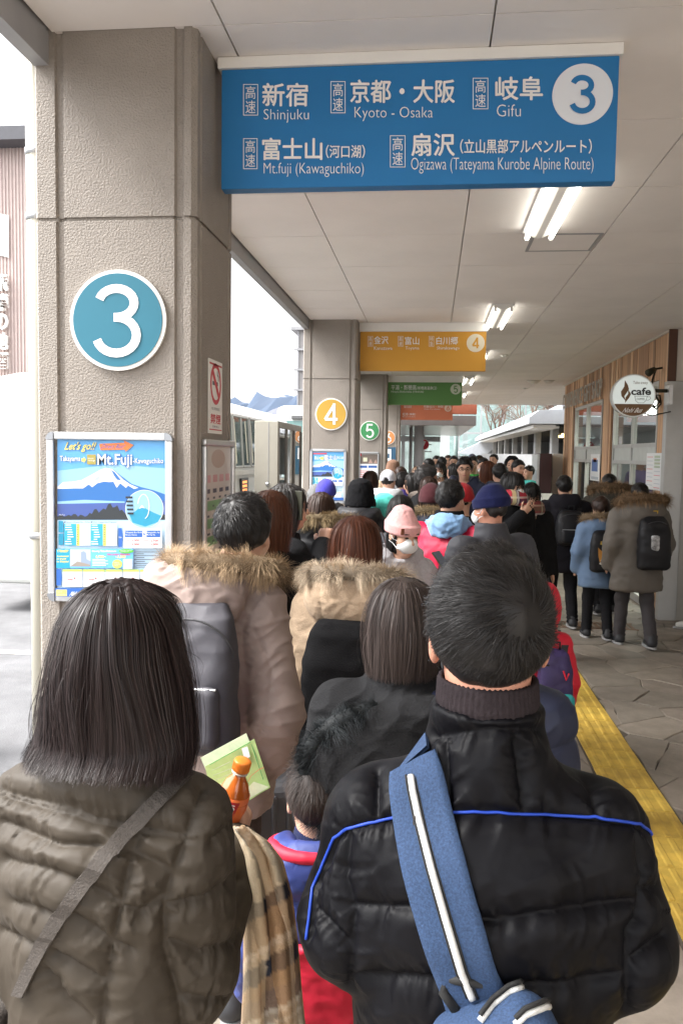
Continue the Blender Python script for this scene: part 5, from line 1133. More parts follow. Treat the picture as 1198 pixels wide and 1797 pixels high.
def fur(parent, cv, mat, n, L, rg, Y, rad=.02):
    n = int(n*1.7); L = L*.86
    t = rg.uniform(0, len(cv)-1.001, n); i = t.astype(int); fr_ = (t-i)[:, None]; P = cv[i]*(1-fr_)+cv[i+1]*fr_; tg = cv[np.minimum(i+1, len(cv)-1)]-cv[i]; tg /= np.linalg.norm(tg, axis=1)[:, None]
    a = rg.uniform(0, 2*math.pi, n); u = np.cross(tg, A3(0, 0, 1)); u /= np.linalg.norm(u, axis=1)[:, None]; w_ = np.cross(tg, u); R = u*np.cos(a)[:, None]+w_*np.sin(a)[:, None]
    clump = np.stack([vnoise(P, 38, k+3) for k in range(3)], 1)
    d = R+clump*.7+rg.normal(0, .22, (n, 3)); d /= np.linalg.norm(d, axis=1)[:, None]; ln = L*rg.uniform(.55, 1.15, n)*(1+.25*clump[:, 0]); m = 5; s_ = np.linspace(0, 1, m)
    root = P+R*rad*rg.uniform(.2, 1, n)[:, None]
    pth = root[:, None]+d[:, None]*(ln[:, None]*s_)[..., None]+clump[:, None]*(s_**2)[None, :, None]*(ln*.5)[:, None, None]; pth[..., 2] -= (s_**2)[None]*ln[:, None]*.25
    wd = np.maximum(.0010, .00042*Y)*(1-.75*s_)[None]*np.ones((n, 1)); Nn = np.repeat(np.cross(d, tg+rg.normal(0, .3, (n, 3)))[:, None], m, 1)
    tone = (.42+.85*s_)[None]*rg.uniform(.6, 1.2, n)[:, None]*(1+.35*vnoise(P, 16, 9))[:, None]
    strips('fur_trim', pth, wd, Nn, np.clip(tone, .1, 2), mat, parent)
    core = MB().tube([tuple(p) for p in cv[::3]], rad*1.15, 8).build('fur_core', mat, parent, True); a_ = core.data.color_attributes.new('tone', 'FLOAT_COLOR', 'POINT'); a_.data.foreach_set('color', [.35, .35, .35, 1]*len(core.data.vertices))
def hairdo(root, htr, hp, H3, hs, h, Y, rg, seed):
    st = h['style']; mat = h['mat']; q = max(1., Y*.55); n = int(h.get('n', 5200/q)*(1.3 if st == 'long' else 1))
    if st == 'short':
        vol = h.get('vol', .010); v = max(.005, Y*.0016)
        f = Fld((-.13, -.15, -.14), (.13, .15, .16), v); f.u(el((0, -.014, .034), (.0745+vol, .0925+vol, .0875+vol)))
        nape = h.get('nape', -.075)
        hl = lambda y: np.interp(y, [-.13, -.075, -.045, -.02, .012, .045, .07, .1], [nape, nape+.002, nape+.035, .0, .012, .03, .055, .062])
        f.cut(lambda X, Y_, Z: hl(Y_)-Z+0*X); V, Q = f.mesh(2); N = normals(V, Q)
        V = V+N*((vnoise(V, (55, 55, 30), seed)*.006+vnoise(V, 24, seed+4)*.006)*(.35 if Y < 2.5 else 1))[:, None]; tone = .8+.5*vnoise(V, (90, 90, 40), seed+2)
        mesh_np('hair', htr(V), Q, mat, root, attr=np.clip(tone, .3, 1.6))
        if n < 60: return
        u = rg.uniform(-1, 1, n*2); ph = rg.uniform(-math.pi, math.pi, n*2); s_ = np.sqrt(1-u*u); D = np.stack([s_*np.sin(ph), s_*np.cos(ph), u], 1)
        P = D*A3(.0745+vol*.7, .0925+vol*.7, .0875+vol*.7)+A3(0, -.014, .034); P = P[P[:, 2] > hl(P[:, 1])+.002][:n]; n = len(P)
        Nn = (P-A3(0, -.014, .034))/A3(.0745, .0925, .0875)**2; Nn /= np.linalg.norm(Nn, axis=1)[:, None]
        wh = A3(*h.get('whorl', (.012, -.075, .085))); d = P-wh; rad = np.linalg.norm(d, axis=1)[:, None]; d = d/np.maximum(rad, 1e-4); d = d+np.cross(Nn, d)*h.get('swirl', .9)*np.exp(-rad/.05); d[:, 2] -= .35*np.clip(.06-P[:, 2], 0, .1)/.1
        d = d-Nn*(d*Nn).sum(1)[:, None]; d /= np.maximum(np.linalg.norm(d, axis=1), 1e-6)[:, None]
        cl = np.stack([vnoise(P, 45, k+seed) for k in range(3)], 1); lift = h.get('lift', .35)
        d = d+Nn*lift+cl*.45+rg.normal(0, .16, (n, 3)); d /= np.linalg.norm(d, axis=1)[:, None]
        fade = np.clip((P[:, 2]-hl(P[:, 1]))/.09, .22, 1); ln = h.get('len', .03)*rg.uniform(.6, 1.15, n)*fade; m = 4; t = np.linspace(0, 1, m)
        pth = P[:, None]+d[:, None]*(ln[:, None]*t)[..., None]-Nn[:, None]*((t**2)[None]*ln[:, None]*lift*.75)[..., None]
        wd = max(.00095, .00055*Y)*(1-.6*t)[None]*np.ones((n, 1)); tone = np.clip((.75+.5*t)[None]*rg.uniform(.55, 1.5, n)[:, None], .2, 2)
        Nn = Nn+rg.normal(0, .3, (n, 3)); strips('hair_strands', htr(pth.reshape(-1, 3)).reshape(pth.shape), wd, np.repeat(Nn[:, None]@H3.T, m, 1), tone, mat, root)
        return
    # long styles: profile of half width / half depth / centre from crown to ends
    L = h.get('len', .30); vol = h.get('vol', 0.); zE = .118-L; fl = h.get('flare', 0.); bk = h.get('back', -.03)
    zt = np.array([.132, .127, .115, .095, .065, .02, -.03, -.08, -.13]); aa = np.array([.006, .03, .052, .069, .081, .089, .090, .087, .084])+vol; bb = np.array([.008, .04, .066, .086, .100, .107, .105, .094, .078])+vol; cy = np.array([-.02, -.02, -.018, -.015, -.012, -.012, -.014, -.022, bk])
    zt = np.append(zt, min(zE, -.145)); aa = np.append(aa, h.get('wend', .085)+fl); bb = np.append(bb, h.get('dend', .055)+fl*.5); cy = np.append(cy, bk-.01-h.get('backend', 0.))
    if fl: k_ = np.clip((.02-zt)/max(.02-zt[-1], .01), 0, 1); aa = np.where(zt < .01, np.maximum(aa, .088+vol+(aa[-1]-.088-vol)*k_**.9), aa); bb = np.where(zt < -.03, np.maximum(bb, .10+(bb[-1]-.10)*k_), bb)
    o = np.argsort(zt); zt, aa, bb, cy = zt[o], aa[o], bb[o], cy[o]
    v = max(.006, Y*.002); f = Fld((-.2, -.25, zE-.02), (.2, .2, .17), v); k = .93
    f.u(loft([(z, a*k, b*k, 0, c) for z, a, b, c in zip(zt, aa, bb, cy) if z >= zE-.02]+[(.1305, .012, .014, 0, -.02)], 2.1))
    f.cut(lambda X, Y_, Z: (zE+.02)-Z+0*X+0*Y_)
    ff = h.get('front', .035); f.sub(loft([(zE-.1, .066, .13, 0, .155+0*ff), (-.10, .066, .12, 0, .15), (.02, .064, .12, 0, .16), (h.get('fringe', .045)+.02, .055, .10, 0, .165), (h.get('fringe', .045)+.04, .02, .05, 0, .17)]), .01)
    V, Q = f.mesh(2)
    if len(V):
        th = np.arctan2(V[:, 0], -(V[:, 1]-.0)); N = normals(V, Q); V = V+N*(vnoise(np.stack([th*16, V[:, 2]*5, th*0], 1), 1, seed)*.006)[:, None]
        mesh_np('hair', htr(V), Q, mat, root, attr=np.clip(.7+.6*vnoise(np.stack([th*45, V[:, 2]*6, th*0], 1), 1, seed+1), .25, 1.6))
    if n < 60: return
    fr = h.get('fringe', .045); tF = h.get('tfront', 2.0)
    th0 = rg.uniform(-math.pi, math.pi, n); m = int(h.get('segs', 14 if Y < 2 else 9)); lay = rg.uniform(0, 1, n)
    zs_ = np.where(lay < (0 if h.get('hat') else h.get('toproots', .75)), .13-.004*rg.uniform(0, 1, n), rg.uniform(-.02, .01 if h.get('hat') else .11, n)); ze = zE+h.get('jag', .03)*np.abs(rg.normal(0, 1, n))-.012*rg.uniform(0, 1, n)+h.get('vee', 0)*np.abs(th0)/math.pi
    isf = np.abs(th0) > tF; ze = np.where(isf, fr+rg.uniform(-.008, .012, n), ze); ze = np.where(ze > zs_-.03, zs_-.05, ze)
    t = np.linspace(0, 1, m)[None]; s_ = 1-(1-t)**1.35 if False else t**1.0
    z = zs_[:, None]+(ze-zs_)[:, None]*(t**1.6*.55+t*.45 if h.get('toproots', .75) > .5 else t)
    part = h.get('part', 0.); th = th0[:, None]+.10*vnoise(np.stack([th0*9, lay*0, lay*0], 1), 1, seed+7)[:, None]*t+.05*np.sin(z*22+th0[:, None]*6)*h.get('wave', .4)
    a = np.interp(z, zt, aa); b = np.interp(z, zt, bb); c = np.interp(z, zt, cy); rr = 1+.05*vnoise(np.stack([th0*4, lay*0, lay*0], 1), 1, seed+14)[:, None]*t+h.get('clump', .03)*vnoise(np.stack([th0*14, lay*0, lay*0], 1), 1, seed+4)[:, None]+.035*(lay[:, None]-.5)*2+h.get('fly', .02)*(rg.normal(0, 1, n)[:, None])*t**2+np.where(rg.uniform(0, 1, n) < .04, rg.uniform(.04, .22, n), 0)[:, None]*np.sin(t*math.pi*.9)
    px_ = a*rr*np.sin(th); py_ = c-b*rr*np.cos(th)
    px_ = px_+part*np.exp(-((z-.13)/.03)**2)
    pth = np.stack([px_, py_, z+.0*t], 2); Nn = np.stack([np.sin(th)/a, -np.cos(th)/b, .15/a], 2); Nn /= np.linalg.norm(Nn, axis=2)[..., None]; Nn = Nn+rg.normal(0, .25, (n, 1, 3))
    tip = np.clip((1-t)*6, .25, 1); wd = max(.0011 if Y < 2 else .0013, .0006*Y)*tip*np.ones((n, 1))*rg.uniform(.6, 1.4, n)[:, None]
    tone = np.clip(rg.uniform(.65, 1.3, n)[:, None]*(1+.25*vnoise(np.stack([th0*20, lay*0, lay*0], 1), 1, seed+8))[:, None]*(1+h.get('tipgain', .3)*t), .15, 2.2)
    strips('hair_strands', htr(pth.reshape(-1, 3)).reshape(pth.shape), wd, (Nn.reshape(-1, 3)@H3.T).reshape(Nn.shape), tone, mat, root)
def headgear(root, htr, hs, h, v, hel, hp, Y):
    st = h['style']; vv = max(v*.7, .004)
    if st == 'beanie':
        tall = h.get('tall', 0.); f = Fld((-.16, -.18, -.1), (.16, .17, .22+tall), vv)
        f.u(loft([(h.get('low', -.012), .088, .107, 0, -.014), (.03, .092, .112, 0, -.014), (.07, .088, .106, 0, -.018), (.105, .070, .084, 0, -.022), (.128+tall, .045, .055, 0, -.026), (.142+tall, .012, .016, 0, -.03)], 2.1))
        if h.get('fold', 1): f.u(loft([(h.get('low', -.012), .093, .112, 0, -.014), (h.get('low', -.012)+.055, .0965, .117, 0, -.014)], 2.1), .006)
        V, Q = f.mesh(2); N = normals(V, Q); th = np.arctan2(V[:, 0], V[:, 1]+.014)
        if Y < 6 and h.get('rib', 1): V = V+N*(np.sin(th*h.get('ribs', 46))*.0016)[:, None]
        V = V+N*(vnoise(V, 18, 3)*.003)[:, None]
        tl = h.get('tilt', 0.); Rt = np.array(Matrix.Rotation(R_(tl), 3, 'X')); o = mesh_np('beanie', htr(V@Rt.T), Q, h['mat'], root)
        if h.get('tag'): p = A3(*h['tag']); MB().box(p[0]-.011, p[0]+.011, p[1]-.003, p[1]+.003, p[2]-.018, p[2]+.018).build('leather_tag', M('tag brown', (.2, .07, .035), .6), o); t_ = bpy.data.objects[[c.name for c in o.children][0]]; t_.data.transform(Matrix(np.array(Matrix.Identity(4)).tolist())); W = np.array([vv_.co[:] for vv_ in t_.data.vertices]); W = htr(W); [setattr(vv_, 'co', W[i]) for i, vv_ in enumerate(t_.data.vertices)]
    elif st == 'cap':
        f = Fld((-.16, -.16, -.05), (.16, .24, .2), vv); f.u(el((0, -.014, .038), (.087, .106, .098))); f.cut(lambda X, Y_, Z: .012-Z+0*X+0*Y_); f.u(rc((0, .07, .025), (0, .155, .012), .07, .055, ((0, 0, 1), .12)), .01); f.sub(el((0, -.118, .03), (.038, .03, .026)), .006)
        V, Q = f.mesh(2); mesh_np('cap', htr(V), Q, h['mat'], root)
    elif st == 'bucket':
        f = Fld((-.2, -.22, -.12), (.2, .2, .2), vv); f.u(loft([(-.07, .120, .137, 0, -.016), (-.03, .118, .134, 0, -.016), (.02, .106, .124, 0, -.018), (.08, .096, .113, 0, -.02), (.115, .082, .096, 0, -.02), (.138, .055, .065, 0, -.02), (.15, .02, .025, 0, -.02)], 2.1)); f.sub(loft([(-.09, .112, .129, 0, -.016), (-.012, .09, .105, 0, -.016), (-.005, .06, .07, 0, -.016)]))
        V, Q = f.mesh(2); N = normals(V, Q); V = V+N*(vnoise(V, 60, 3)*.004)[:, None]; mesh_np('bucket_hat', htr(V), Q, h['mat'], root)
# ---- things worn: straps laid on a jacket, backpacks
def toworld(o, p): return o['MW'] @ Vector(p)
def cast(o, x, y, off=0.):
    """first point of the jacket met by the sight line through a photo point, in the person's own frame"""
    mi = o['MW'].inverted(); org = mi @ O_; d = (mi.to_3x3() @ ray(x, y)).normalized(); h = o['bvh'].ray_cast(org, d)
    if h[0] is None: h = o['bvh'].find_nearest(org+d*((o['MW'].translation-O_).length/o['S'])); return Vector(h[0])+Vector(h[1])*off, Vector(h[1])
    return h[0]+h[1]*off, h[1]
def band(name, Lp, Rp, thick, mat, parent, nrm):
    """flat strap between two edge polylines with thickness"""
    n = len(Lp); V = [tuple(p) for p in Lp]+[tuple(p) for p in Rp]+[tuple(Vector(p)+Vector(k)*thick) for p, k in zip(Lp, nrm)]+[tuple(Vector(p)+Vector(k)*thick) for p, k in zip(Rp, nrm)]
    Fc = []
    for i in range(n-1): Fc += [(2*n+i, 2*n+i+1, 3*n+i+1, 3*n+i), (i, n+i, n+i+1, i+1), (i, i+1, 2*n+i+1, 2*n+i), (n+i, 3*n+i, 3*n+i+1, n+i+1)]
    m = MB().add(V, Fc); return m.build(name, mat, parent, False)
def drape(o, pts, off, n=20):
    """points along pts pressed on to the jacket"""
    P = [Vector(p) for p in pts]; seg = [(P[i+1]-P[i]).length for i in range(len(P)-1)]; tot = sum(seg); R = []; Nn = []
    for k in range(n+1):
        s_ = tot*k/n; i = 0
        while i < len(seg)-1 and s_ > seg[i]: s_ -= seg[i]; i += 1
        q = P[i]+(P[i+1]-P[i])*(s_/seg[i]); h = o['bvh'].find_nearest(q); R.append(h[0]+h[1]*off); Nn.append(h[1])
    for _ in range(2): R = [R[0]]+[(R[i-1]+R[i]*2+R[i+1])/4 for i in range(1, n)]+[R[-1]]
    return R, Nn
def strap(o, name, pts, w_, mat, parent, off=.006, n=22, th=.004):
    R, Nn = drape(o, pts, off, n); Lp = []; Rp = []
    for i in range(len(R)):
        d = (R[min(i+1, n)]-R[max(i-1, 0)]).normalized(); s_ = d.cross(Nn[i]).normalized(); Lp.append(R[i]-s_*w_/2); Rp.append(R[i]+s_*w_/2)
    return band(name, Lp, Rp, th, mat, parent, Nn)
def backpack(o, label, mat, size=(.15, .085, .23), z=1.17, x=0., strapm=None, style=0, y=None, extra=None, v=None, cat='backpack', one=None, tops=True):
    """worn on the back of person o, in that person's frame"""
    S = o['S']; r = thing('backpack', label, cat, o['root'].location, o['root'].rotation_euler.z, 'backpacks worn in the queue'); r.scale = (S, S, S); Y = o['root'].location.y; v = max(.006, Y*.002)/S
    a, b, hgt = size; h = o['bvh'].ray_cast(Vector((x, -1.5, z)), Vector((0, 1, 0))); y0 = (h[0].y if h[0] else -.15) if y is None else y
    yc = y0-b*.75; f = Fld((x-a-.06, yc-b-.08, z-hgt-.06), (x+a+.06, yc+b+.12, z+hgt+.06), v)
    f.u(loft([(z-hgt, a*.80, b*.8, x, yc+.01), (z-hgt*.9, a*.97, b*.98, x, yc), (z-hgt*.3, a, b*1.05, x, yc-.004), (z+hgt*.4, a*.95, b*.9, x, yc+.006), (z+hgt*.8, a*.82, b*.66, x, yc+.02), (z+hgt*.97, a*.6, b*.4, x, yc+.035), (z+hgt, a*.4, b*.2, x, yc+.045)], 2.9))
    V, Q = f.mesh(2); N = normals(V, Q); V = V+N*((vnoise(V, (10, 10, 16), 7)*.007+vnoise(V, (26, 26, 30), 9)*.003))[:, None]; mesh_np('bag_body', V, Q, mat, r)
    if style == 1:   # sewn front pocket
        f = Fld((x-a, yc-b-.1, z-hgt), (x+a, yc+.02, z+.05), v); f.u(rbox((x, yc-b*.85, z-hgt*.45), (a*.78, b*.42, hgt*.42), .03)); V, Q = f.mesh(2); mesh_np('front_pocket', V, Q, mat, r)
        zp = [(x+a*.72*s_, yc-b*1.16+.012*s_*s_, z-hgt*.07) for s_ in np.linspace(-1, 1, 9)]; MB().tube(zp, .004, 6).build('zip', m_alu, r)
    if style in (0, 1):
        zp = [(x+a*.93*math.sin(t), yc-b*.55*abs(math.cos(t))-.004, z+hgt*.30+hgt*.5*math.cos(t)) for t in np.linspace(-1.7, 1.7, 18)]; MB().tube(zp, .0035, 6).build('zip', M('zip dark', (.06, .06, .065), .4, metal=.4), r)
    if tops: MB().tube([(x-.035, yc+.035, z+hgt*.95), (x-.03, yc+.02, z+hgt+.045), (x+.03, yc+.02, z+hgt+.045), (x+.035, yc+.035, z+hgt*.95)], .008, 6).build('handle', strapm or mat, r, True)
    for sg in (-1, 1):
        if one and sg != one: continue
        strap(o, 'strap', [(sg*.13, .02, 1.385), (sg*.125, .1, 1.34), (sg*.13, .16, 1.2), (sg*.18, .08, 1.0)], .055, strapm or mat, r)
        if not tops: continue
        pb_ = [Vector((x+sg*a*(.5+.12*q), y0-.012+.006*q, z+hgt*.6+(.13 if hgt > .2 else .1)*q)) for q in (0, .5, 1)]; band('strap_top', [p-Vector((.024, 0, 0)) for p in pb_], [p+Vector((.024, 0, 0)) for p in pb_], -.004, strapm or mat, r, [Vector((0, 1, 0))]*3)
    return r, (x, y0, yc)
# ================================================================== THE CROWD
m_bkn = nylon('black nylon', (.010, .010, .012)); m_bkm = wool('black wool', (.012, .012, .013)); m_navy = nylon('navy nylon', (.014, .018, .04), .55); m_gry = wool('grey sweat fabric', (.36, .36, .37))
m_pk = nylon('rosy beige nylon', (.27, .205, .18), .55); m_oliv = nylon('olive puffer', (.040, .031, .0215), .62, .25); m_beige = wool('beige wool coat', (.47, .35, .245)); m_blkpuf = nylon('black puffer', (.0035, .0034, .0046), .5, .25)
m_blkpuf.node_tree.nodes['Principled BSDF'].inputs['Specular IOR Level'].default_value = .14
def seamed(polys, A=.012, w_=.014, wrk=.0045, base_w=.007):
    """press stitched seams (photo polylines on the jacket) into the quilting and pucker the cloth beside them"""
    def go(o, V, N, Q):
        o['bvh'] = BVHTree.FromPolygons(V.tolist(), Q.tolist()); P = []; Sx = []; acc = 0.; o['seams'] = []
        for poly in polys:
            pts = []
            for i in range(len(poly)-1):
                a, b = poly[i], poly[i+1]; k = max(2, int(math.hypot(b[0]-a[0], b[1]-a[1])/5))
                for j in range(k): pts.append(cast(o, a[0]+(b[0]-a[0])*j/k, a[1]+(b[1]-a[1])*j/k)[0])
            pts.append(cast(o, *poly[-1])[0]); pts = [p for i, p in enumerate(pts) if i == 0 or (p-pts[i-1]).length < .06]
            for i in range(len(pts)):
                if i: acc += (pts[i]-pts[i-1]).length
                P.append(pts[i]); Sx.append(acc)
            acc += 1
        kd = KDTree(len(P))
        for i, p in enumerate(P): kd.insert(p, i)
        kd.balance(); q = np.empty(len(V)); s_ = np.empty(len(V))
        for i in range(len(V)): _, j, dist = kd.find(V[i]); q[i] = dist; s_[i] = Sx[j]
        o['seamdist'] = q
        z_ = np.zeros_like(s_); pk = vnoise(np.stack([s_*30, z_, z_], 1), 1, 5)*.6+(1-2*np.abs(vnoise(np.stack([s_*60+q*20, q*14, z_], 1), 1, 6)))*.7
        return V+N*(A*(1-np.exp(-q/w_))-A*.8+wrk*pk*np.exp(-q/.04)*(1-np.exp(-q/.004)))[:, None]
    return go
# ---------------------------------------------------------------- man in the black puffer jacket (nearest, right)
yoke = [(538, 1648), (549, 1559), (586, 1470), (608, 1453), (686, 1434), (792, 1425), (954, 1428), (1043, 1434), (1121, 1445), (1138, 1459), (1160, 1498)]
man_seams = [yoke, [(612, 1590), (680, 1592), (736, 1592), (865, 1620), (987, 1598), (1115, 1581)], [(614, 1721), (700, 1716), (781, 1722), (880, 1736), (987, 1732), (1104, 1710)], [(608, 1453), (602, 1542), (619, 1592), (614, 1721), (608, 1797), (604, 1850)], [(1121, 1445), (1132, 1531), (1121, 1609), (1104, 1637), (1099, 1797), (1096, 1850)],
             [(775, 1300), (786, 1420)], [(909, 1300), (923, 1422)], [(1021, 1318), (1049, 1425)], [(661, 1352), (659, 1431)], [(548, 1590), (614, 1660)], [(1125, 1560), (1165, 1560)], [(1106, 1690), (1168, 1640)], [(556, 1720), (612, 1750)], [(759, 1291), (865, 1281), (957, 1281)], [(600, 1830), (860, 1850), (1100, 1830)]]
man = person('man in shiny black puffer jacket with blue piping, nearest at the right', 862, 965, 1.28, 0, coat=dict(mat=m_blkpuf, hem=.80, puff=.034, collar=.045, wr=.0016), hair=dict(style='short', mat=m_hblk, n=22000, len=.036, vol=.013, lift=.42, whorl=(.042, -.092, .055), nape=-.07), mask=M('black mask', (.012, .012, .013), .8), arms=(((.196, -.03, 1.14), (.12, .22, 1.03)), ((.196, -.03, 1.14), (.12, .22, 1.03))), disp=seamed(man_seams, .020, .015, .0075), v=.0044, skin=m_skin2, hs=1.13, wide=.86, sdrop=.03, nz=1.475, group='two people nearest the camera')
R0 = man['root']
pts = []
for i in range(len(yoke)-1):
    for j in range(8): t_ = j/8; pts.append(cast(man, yoke[i][0]+(yoke[i+1][0]-yoke[i][0])*t_, yoke[i][1]+(yoke[i+1][1]-yoke[i][1])*t_, .002)[0])
MB().tube(pts, .0024, 8).build('blue_piping', M('royal blue piping', (.01, .045, .34), .5), R0, True)
# ribbed knit collar of the pullover
f = Fld((-.12, -.13, 1.40), (.12, .14, 1.60), .004); f.u(loft([(1.47, .073, .075, 0, .003), (1.50, .081, .084, 0, .005), (1.538, .079, .083, 0, .010)])); f.sub(loft([(1.41, .070, .072, 0, .0), (1.60, .070, .073, 0, .012)])); V, Q = f.mesh(1); N = normals(V, Q); th = np.arctan2(V[:, 0], V[:, 1]); V = V+N*(np.sin(th*52)*.0014)[:, None]
mesh_np('knit_collar', V, Q, wool('dark knit', (.028, .022, .024)), R0)
# sling bag
SB = thing('sling_bag', 'blue denim look sling bag with white zips on the nearest man', 'sling bag', R0.location); SB.scale = R0.scale
m_den = M('blue melange canvas', (.023, .048, .108), .85, .4, 300, .5, 320, bd=.002); m_zip = M('white zip', (.62, .62, .60), .4, .1, 200, .4, 500)
zx = lambda P: [(530+x/1.793, 940+y/1.793) for x, y in P]
def dens(P, k=6):
    o = []
    for i in range(len(P)-1):
        for j in range(k): o.append((P[i][0]+(P[i+1][0]-P[i][0])*j/k, P[i][1]+(P[i+1][1]-P[i][1])*j/k))
    return o+[P[-1]]
Le = dens(zx([(282, 752), (276, 810), (290, 930), (330, 1100), (385, 1290), (440, 1430), (470, 1537)])); Re = dens(zx([(424, 672), (444, 740), (470, 860), (520, 1040), (565, 1210), (610, 1370), (650, 1450)]))
rows = []
for a, b in zip(Le, Re): rows.append([cast(man, a[0]+(b[0]-a[0])*t_, a[1]+(b[1]-a[1])*t_, .008) for t_ in np.linspace(0, 1, 9)])
# bridge the quilting hollows so that the strap lies smoothly
Gp = np.array([[list(c[0]) for c in r] for r in rows]); Gn = np.array([[list(c[1]) for c in r] for r in rows])
for _ in range(14):
    H_ = Gp.copy(); H_[1:-1] = (Gp[:-2]+2*Gp[1:-1]+Gp[2:])/4; H_[:, 1:-1] = (H_[:, :-2]+2*H_[:, 1:-1]+H_[:, 2:])/4; Gp[..., 0] = H_[..., 0]; Gp[..., 2] = H_[..., 2]; Gp[..., 1] = np.minimum(H_[..., 1], Gp[..., 1]*.3+H_[..., 1]*.7)
Gp[..., 1] -= .004
nr_, nc_ = Gp.shape[:2]; tops = Gp.reshape(-1, 3); bots = tops+A3(0, .012, 0)
Fc = [(i*nc_+j, i*nc_+j+1, (i+1)*nc_+j+1, (i+1)*nc_+j) for i in range(nr_-1) for j in range(nc_-1)]; n_ = nr_*nc_
Fc += [(i*nc_, (i+1)*nc_, n_+(i+1)*nc_, n_+i*nc_) for i in range(nr_-1)]+[(i*nc_+nc_-1, n_+i*nc_+nc_-1, n_+(i+1)*nc_+nc_-1, (i+1)*nc_+nc_-1) for i in range(nr_-1)]
# the strap goes on over the shoulder to the chest
MB().add(np.concatenate([tops, bots]), Fc).build('strap', m_den, SB, True)
R2, N2 = drape(man, [tuple(Gp[0, nc_//2]), (-.105, -.03, 1.42), (-.10, .06, 1.40), (-.08, .13, 1.3), (-.02, .2, 1.15), (.12, .2, 1.0), (.24, .05, .88)], .010, 18)
Lp = []; Rp = []
for i in range(len(R2)): d = (R2[min(i+1, 18)]-R2[max(i-1, 0)]).normalized(); s_ = d.cross(N2[i]).normalized(); Lp.append(R2[i]-s_*.036); Rp.append(R2[i]+s_*.036)
band('front_strap', Lp, Rp, .006, m_den, SB, N2)
zl = dens(zx([(341, 752), (347, 795), (365, 880), (405, 1040), (450, 1200), (500, 1370), (535, 1455)]), 8)
def onstrap(P, off):
    o = []
    for x, y in P:
        mi = man['MW'].inverted(); og = mi @ O_; d = (mi.to_3x3() @ ray(x, y)).normalized(); b = stv.ray_cast(og, d); o.append((b[0]+Vector((0, -off, 0))) if b[0] else cast(man, x, y, .02)[0])
    return o
stv = BVHTree.FromPolygons(tops.tolist(), Fc[:(nr_-1)*(nc_-1)])
Zp = onstrap(zl, .0035)
MB().tube(Zp, .0052, 8).build('zip', m_zip, SB, True)
for sg in (-1, 1): MB().tube([p+Vector((sg*.0075, .002, 0)) for p in Zp], .002, 5).build('zip_tape', M('zip tape black', (.012, .012, .012), .8), SB, True)
i = 14; q = Zp[i]; puller = MB().box(q.x-.0055, q.x+.0055, q.y-.010, q.y-.0055, q.z-.062, q.z-.006).build('zip_puller', M('gunmetal', (.06, .055, .05), .35, metal=.6), SB, bevel=.002)
# bag body
bc = cast(man, 912, 1840, 0)[0]; bang = R_(-24); Rb = np.array(Matrix.Rotation(bang, 3, 'Y'))
f = Fld(tuple(np.array(bc)-.24), tuple(np.array(bc)+.24), .006); f.u(rbox((bc.x, bc.y-.045, bc.z-.06), (.092, .05, .16), .045, Rb)); f.u(rbox((bc.x+.01, bc.y-.085, bc.z-.09), (.082, .035, .12), .032, Rb), .012); f.cut(lambda X, Y_, Z: np.broadcast_to(-1-Z, f.D.shape)); V, Q = f.mesh(2); N = normals(V, Q); V = V+N*(vnoise(V, 14, 2)*.004)[:, None]; mesh_np('bag_body', V, Q, m_den, SB); bagv = BVHTree.FromPolygons(V.tolist(), Q.tolist())
def onbag(P, off):
    o = []
    for x, y in P:
        mi = man['MW'].inverted(); og = mi @ O_; d = (mi.to_3x3() @ ray(x, y)).normalized(); b = bagv.ray_cast(og, d)
        if b[0]: o.append(b[0]+b[1]*off)
    return o
for P in (zx([(560, 1530), (600, 1480), (650, 1440), (710, 1418), (760, 1408), (790, 1425), (800, 1440)]), zx([(670, 1540), (700, 1510), (760, 1485), (830, 1482), (870, 1505), (900, 1540)])):
    q = onbag(dens(P, 6), .002)
    if len(q) > 2:
        MB().tube(q, .0048, 8).build('zip', m_zip, SB, True)
        for dz in (-.0085, .0085): MB().tube([p+Vector((0, .001, dz)) for p in q], .0035, 6).build('zip_tape', MATS['zip tape black'], SB, True)
lp = [cast(man, x, y, .012)[0] for x, y in zx([(480, 1480), (448, 1430), (450, 1390), (490, 1374), (540, 1380), (575, 1410), (580, 1425)])]
MB().tube(lp, .0075, 8).build('grab_loop', M('webbing black', (.012, .012, .012), .7), SB, True)
# ---------------------------------------------------------------- woman in the olive puffer (nearest, left)
wz = lambda P: [(x/2.2, 980+y/2.2) for x, y in P]
wom_seams = [wz(p) for p in ([(0, 885), (120, 925), (250, 960), (370, 1000), (480, 1022), (600, 1048), (720, 1072)], [(0, 905), (120, 945), (250, 980), (370, 1018), (480, 1040), (600, 1066), (720, 1092)], [(0, 1020), (120, 1060), (230, 1105), (390, 1108)], [(20, 1165), (160, 1200), (300, 1250)], [(40, 1330), (100, 1350), (200, 1390)], [(500, 1120), (580, 1165), (650, 1212)],
             [(350, 1270), (480, 1345), (550, 1372), (640, 1300)], [(280, 1385), (430, 1490), (510, 1520)], [(210, 1530), (310, 1590), (405, 1650)], [(790, 872), (750, 970), (720, 1080), (660, 1250), (640, 1330), (640, 1500), (690, 1690), (710, 1850)], [(540, 1042), (500, 1200), (470, 1330), (430, 1500), (400, 1700), (390, 1850)], [(650, 1340), (800, 1312), (940, 1215)], [(660, 1480), (775, 1525), (880, 1490), (970, 1430)], [(690, 1690), (800, 1712), (900, 1700), (975, 1655)], [(725, 1090), (640, 1060)], [(830, 1090), (940, 990)], [(180, 1600), (260, 1720), (350, 1800)], [(0, 1440), (60, 1470), (120, 1500)])]
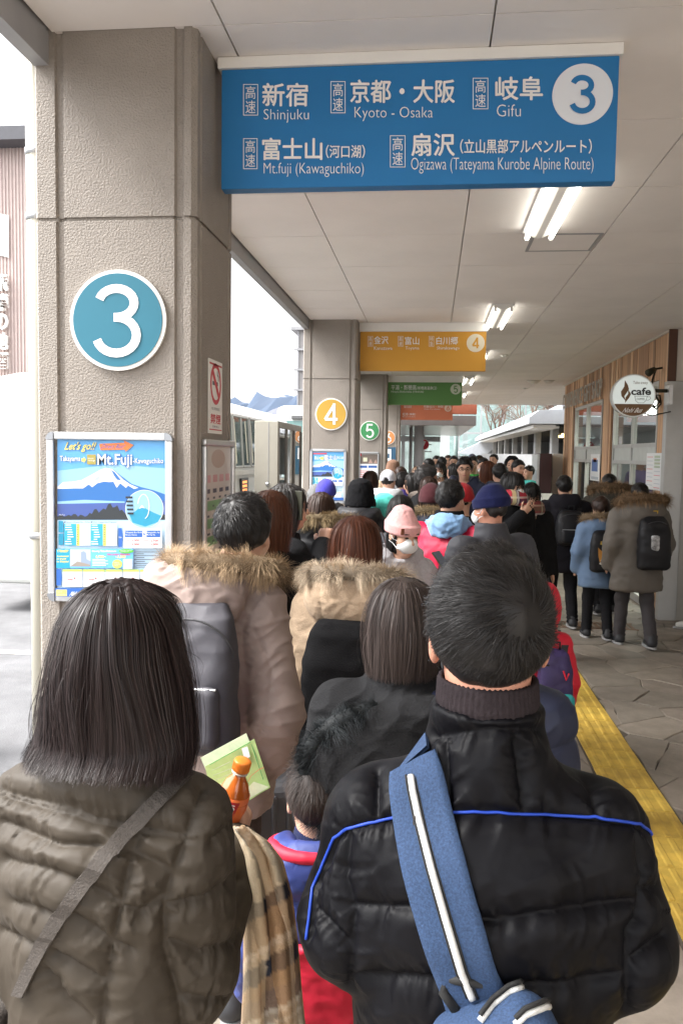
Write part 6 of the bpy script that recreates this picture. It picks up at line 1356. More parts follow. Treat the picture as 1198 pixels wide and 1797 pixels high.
wom = person('woman with long dark hair in olive brown puffer jacket, nearest at the left', 213, 1018, 1.32, -6, female=True, wide=.88, hoff=(.018, 0.), coat=dict(mat=m_oliv, hem=.76, puff=.022, collar=.02, wr=.0018), hair=dict(style='long', mat=hairm('dark plum hair', (.020, .0125, .0118), .4), n=22000, clump=.02, len=.265, flare=.03, wend=.105, dend=.07, back=-.03, backend=.02, fly=.03, jag=.042, vol=.004, segs=16, tipgain=.12, wave=.6, toproots=.8, vee=-.03), arms=(((.15, -.02, 1.05), (.17, .2, .98)), ((.148, .0, 1.03), (.142, .235, 1.135))), hands=(0, dict(nrm=(-.75, .25, .55), curl=.95, side=1)), disp=seamed(wom_seams, .021, .015, .008), v=.0044, hs=1.1, nz=1.475, sdrop=.015, group='two people nearest the camera')
CB = thing('shoulder_bag', 'dark brown webbing strap bag slung across the olive puffer jacket', 'shoulder bag', wom['root'].location, wom['root'].rotation_euler.z); CB.scale = wom['root'].scale
Le = dens(wz([(695, 828), (560, 925), (400, 1095), (262, 1290), (150, 1445), (108, 1560), (60, 1680)])); Re = dens(wz([(738, 850), (606, 985), (452, 1120), (330, 1290), (205, 1465), (150, 1560), (100, 1690)]))
A_ = [cast(wom, *p, .004) for p in Le]; B_ = [cast(wom, *p, .004) for p in Re]
def sm(L):
    """straighten a strap edge, then lift it clear of the quilting"""
    P = [Vector(p[0]) for p in L]; mi = wom['MW'].inverted(); og = mi @ O_
    for _ in range(60): P = [P[0]]+[(P[i-1]+2*P[i]+P[i+1])/4 for i in range(1, len(P)-1)]+[P[-1]]
    D = [(p-og).normalized() for p in P]; T_ = []
    for p, d in zip(P, D): h = wom['bvh'].ray_cast(og, d); T_.append(min((p-og).length, h[3] if h[0] else 9)-.006)
    for _ in range(6): T_ = [T_[0]]+[min(T_[i], (T_[i-1]+2*T_[i]+T_[i+1])/4) for i in range(1, len(T_)-1)]+[T_[-1]]
    return [og+d*t for d, t in zip(D, T_)]
m_web = M('brown grey webbing', (.046, .038, .032), .75, .25, 160, .6, 300, bd=.003)
band('strap', sm(A_), sm(B_), .004, m_web, CB, [c[1] for c in A_])
R2, N2 = drape(wom, [(.13, -.02, 1.44), (.12, .08, 1.40), (.05, .16, 1.2), (-.1, .17, 1.0), (-.2, .08, .9)], .006, 14)
Lp = []; Rp = []
for i in range(len(R2)): d = (R2[min(i+1, 14)]-R2[max(i-1, 0)]).normalized(); s_ = d.cross(N2[i]).normalized(); Lp.append(R2[i]-s_*.016); Rp.append(R2[i]+s_*.016)
band('front_strap', Lp, Rp, .004, m_web, CB, N2)
f = Fld((-.42, -.25, .6), (-.1, .2, 1.0), .008); f.u(rbox((-.27, -.02, .80), (.06, .12, .11), .03)); V, Q = f.mesh(2); mesh_np('bag_body', V, Q, m_web, CB)
# bottle, leaflet in her hand, plaid shawl
B0 = at(405, 1378, 1.57); up = (at(428, 1330, 1.565)-at(402, 1425, 1.575)).normalized()
bt = thing('drink_bottle', 'orange tea bottle with orange cap held by the woman at left', 'bottle', at(406, 1410, 1.56)); bt.rotation_euler = up.to_track_quat('Z', 'Y').to_euler()
def lathe(name, prof, m, par, n=28, smooth=True):
    V = [(r*math.cos(2*math.pi*k/n), r*math.sin(2*math.pi*k/n), z) for r, z in prof for k in range(n)]; Fc = [(i*n+k, i*n+(k+1) % n, (i+1)*n+(k+1) % n, (i+1)*n+k) for i in range(len(prof)-1) for k in range(n)]+[tuple(range(n))[::-1], tuple(range((len(prof)-1)*n, len(prof)*n))]
    return mesh(name, V, Fc, m, par, smooth)
m_tea = M('tea behind plastic', (.48, .115, .02), .08, .1, 10, coat=.6, spec=.6)
lathe('bottle_body', [(.028, -.08), (.032, -.07), (.032, -.012), (.031, 0), (.032, .012), (.030, .03), (.022, .05), (.0135, .062), (.0135, .068)], m_tea, bt)
lathe('label_sleeve', [(.0324, -.06), (.0326, -.06), (.0318, .026), (.0316, .026)], M('label orange', (.62, .13, .03), .3, coat=.4), bt)
lathe('neck_ring', [(.0135, .0681), (.0165, .069), (.0165, .072), (.0135, .073)], M('clear plastic', (.6, .5, .42), .1), bt)
cp = lathe('cap', [(.0155, .0731), (.017, .0745), (.017, .094), (.0155, .096), (.003, .0965)], M('orange cap', (.68, .19, .025), .35), bt)
mb = MB()
for k in range(40): a = 2*math.pi*k/40; mb.tube([(.017*math.cos(a), .017*math.sin(a), .0755), (.017*math.cos(a), .017*math.sin(a), .093)], .0006, 4)
mb.build('cap_ridges', MATS['orange cap'], cp)
# a red stripe with 500 facing the viewer
cdir = (O_-Vector(bt.location)); cdir = (bt.rotation_euler.to_matrix().inverted() @ cdir); ca = math.atan2(cdir.y, cdir.x)
V = []; 
for k in range(9):
    a = ca-.15+.85*(k/8-.5)
    for z_ in (-.058, .022): V.append((.0331*math.cos(a+(z_+.02)*6), .0329*math.sin(a+(z_+.02)*6), z_))
mesh('red_stripe', V, [(2*k, 2*k+2, 2*k+3, 2*k+1) for k in range(8)], M('label red', (.42, .02, .03), .35), bt, True)
e1 = Vector((-math.sin(ca), math.cos(ca), 0)); rd = Vector((math.cos(ca), math.sin(ca), 0))*.0345
for k, chh in enumerate('500'):
    c0 = rd+e1*(.004-.0045*k)+Vector((0, 0, .012-.014*k)); text3('lettering', chh, c0-e1*.005-Vector((0, 0, .006)), c0+e1*.005-Vector((0, 0, .006)), c0-e1*.005+Vector((0, 0, .006)), m_signwhite, bt, .02, .001)
lf = thing('leaflet', 'folded green map leaflet held behind the tea bottle', 'leaflet')
m_lf = M('leaflet green', (.36, .50, .20), .55, .12, 30); m_lf2 = M('leaflet pale', (.55, .60, .42), .55, .15, 40)
def sheet(name, P, Y, m, par, th=.0012):
    V = [at(x, y, Y+dy) for x, y, dy in P]; n = len(V); V2 = [v_+Vector((0, th, 0)) for v_ in V]; return MB().add(V+V2, [tuple(range(n)), tuple(range(n, 2*n))[::-1]]+[(i, (i+1) % n, n+(i+1) % n, n+i) for i in range(n)]).build(name, m, par)
sheet('back_leaf', [(352, 1330, .02), (432, 1287, .0), (470, 1380, .0), (395, 1430, .02)], 1.64, m_lf2, lf); sheet('front_leaf', [(360, 1345, .01), (446, 1297, -.005), (474, 1382, 0), (380, 1440, .01)], 1.625, m_lf, lf)
for a, b in (((368, 1342), (440, 1302)), ((440, 1302), (462, 1368))): MB().tube([at(*a, 1.622), at(*b, 1.620)], .0007, 4).build('route_line', M('print green line', (.03, .25, .08), .6), lf)
MB().tube([at(x, y, 1.620) for x, y in ((432, 1380), (440, 1362), (455, 1350), (463, 1347))], .0006, 4).build('route_line', M('print red line', (.6, .1, .06), .6), lf)
sheet('label_box', [(424, 1314, 0), (434, 1310, 0), (439, 1328, 0), (429, 1333, 0)], 1.619, p_wh, lf, .0004)
text3('lettering', 'MAP', at(430.5, 1331, 1.6185), at(426, 1314.5, 1.6185), at(437.5, 1327.5, 1.6185), p_ink, lf, .01, .0006)
for k in range(7): MB().tube([at(372+k*2, 1352+k*9, 1.6195), at(404+k*2+(k*7 % 11), 1337+k*9, 1.6185)], .0005, 4).build('print_line', M('print grey line', (.3, .34, .28), .7), lf)
sheet('pale_area', [(420, 1397, 0), (445, 1372, 0), (472, 1381, 0), (400, 1424, 0)], 1.619, m_lf2, lf, .0004)
# plaid shawl
m_pl_ = bpy.data.materials.new('plaid wool'); m_pl_.use_nodes = True; nt = m_pl_.node_tree; bs_ = nt.nodes['Principled BSDF']; bs_.inputs['Roughness'].default_value = .95; bs_.inputs['Specular IOR Level'].default_value = .1
at_ = nt.nodes.new('ShaderNodeAttribute'); at_.attribute_name = 'tone'; nzp = nt.nodes.new('ShaderNodeTexNoise'); nzp.inputs['Scale'].default_value = 260; tcp = nt.nodes.new('ShaderNodeTexCoord'); nt.links.new(tcp.outputs['Object'], nzp.inputs['Vector']); bpn = nt.nodes.new('ShaderNodeBump'); bpn.inputs['Strength'].default_value = .6; bpn.inputs['Distance'].default_value = .004; nt.links.new(nzp.outputs['Fac'], bpn.inputs['Height']); nt.links.new(bpn.outputs[0], bs_.inputs['Normal']); nt.links.new(at_.outputs['Color'], bs_.inputs['Base Color'])
def plaid(u, v_):
    """woven colours by thread position (fabric pattern)"""
    base = np.tile(A3(.36, .27, .18), (len(u), 1)); bands = [(0, .10, (.22, .14, .09)), (.10, .13, (.5, .42, .32)), (.17, .19, (.5, .42, .32)), (.22, .50, (.43, .35, .24)), (.50, .58, (.02, .022, .03)), (.58, .74, (.27, .165, .09)), (.74, .78, (.5, .4, .3)), (.82, .92, (.02, .022, .03)), (.92, 1., (.28, .17, .09))]
    def col(t):
        t = t % 1; c = base.copy()
        for a, b, k in bands: c[(t >= a) & (t < b)] = k
        return c
    return (col(u)*.5+col(v_)*.5)*1.5
sw_ = thing('plaid_shawl', 'tan and black plaid wool shawl hanging between the two nearest people', 'shawl')
edge = [(1448, 408, 436, 1.50), (1470, 414, 470, 1.49), (1500, 422, 492, 1.48), (1560, 428, 508, 1.47), (1640, 432, 518, 1.46), (1720, 432, 524, 1.46), (1800, 428, 532, 1.46), (1880, 420, 540, 1.46), (1990, 412, 548, 1.46)]
ny, nx = 110, 60; V = []; U_ = []; W_ = []
for j in range(ny):
    yy = 1448+(1990-1448)*j/(ny-1); xl = np.interp(yy, [e[0] for e in edge], [e[1] for e in edge]); xr = np.interp(yy, [e[0] for e in edge], [e[2] for e in edge]); Yy = np.interp(yy, [e[0] for e in edge], [e[3] for e in edge])
    for i in range(nx):
        t = i/(nx-1); a = t*math.pi; xx = xl+(xr-xl)*(.5-.5*math.cos(a)); fold = .020*math.sin(t*15+yy*.012)+.010*math.sin(t*31-yy*.02)
        p = at(xx, yy+14*t*t, Yy+.07-.085*math.sin(a)+fold*math.sin(a)); V.append(p); U_.append(t*.9+.05*math.sin(yy*.01)+.15); W_.append((yy-1448)/330.+.28*t)
Fc = [(j*nx+i, j*nx+i+1, (j+1)*nx+i+1, (j+1)*nx+i) for j in range(ny-1) for i in range(nx-1)]
o = mesh_np('cloth', np.array(V), np.array(Fc), m_pl_, sw_, True, plaid(np.array(U_), np.array(W_)))
sd_m = o.modifiers.new('thickness', 'SOLIDIFY'); sd_m.thickness = .006
# ---------------------------------------------------------------- the queue, near to far
SH = lambda m=m_hblk, **k: dict(style='short', mat=m, **k)
LH = lambda m=m_hbrn, L=.38, **k: dict(style='long', mat=m, len=L, **k)
def wl(n, c): return wool(n, c)
# man in rosy parka
rosy = person('man in rosy beige parka with fur hood and grey backpack beside the nearest pillar', 427, 866, 2.6, -8, hs=1.02, hoff=(.10, .03), wide=.95, coat=dict(mat=m_pk, hem=.70, puff=.02, hood='fur', fur=m_fur, hoodsize=1.12, nf=7500, fl=.05, fr=.024, flare=.01, wr=.0055), hair=SH(n=7000, len=.04, vol=.012, lift=.55, whorl=(-.01, -.06, .1)), arms=(((.215, -.05, 1.07), (.19, .1, .93)), ((.25, -.06, 1.03), (.20, .07, .84))), pants=wl('brown trousers', (.05, .036, .03)), disp=seamed([[(484, 1027), (455, 1045), (440, 1067), (425, 1107), (427, 1140), (430, 1180)], [(445, 1104), (470, 1157), (477, 1180), (470, 1240), (457, 1287)], [(287, 1000), (307, 977), (350, 965), (407, 980), (474, 1010)], [(313, 1034), (357, 1025), (420, 1015), (474, 1020)], [(400, 1060), (400, 1250)]], .009, .010, .007))
backpack(rosy, 'grey and black backpack on the rosy beige parka', nylon('slate grey nylon', (.055, .053, .062), .6), (.13, .075, .22), 1.17, .05, m_bkn, 1, tops=False)
# brown haired woman in long black coat
person('woman with long chestnut hair in a long black coat beside the rosy parka', 474, 860, 3.5, -10, True, coat=dict(mat=m_bkm, hem=.52, puff=.01, wr=.005, flare=.02), hair=LH(m_hred, .33, n=3600, wend=.085, vol=.002), pants=m_trk, arms=('down', 'down'))
# woman holding a phone to her face
p8 = person('woman with sleek black hair holding a dark phone up to her face', 503, 848, 4.2, -62, True, coat=dict(mat=m_bkm, hem=.7, puff=.008, wr=.005), hair=LH(m_hgrey, .36, n=2600), arms=('down', 'face'), hands=(0, dict(nrm=(-.6, .5, 0), curl=.9)))
ph = thing('phone', 'dark phone held to the face of the sleek haired woman', 'phone', at(521, 887, 4.15), R_(-30)); MB().box(-.036, .036, -.004, .004, -.075, .075).build('case', m_black, ph, bevel=.003); box('screen', -.033, .033, .0041, .005, -.07, .07, M('phone glass', (.01, .01, .012), .1), ph)
# long hair and furred hood
person('woman with long brown hair over a black jacket with brown fur hood', 563, 863, 4.7, 12, True, coat=dict(mat=m_bkn, hem=.74, puff=.02, hood='fur', fur=m_furk, hoodsize=1.25, furoff=A3(.0, -.03, .04), nf=3500, fl=.05, quilt=.13), hair=LH(m_hbrn, .30, n=2300, dend=.04), arms=('pocket', 'pocket'))
# beige coat
bei = person('woman in beige wool coat with pale fur hood carrying a black backpack', 625, 905, 3.05, -4, True, 1.04, coat=dict(mat=m_beige, hem=.58, puff=.018, hood='fur', fur=m_furl, hoodsize=1.18, nf=7000, fl=.055, fr=.024, flare=.035, wr=.0035), hair=LH(m_hchest, .235, n=3600, wend=.082, dend=.085, jag=.012, vol=.006), arms=(((.215, -.03, 1.06), (.20, .1, .88)), ((.215, -.03, 1.06), (.2, .1, .88))), pants=m_jean, shoe=m_shw, disp=seamed([[(644, 998), (632, 1028), (616, 1052)], [(674, 1013), (662, 1040), (653, 1055)], [(562, 1007), (560, 1040), (565, 1088), (562, 1130)], [(580, 1050), (620, 1062), (700, 1062)]], .008, .007, .004))
backpack(bei, 'large plain black backpack on the beige wool coat', wl('black canvas', (.011, .011, .012)), (.155, .09, .27), 1.06, -.01, m_bkn, 2, tops=False)
# short haired woman in black coat, in front of the nearest man
sho = person('short bobbed woman in black hooded coat just ahead of the nearest man', 708, 1014, 2.02, 0, True, 1.03, coat=dict(mat=wl('matt black coat', (.017, .017, .018)), hem=.6, puff=.02, hood=None, collar=.03, wr=.006, lumps=[((-.07, -.15, 1.24), (.17, .07, .14)), ((.05, -.12, 1.36), (.14, .06, .05))]), hair=LH(hairm('smoky brown hair', (.045, .033, .029), .4), .235, n=5600, wend=.082, dend=.09, jag=.016, vol=.006, part=.0), arms=('down', 'down'))
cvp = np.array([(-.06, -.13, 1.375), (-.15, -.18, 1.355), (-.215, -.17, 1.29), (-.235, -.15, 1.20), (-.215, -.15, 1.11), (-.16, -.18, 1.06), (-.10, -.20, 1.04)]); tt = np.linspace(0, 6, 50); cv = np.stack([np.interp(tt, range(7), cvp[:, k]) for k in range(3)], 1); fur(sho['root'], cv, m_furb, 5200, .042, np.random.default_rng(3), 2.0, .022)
# child at the front
chd = person('small child in navy neck warmer and blue and red jacket between the nearest two people', 556, 1326, 1.92, 14, False, 1.34, coat=dict(mat=nylon('cobalt jacket', (.03, .045, .17)), hem=.80, puff=.03, hood='down', hoodsize=1.15, wr=.005), hair=dict(style='short', mat=hairm('dark child hair', (.022, .014, .011), .5), n=6000, len=.05, vol=.012, lift=.15, whorl=(.0, -.04, .12), swirl=.4, nape=-.05), pants=nylon('red trousers', (.52, .015, .04)), shoe=m_shw, group='children in the queue')
f = Fld((-.14, -.14, 1.36), (.14, .14, 1.54), .007); f.u(loft([(1.375, .115, .11, 0, -.01), (1.43, .095, .095, 0, -.004), (1.50, .078, .08, 0, .004)])); f.sub(loft([(1.36, .062, .062, 0, 0), (1.56, .066, .068, 0, .004)])); V, Q = f.mesh(1); N = normals(V, Q); V = V+N*(np.sin(np.arctan2(V[:, 0], V[:, 1])*40)*.0016)[:, None]; mesh_np('navy_neck_warmer', V, Q, wl('navy knit', (.012, .016, .05)), chd['root'])
f = Fld((-.3, -.25, .76), (.3, .25, 1.2), .012); f.u(loft([(.79, .246, .196, 0, -.005), (1.0, .24, .19, 0, -.005), (1.14, .238, .188, 0, -.006)], 2.3)); f.sub(loft([(.78, .15, .11, 0, 0), (1.2, .15, .11, 0, 0)])); V, Q = f.mesh(2); N = normals(V, Q); V = V+N*(folds(V*1.5, 5)*.012)[:, None]; mesh_np('red_lower_panel', V, Q, nylon('red trousers', (.5, .02, .04)), chd['root'])
th = np.linspace(-2.3, 2.3, 40); MB().tube([(math.sin(a)*.165, -.055-math.cos(a)*.135, 1.468-.03*max(0, abs(a)-1.4)) for a in th], .024, 10).build('red_hood_lining', nylon('red trousers', (.5, .02, .04)), chd['root'], True)
rch = person('child in a red hood carrying a purple and teal backpack beyond the nearest man', 948, 1022, 4.1, 5, False, 1.3, wide=.8, coat=dict(mat=nylon('scarlet jacket', (.48, .012, .03)), hem=.8, puff=.02, hood='up', wr=.004), hair=None, pants=m_trk, group='children in the queue')
bpr, q3 = backpack(rch, 'small purple, black and teal backpack on the red hooded child', nylon('purple black nylon', (.03, .02, .07)), (.12, .08, .2), 1.14, .07, m_bkn, 2)
f = Fld((-.2, q3[2]-.2, .85), (.2, q3[2]+.1, 1.1), .012); f.u(rbox((.08, q3[2]-.07, .98), (.11, .05, .075), .04)); V, Q = f.mesh(2); mesh_np('teal_pocket', V, Q, nylon('teal nylon', (.02, .22, .22)), bpr)
MB().tube([(.1, q3[2]-.10, 1.22), (.12, q3[2]-.105, 1.16), (.14, q3[2]-.09, 1.2)], .006, 6).build('red_cord', MATS['scarlet jacket'], bpr)
# ---- suitcase
sc1 = atZ(497, 1610, 0); t = thing('suitcase', 'dark grey ribbed suitcase standing by the black boots', 'suitcase', (-.50, 3.05, 0), R_(20)); m_sc = M('suitcase grey', (.07, .072, .08), .45, .08, 6)
mb = MB().box(-.2, .2, -.13, .13, .06, .64); mb.build('shell', m_sc, t, bevel=.05, seg=4)
for k in range(6): MB().box(-.16+k*.055, -.14+k*.055, -.137, .137, .1, .60).build('rib', m_sc, t, bevel=.006)
for s in (-.15, .15):
    for q in (-.09, .09): MB().tube([(s, q, .03), (s+.025, q, .03)], .03, 12).build('wheel', m_black, t)
MB().tube([(-.07, .1, .64), (-.07, .1, .86), (.07, .1, .86), (.07, .1, .64)], .009, 8).build('handle', m_alu, t)
# ---- pink beanie
pb = person('woman in pale pink beanie and white mask looking down at her phone', 703, 884, 4.3, -146, True, 1.0, .05, coat=dict(mat=wl('light grey fleece', (.40, .39, .41)), hem=.8, puff=.018, hood='down'), hair=LH(m_hblk, .24, n=500), hat=dict(style='beanie', mat=wl('pale pink knit', (.66, .36, .35)), ribs=50, low=.012, tall=.022, tag=(.058, .082, .042)), mask=m_mask, head=(0, 10), arms=('phone', 'phone'), hands=(dict(nrm=(0, .2, 1), curl=.7), dict(nrm=(0, .2, 1), curl=.7)))
ph = thing('phone', 'smartphone in a light case held below the pink beanie', 'phone', at(778, 990, 4.05), R_(-110)); ph.rotation_euler = (R_(-50), 0, R_(-118)); MB().box(-.037, .037, -.075, .075, -.005, .005).build('case', m_black, ph, bevel=.003); box('screen', -.034, .034, -.071, .071, .0051, .006, M('phone lit glass', (.10, .12, .16), .15), ph)
# ---- red jacket man
red = person('man in bright red jacket with pale blue hood and black backpack', 790, 842, 5.1, -30, wide=1.12, coat=dict(mat=nylon('crimson shell', (.50, .012, .05), .5), hem=.76, puff=.02, wr=.005), hair=SH(n=2600, len=.034), arms=('front', 'phone'), hands=(0, 0))
f = Fld((-.2, -.25, 1.3), (.2, .15, 1.55), .011); f.u(el((.03, -.10, 1.415), (.12, .07, .07))); f.u(rc((-.08, .02, 1.41), (-.08, -.06, 1.42), .04), .03); f.u(rc((.09, .02, 1.41), (.11, -.06, 1.42), .04), .03); f.sub(el((0, -.02, 1.49), (.08, .09, .07)), .02); V, Q = f.mesh(2); N = normals(V, Q); V = V+N*(folds(V*1.6, 3)*.03)[:, None]; mesh_np('pale_blue_hood', V, Q, wl('pale blue jersey', (.25, .42, .66)), red['root'])
f = Fld((-.16, -.16, 1.38), (.16, .16, 1.56), .010); f.u(loft([(1.42, .10, .10, 0, -.01), (1.50, .085, .088, 0, 0)])); f.sub(rc((0, 0, 1.4), (0, .01, 1.6), .062), .0); V, Q = f.mesh(1); mesh_np('black_collar', V, Q, m_bkm, red['root'])
backpack(red, 'squarish black backpack on the bright red jacket', m_bkn, (.11, .07, .19), 1.08, .14, m_bkn, 1)
person('person in a red beanie half hidden behind the red jacket', 812, 845, 6.4, -5, coat=dict(mat=m_bkn, hem=.8, puff=.015), hair=SH(n=200), hat=dict(style='beanie', mat=wl('red knit', (.32, .02, .025)), tall=.0), cap=.03)
# ---- navy beanie man
nav = person('man in navy beanie, white mask and charcoal padded jacket', 863, 848, 4.6, 38, wide=1.15, coat=dict(mat=nylon('charcoal padded', (.045, .046, .054), .65), hem=.78, puff=.03, quilt=.15, qa=.45, collar=.045, wr=.003), hair=SH(m_hgrey, n=900, len=.02, vol=.006), hat=dict(style='beanie', mat=wl('navy jersey', (.012, .015, .06)), fold=1, rib=0, tall=.01, low=.012, tilt=-8), mask=m_mask, head=(12, 0), cap=.035, arms=('front', 'front'), skin=m_skin2)
# ---- left mid group
person('person in a violet blue beanie in front of the pillar 4 poster', 572, 838, 7.0, 8, cap=.03, coat=dict(mat=m_bkn, hem=.75, puff=.02, hood='down'), hair=SH(n=300), hat=dict(style='beanie', mat=wl('violet blue knit', (.055, .05, .33)), rib=0))
person('person in dark grey just left of the violet blue beanie', 557, 852, 7.6, 0, coat=dict(mat=wl('ash grey', (.12, .12, .12)), hem=.75, puff=.02, hood='up'), hair=None)
person('long haired woman in fuzzy black bucket hat', 633, 838, 6.0, -10, True, cap=.035, coat=dict(mat=m_bkn, hem=.7, puff=.02, hood='down'), hair=LH(m_hbrn, .34, n=1500, vol=-.004), hat=dict(style='bucket', mat=M('fuzzy black hat', (.008, .008, .009), .95, .2, 60, .6, 130, spec=.1)))
person('dark haired woman in front of the thatched roof poster', 650, 826, 9.3, -20, True, coat=dict(mat=m_bkm, hem=.7, puff=.01), hair=LH(m_hbrn, .34, n=800))
cpm = person('man in white cap and grey hoodie', 681, 822, 8.6, -12, cap=.028, coat=dict(mat=m_gry, hem=.85, puff=.012, hood='down', hoodsize=1.1), hair=SH(n=300, vol=.004), hat=dict(style='cap', mat=wl('white cotton', (.62, .62, .66))))
person('dark haired man in purple jacket right of the white cap', 707, 828, 9.2, -35, coat=dict(mat=nylon('purple shell', (.045, .03, .16)), hem=.8, puff=.015, collar=.04), hair=SH(n=500, len=.04, vol=.016))
person('person in turquoise hood behind the pink beanie', 676, 868, 6.2, -30, True, coat=dict(mat=wl('turquoise jersey', (.10, .58, .50)), hem=.8, puff=.015, hood='up'), hair=None)
person('woman with straight long black hair behind the pink beanie', 703, 868, 5.3, -14, True, coat=dict(mat=wl('dark grey coat', (.045, .045, .05)), hem=.65, puff=.015), hair=LH(m_hblk, .40, n=2000, wend=.09))
person('woman in maroon beanie with dark hood and khaki fur trim', 756, 845, 6.1, 10, True, cap=.03, coat=dict(mat=nylon('ink navy shell', (.02, .022, .035)), hem=.7, puff=.02, hood='fur', fur=m_furk, nf=1600, hoodsize=1.1), hair=LH(m_hbrn, .28, n=700), hat=dict(style='beanie', mat=wl('maroon knit', (.07, .022, .026))))
person('dark bob haired woman turning left, in taupe jacket', 727, 829, 8.8, 75, True, coat=dict(mat=wl('taupe', (.19, .16, .14)), hem=.75, puff=.015, hood='down'), hair=LH(m_hblk, .26, n=700))
person('tousled man in glasses behind the maroon beanie', 748, 817, 7.9, -70, coat=dict(mat=m_bkm, hem=.75, puff=.01), hair=SH(m_hgrey, n=1200, len=.06, vol=.022, lift=.5), glasses=True)
person('brown haired woman just behind the maroon beanie', 752, 836, 7.1, -15, True, coat=dict(mat=m_bkm, hem=.7), hair=LH(m_hbrn, .3, n=800))
# ---- schoolgirls with tartan scarves
def tartan(n, base, a, b):
    m = bpy.data.materials.new(n); m.use_nodes = True; nt = m.node_tree; bs_ = nt.nodes['Principled BSDF']; bs_.inputs['Roughness'].default_value = .95; tc = nt.nodes.new('ShaderNodeTexCoord'); sp = nt.nodes.new('ShaderNodeSeparateXYZ'); nt.links.new(tc.outputs['Object'], sp.inputs[0]); prev = base
    for ax, sc, th_, col in (('X', 17, .55, a), ('Z', 17, .55, a), ('X', 17.5, .92, b), ('Z', 18, .9, b), ('X', 8.7, .9, (.6, .55, .3)), ('Z', 9, .93, (.5, .5, .5))):
        mu = nt.nodes.new('ShaderNodeMath'); mu.operation = 'MULTIPLY'; mu.inputs[1].default_value = sc*6.28/2; nt.links.new(sp.outputs[ax], mu.inputs[0]); si = nt.nodes.new('ShaderNodeMath'); si.operation = 'SINE'; nt.links.new(mu.outputs[0], si.inputs[0]); gt = nt.nodes.new('ShaderNodeMath'); gt.operation = 'GREATER_THAN'; gt.inputs[1].default_value = th_; nt.links.new(si.outputs[0], gt.inputs[0]); hf = nt.nodes.new('ShaderNodeMath'); hf.operation = 'MULTIPLY'; hf.inputs[1].default_value = .75; nt.links.new(gt.outputs[0], hf.inputs[0])
        mx = nt.nodes.new('ShaderNodeMix'); mx.data_type = 'RGBA'; nt.links.new(hf.outputs[0], mx.inputs[0]); mx.inputs[7].default_value = tuple(col)+(1,)
        if isinstance(prev, tuple): mx.inputs[6].default_value = tuple(prev)+(1,)
        else: nt.links.new(prev, mx.inputs[6])
        prev = mx.outputs[2]
    nt.links.new(prev, bs_.inputs['Base Color']); return m
tar1 = tartan('red tartan', (.42, .03, .05), (.02, .03, .07), (.55, .52, .48)); tar2 = tartan('dull tartan', (.22, .05, .05), (.10, .08, .05), (.4, .33, .25))
person('masked schoolgirl in red tartan scarf with her hand raised to it', 898, 828, 7.3, -150, True, coat=dict(mat=m_bkm, hem=.72, puff=.008), hair=LH(m_hblk, .24, n=1200, fringe=.02, vol=.006), mask=m_mask, scarf=dict(mat=tar1), arms=('down', ((.19, .06, 1.1), (.04, .2, 1.33))), hands=(0, dict(nrm=(-.3, -.9, .2), curl=.25)), head=(10, 4))
person('schoolgirl in dull tartan scarf looking down beside the masked one', 930, 846, 7.6, -170, True, coat=dict(mat=m_bkm, hem=.72, puff=.008), hair=LH(m_hblk, .25, n=900, fringe=.03), scarf=dict(mat=tar2, tail=.03), head=(0, 18))
# ---- three walkers by the cafe
wk1 = person('person in long black coat with black backpack walking by the cafe', 990, 835, 9.15, 6, wide=1.2, coat=dict(mat=wl('black long coat', (.018, .017, .021)), hem=.62, puff=.02, hood='down', flare=.01), hair=SH(n=900, vol=.018, len=.03, nape=-.10), stance=.12, group='people walking by the cafe')
backpack(wk1, 'rounded black backpack with gold zips on the long black coat', m_bkn, (.17, .1, .19), 1.13, .03, m_bkn, 1)
blu = person('young person in blue parka with dog face backpack by the cafe', 1054, 871, 8.6, 4, True, 1.18, wide=1.2, coat=dict(mat=nylon('dusty blue shell', (.13, .20, .32), .6), hem=.64, puff=.035, hood='fur', fur=m_fur, nf=1300, fl=.06, fr=.028, hoodsize=1.4, flare=.03), hair=SH(m_hbrn, n=500, vol=.016), stance=.1, group='people walking by the cafe')
bp, (bx_, by_, byc) = backpack(blu, 'black backpack with yellow lettering and a dog face', m_bkn, (.175, .09, .25), 1.10, 0., m_bkn, 2)
yq = byc-.105
text3('lettering', 'giraya', (-.085, yq, 1.185), (.085, yq, 1.185), (-.085, yq, 1.235), M('yellow print', (.75, .52, .10), .5), bp, .03, .004)
m_dg = M('ginger print', (.62, .29, .06), .5); m_dw = M('cream print', (.75, .70, .62), .5)
def flat(nm, P, off, m): mesh(nm, [(x, yq-off, z) for x, z in P], [tuple(range(len(P)))], m, bp)
flat('dog_face', [(-.10, 1.05), (-.105, 1.15), (-.07, 1.115), (.07, 1.115), (.105, 1.15), (.10, 1.05), (.085, .985), (.03, .96), (-.03, .96), (-.085, .985)], .002, m_dg); flat('dog_muzzle', [(-.075, 1.0), (-.04, 1.035), (.0, 1.045), (.04, 1.035), (.075, 1.0), (.05, .965), (-.05, .965)], .0035, m_dw)
for sx in (-1, 1): flat('dog_eye', [(sx*.045+.009*math.cos(a), 1.06+.008*math.sin(a)) for a in np.linspace(0, 6.28, 10)[:-1]], .005, p_ink); flat('dog_paw', [(sx*.06+.028*math.cos(a), .965+.016*math.sin(a)) for a in np.linspace(0, 6.28, 12)[:-1]], .005, m_dw)
flat('dog_nose', [(.014*math.cos(a), 1.02+.010*math.sin(a)) for a in np.linspace(0, 6.28, 10)[:-1]], .005, p_ink)
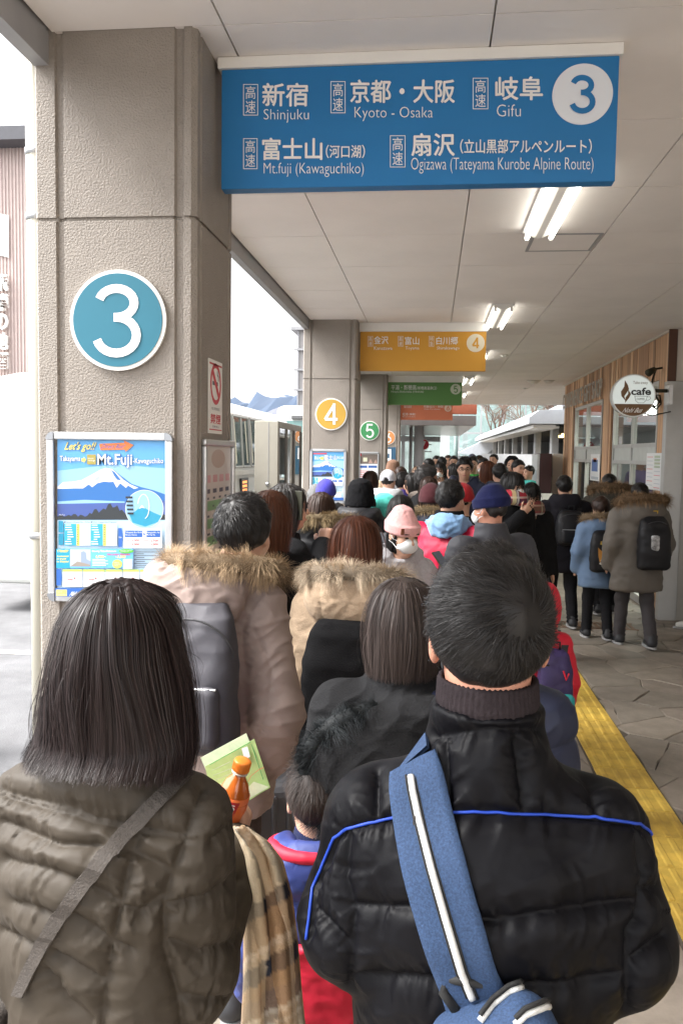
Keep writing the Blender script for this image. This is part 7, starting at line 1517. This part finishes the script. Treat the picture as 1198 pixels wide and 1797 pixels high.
person('black haired person in dark parka with brown fur hood beyond the blue parka', 1069, 832, 10.0, 0, wide=1.25, coat=dict(mat=wl('dark olive shell', (.06, .055, .045)), hem=.6, puff=.03, hood='fur', fur=m_furd, nf=1600, fl=.07, fr=.034, hoodsize=1.5, furoff=A3(0, -.01, .03)), hair=SH(n=600, vol=.02), stance=-.1, group='people walking by the cafe')
gp = person('man in grey green parka with tan fur hood and black backpack by the cafe', 1122, 847, 8.3, 10, wide=1.16, coat=dict(mat=nylon('grey green shell', (.13, .115, .10), .65), hem=.58, puff=.045, hood='fur', fur=m_furd, nf=2200, fl=.075, fr=.034, hoodsize=1.5, furoff=A3(0, -.01, .025), flare=.03), hair=SH(n=700, vol=.014), pants=m_trg, stance=.16, group='people walking by the cafe')
bp2, _q = backpack(gp, 'black backpack with yellow straps and patterned panel on the grey green parka', m_bkn, (.165, .1, .27), 1.10, .06, M('yellow strap', (.7, .45, .04), .5), 0)
MATS['yellow strap']
f = Fld((-.05, _q[2]-.12, .95), (.14, _q[2], 1.25), .02); f.u(rbox((.03, _q[2]-.085, 1.08), (.05, .02, .11), .02)); V, Q = f.mesh(1); mesh_np('patterned_panel', V, Q, M('black white pattern', (.35, .35, .36), .6, .95, 22), bp2)
# ---- far crowd
FG = 'far crowd beyond the queue'
def far(label, px, py, Y, face, mat, hair, **k): return person(label, px, py, Y, face, coat=dict(mat=mat, hem=k.pop('hem', .75), puff=k.pop('puff', .02), hood=k.pop('hood', None), collar=k.pop('collar', 0.)), hair=hair, group=FG, **k)
cm = lambda n, c: wool(n, c)
far('person in brown bonnet hat in front of the navy notice board', 689, 806, 12.5, 20, cm('camel coat', (.3, .22, .15)), None, hat=dict(style='bucket', mat=cm('brown felt', (.16, .09, .06))), cap=.035, female=True)
far('person in grey hood beside the brown bonnet hat', 703, 818, 11.5, -20, cm('mid grey coat', (.2, .2, .2)), SH(m_hbrn, n=150), hood='fur')
far('fair haired person in pink mask by the concrete column', 732, 818, 13, 150, cm('sand coat', (.4, .34, .28)), LH(hairm('fair hair', (.18, .11, .07)), .2, n=200), mask=M('pink mask', (.7, .4, .42), .8), female=True)
far('dark haired man in profile left of the far masked woman', 752, 804, 14, 60, m_bkm, SH(n=150))
far('man in black at the back between the far columns', 766, 799, 16, 170, m_bkm, SH(n=120)); far('dark haired person seen from behind at the far back', 775, 801, 15, 20, m_bkm, SH(n=120))
far('woman in white mask and silver jacket facing the queue', 772, 811, 11.5, 165, cm('silver jacket', (.42, .43, .45)), LH(m_hblk, .22, n=250), mask=m_mask, female=True)
far('person in camouflage green near the far columns', 786, 798, 17, 180, cm('camo green', (.12, .13, .07)), SH(m_hbrn, n=120)); far('man in dark mask at the far back', 796, 799, 16, 175, cm('dark olive', (.07, .07, .05)), SH(n=120), mask=M('black mask', (0, 0, 0)))
far('person in bright blue jacket left of the man in glasses', 796, 814, 12.5, 60, cm('cobalt shell', (.05, .09, .32)), LH(m_hgrey, .2, n=150), female=True)
far('tall young man in glasses and navy jacket facing the camera', 815, 803, 9.6, 178, m_navy, dict(style='short', mat=m_hblk, n=900, len=.05, vol=.018, lift=.3), glasses=True, hood='down')
far('person in green jacket behind the young man in glasses', 829, 800, 13, 175, cm('leaf green', (.06, .33, .07)), SH(n=120)); far('man in grey cap and violet jacket standing at the back', 828, 796, 18, 175, cm('violet shell', (.13, .11, .3)), SH(m_hgrey, n=100), hat=dict(style='cap', mat=cm('grey cap', (.12, .13, .18))), cap=.02)
far('white masked woman at the back beside the violet jacket', 841, 799, 17.5, 180, cm('tan coat', (.3, .25, .18)), LH(m_hbrn, .2, n=120), mask=m_mask, female=True)
far('masked man with short black hair beside the brown haired woman', 848, 803, 12.2, 170, m_bkm, SH(n=200), mask=m_mask)
far('woman with long auburn hair in pale beige coat', 856, 809, 10.4, -30, cm('pale beige coat', (.55, .47, .40)), LH(hairm('auburn hair', (.10, .035, .018)), .42, n=900, wend=.09), female=True)
far('person in lavender jacket by the low white wall', 866, 796, 17, 150, cm('lavender shell', (.22, .17, .34)), SH(n=120))
nb = far('person in navy jacket with dark rucksack seen from behind', 877, 813, 9.6, 15, m_navy, SH(n=500, vol=.014), hood='down'); backpack(nb, 'dark green rucksack on the navy jacket', nylon('dark green nylon', (.03, .04, .04)), (.13, .07, .2), 1.1, 0., m_bkn, 2)
far('person in black hood beside the father holding a toddler', 898, 801, 12.6, 170, m_bkm, None, hood='up')
fa = far('father in dark jacket holding a toddler in turquoise', 909, 806, 11.6, -150, m_bkm, SH(n=250), arms=('down', 'front'))
person('toddler in turquoise top carried in the father\'s arms', 928, 815, 11.5, 120, False, 1.6, coat=dict(mat=MATS['turquoise jersey'], hem=.8, puff=.03), hair=SH(n=150, vol=.01), group='children in the queue', legs=True)
td = [o for o in bpy.data.objects if o.get('label', '').startswith('toddler')][0]

tp = at(928, 815, 11.45); td.scale = (.5, .5, .5); td.location = (tp.x, 11.45, tp.z-.5*(1.475+.225*1.6)-.008)
# navy sleeve and patterned scarf of the person hidden ahead of the nearest man
hid = person('person in navy quilted jacket almost hidden ahead of the nearest man', 880, 1020, 1.95, 0, True, 1.0, wide=.62, coat=dict(mat=m_navy, hem=.75, puff=.03, quilt=.13, wr=.004), hair=LH(m_hblk, .2, n=600), arms=(((.12, -.03, 1.07), (.13, .05, .85)), ((.125, -.03, 1.07), (.13, .05, .85))))

person('person in white trainers stepping in at the right edge', 1266, 832, 9.4, 90, coat=dict(mat=m_navy, hem=.75, puff=.02), hair=SH(n=200), shoe=m_shw, stance=.3, group='people walking by the cafe')
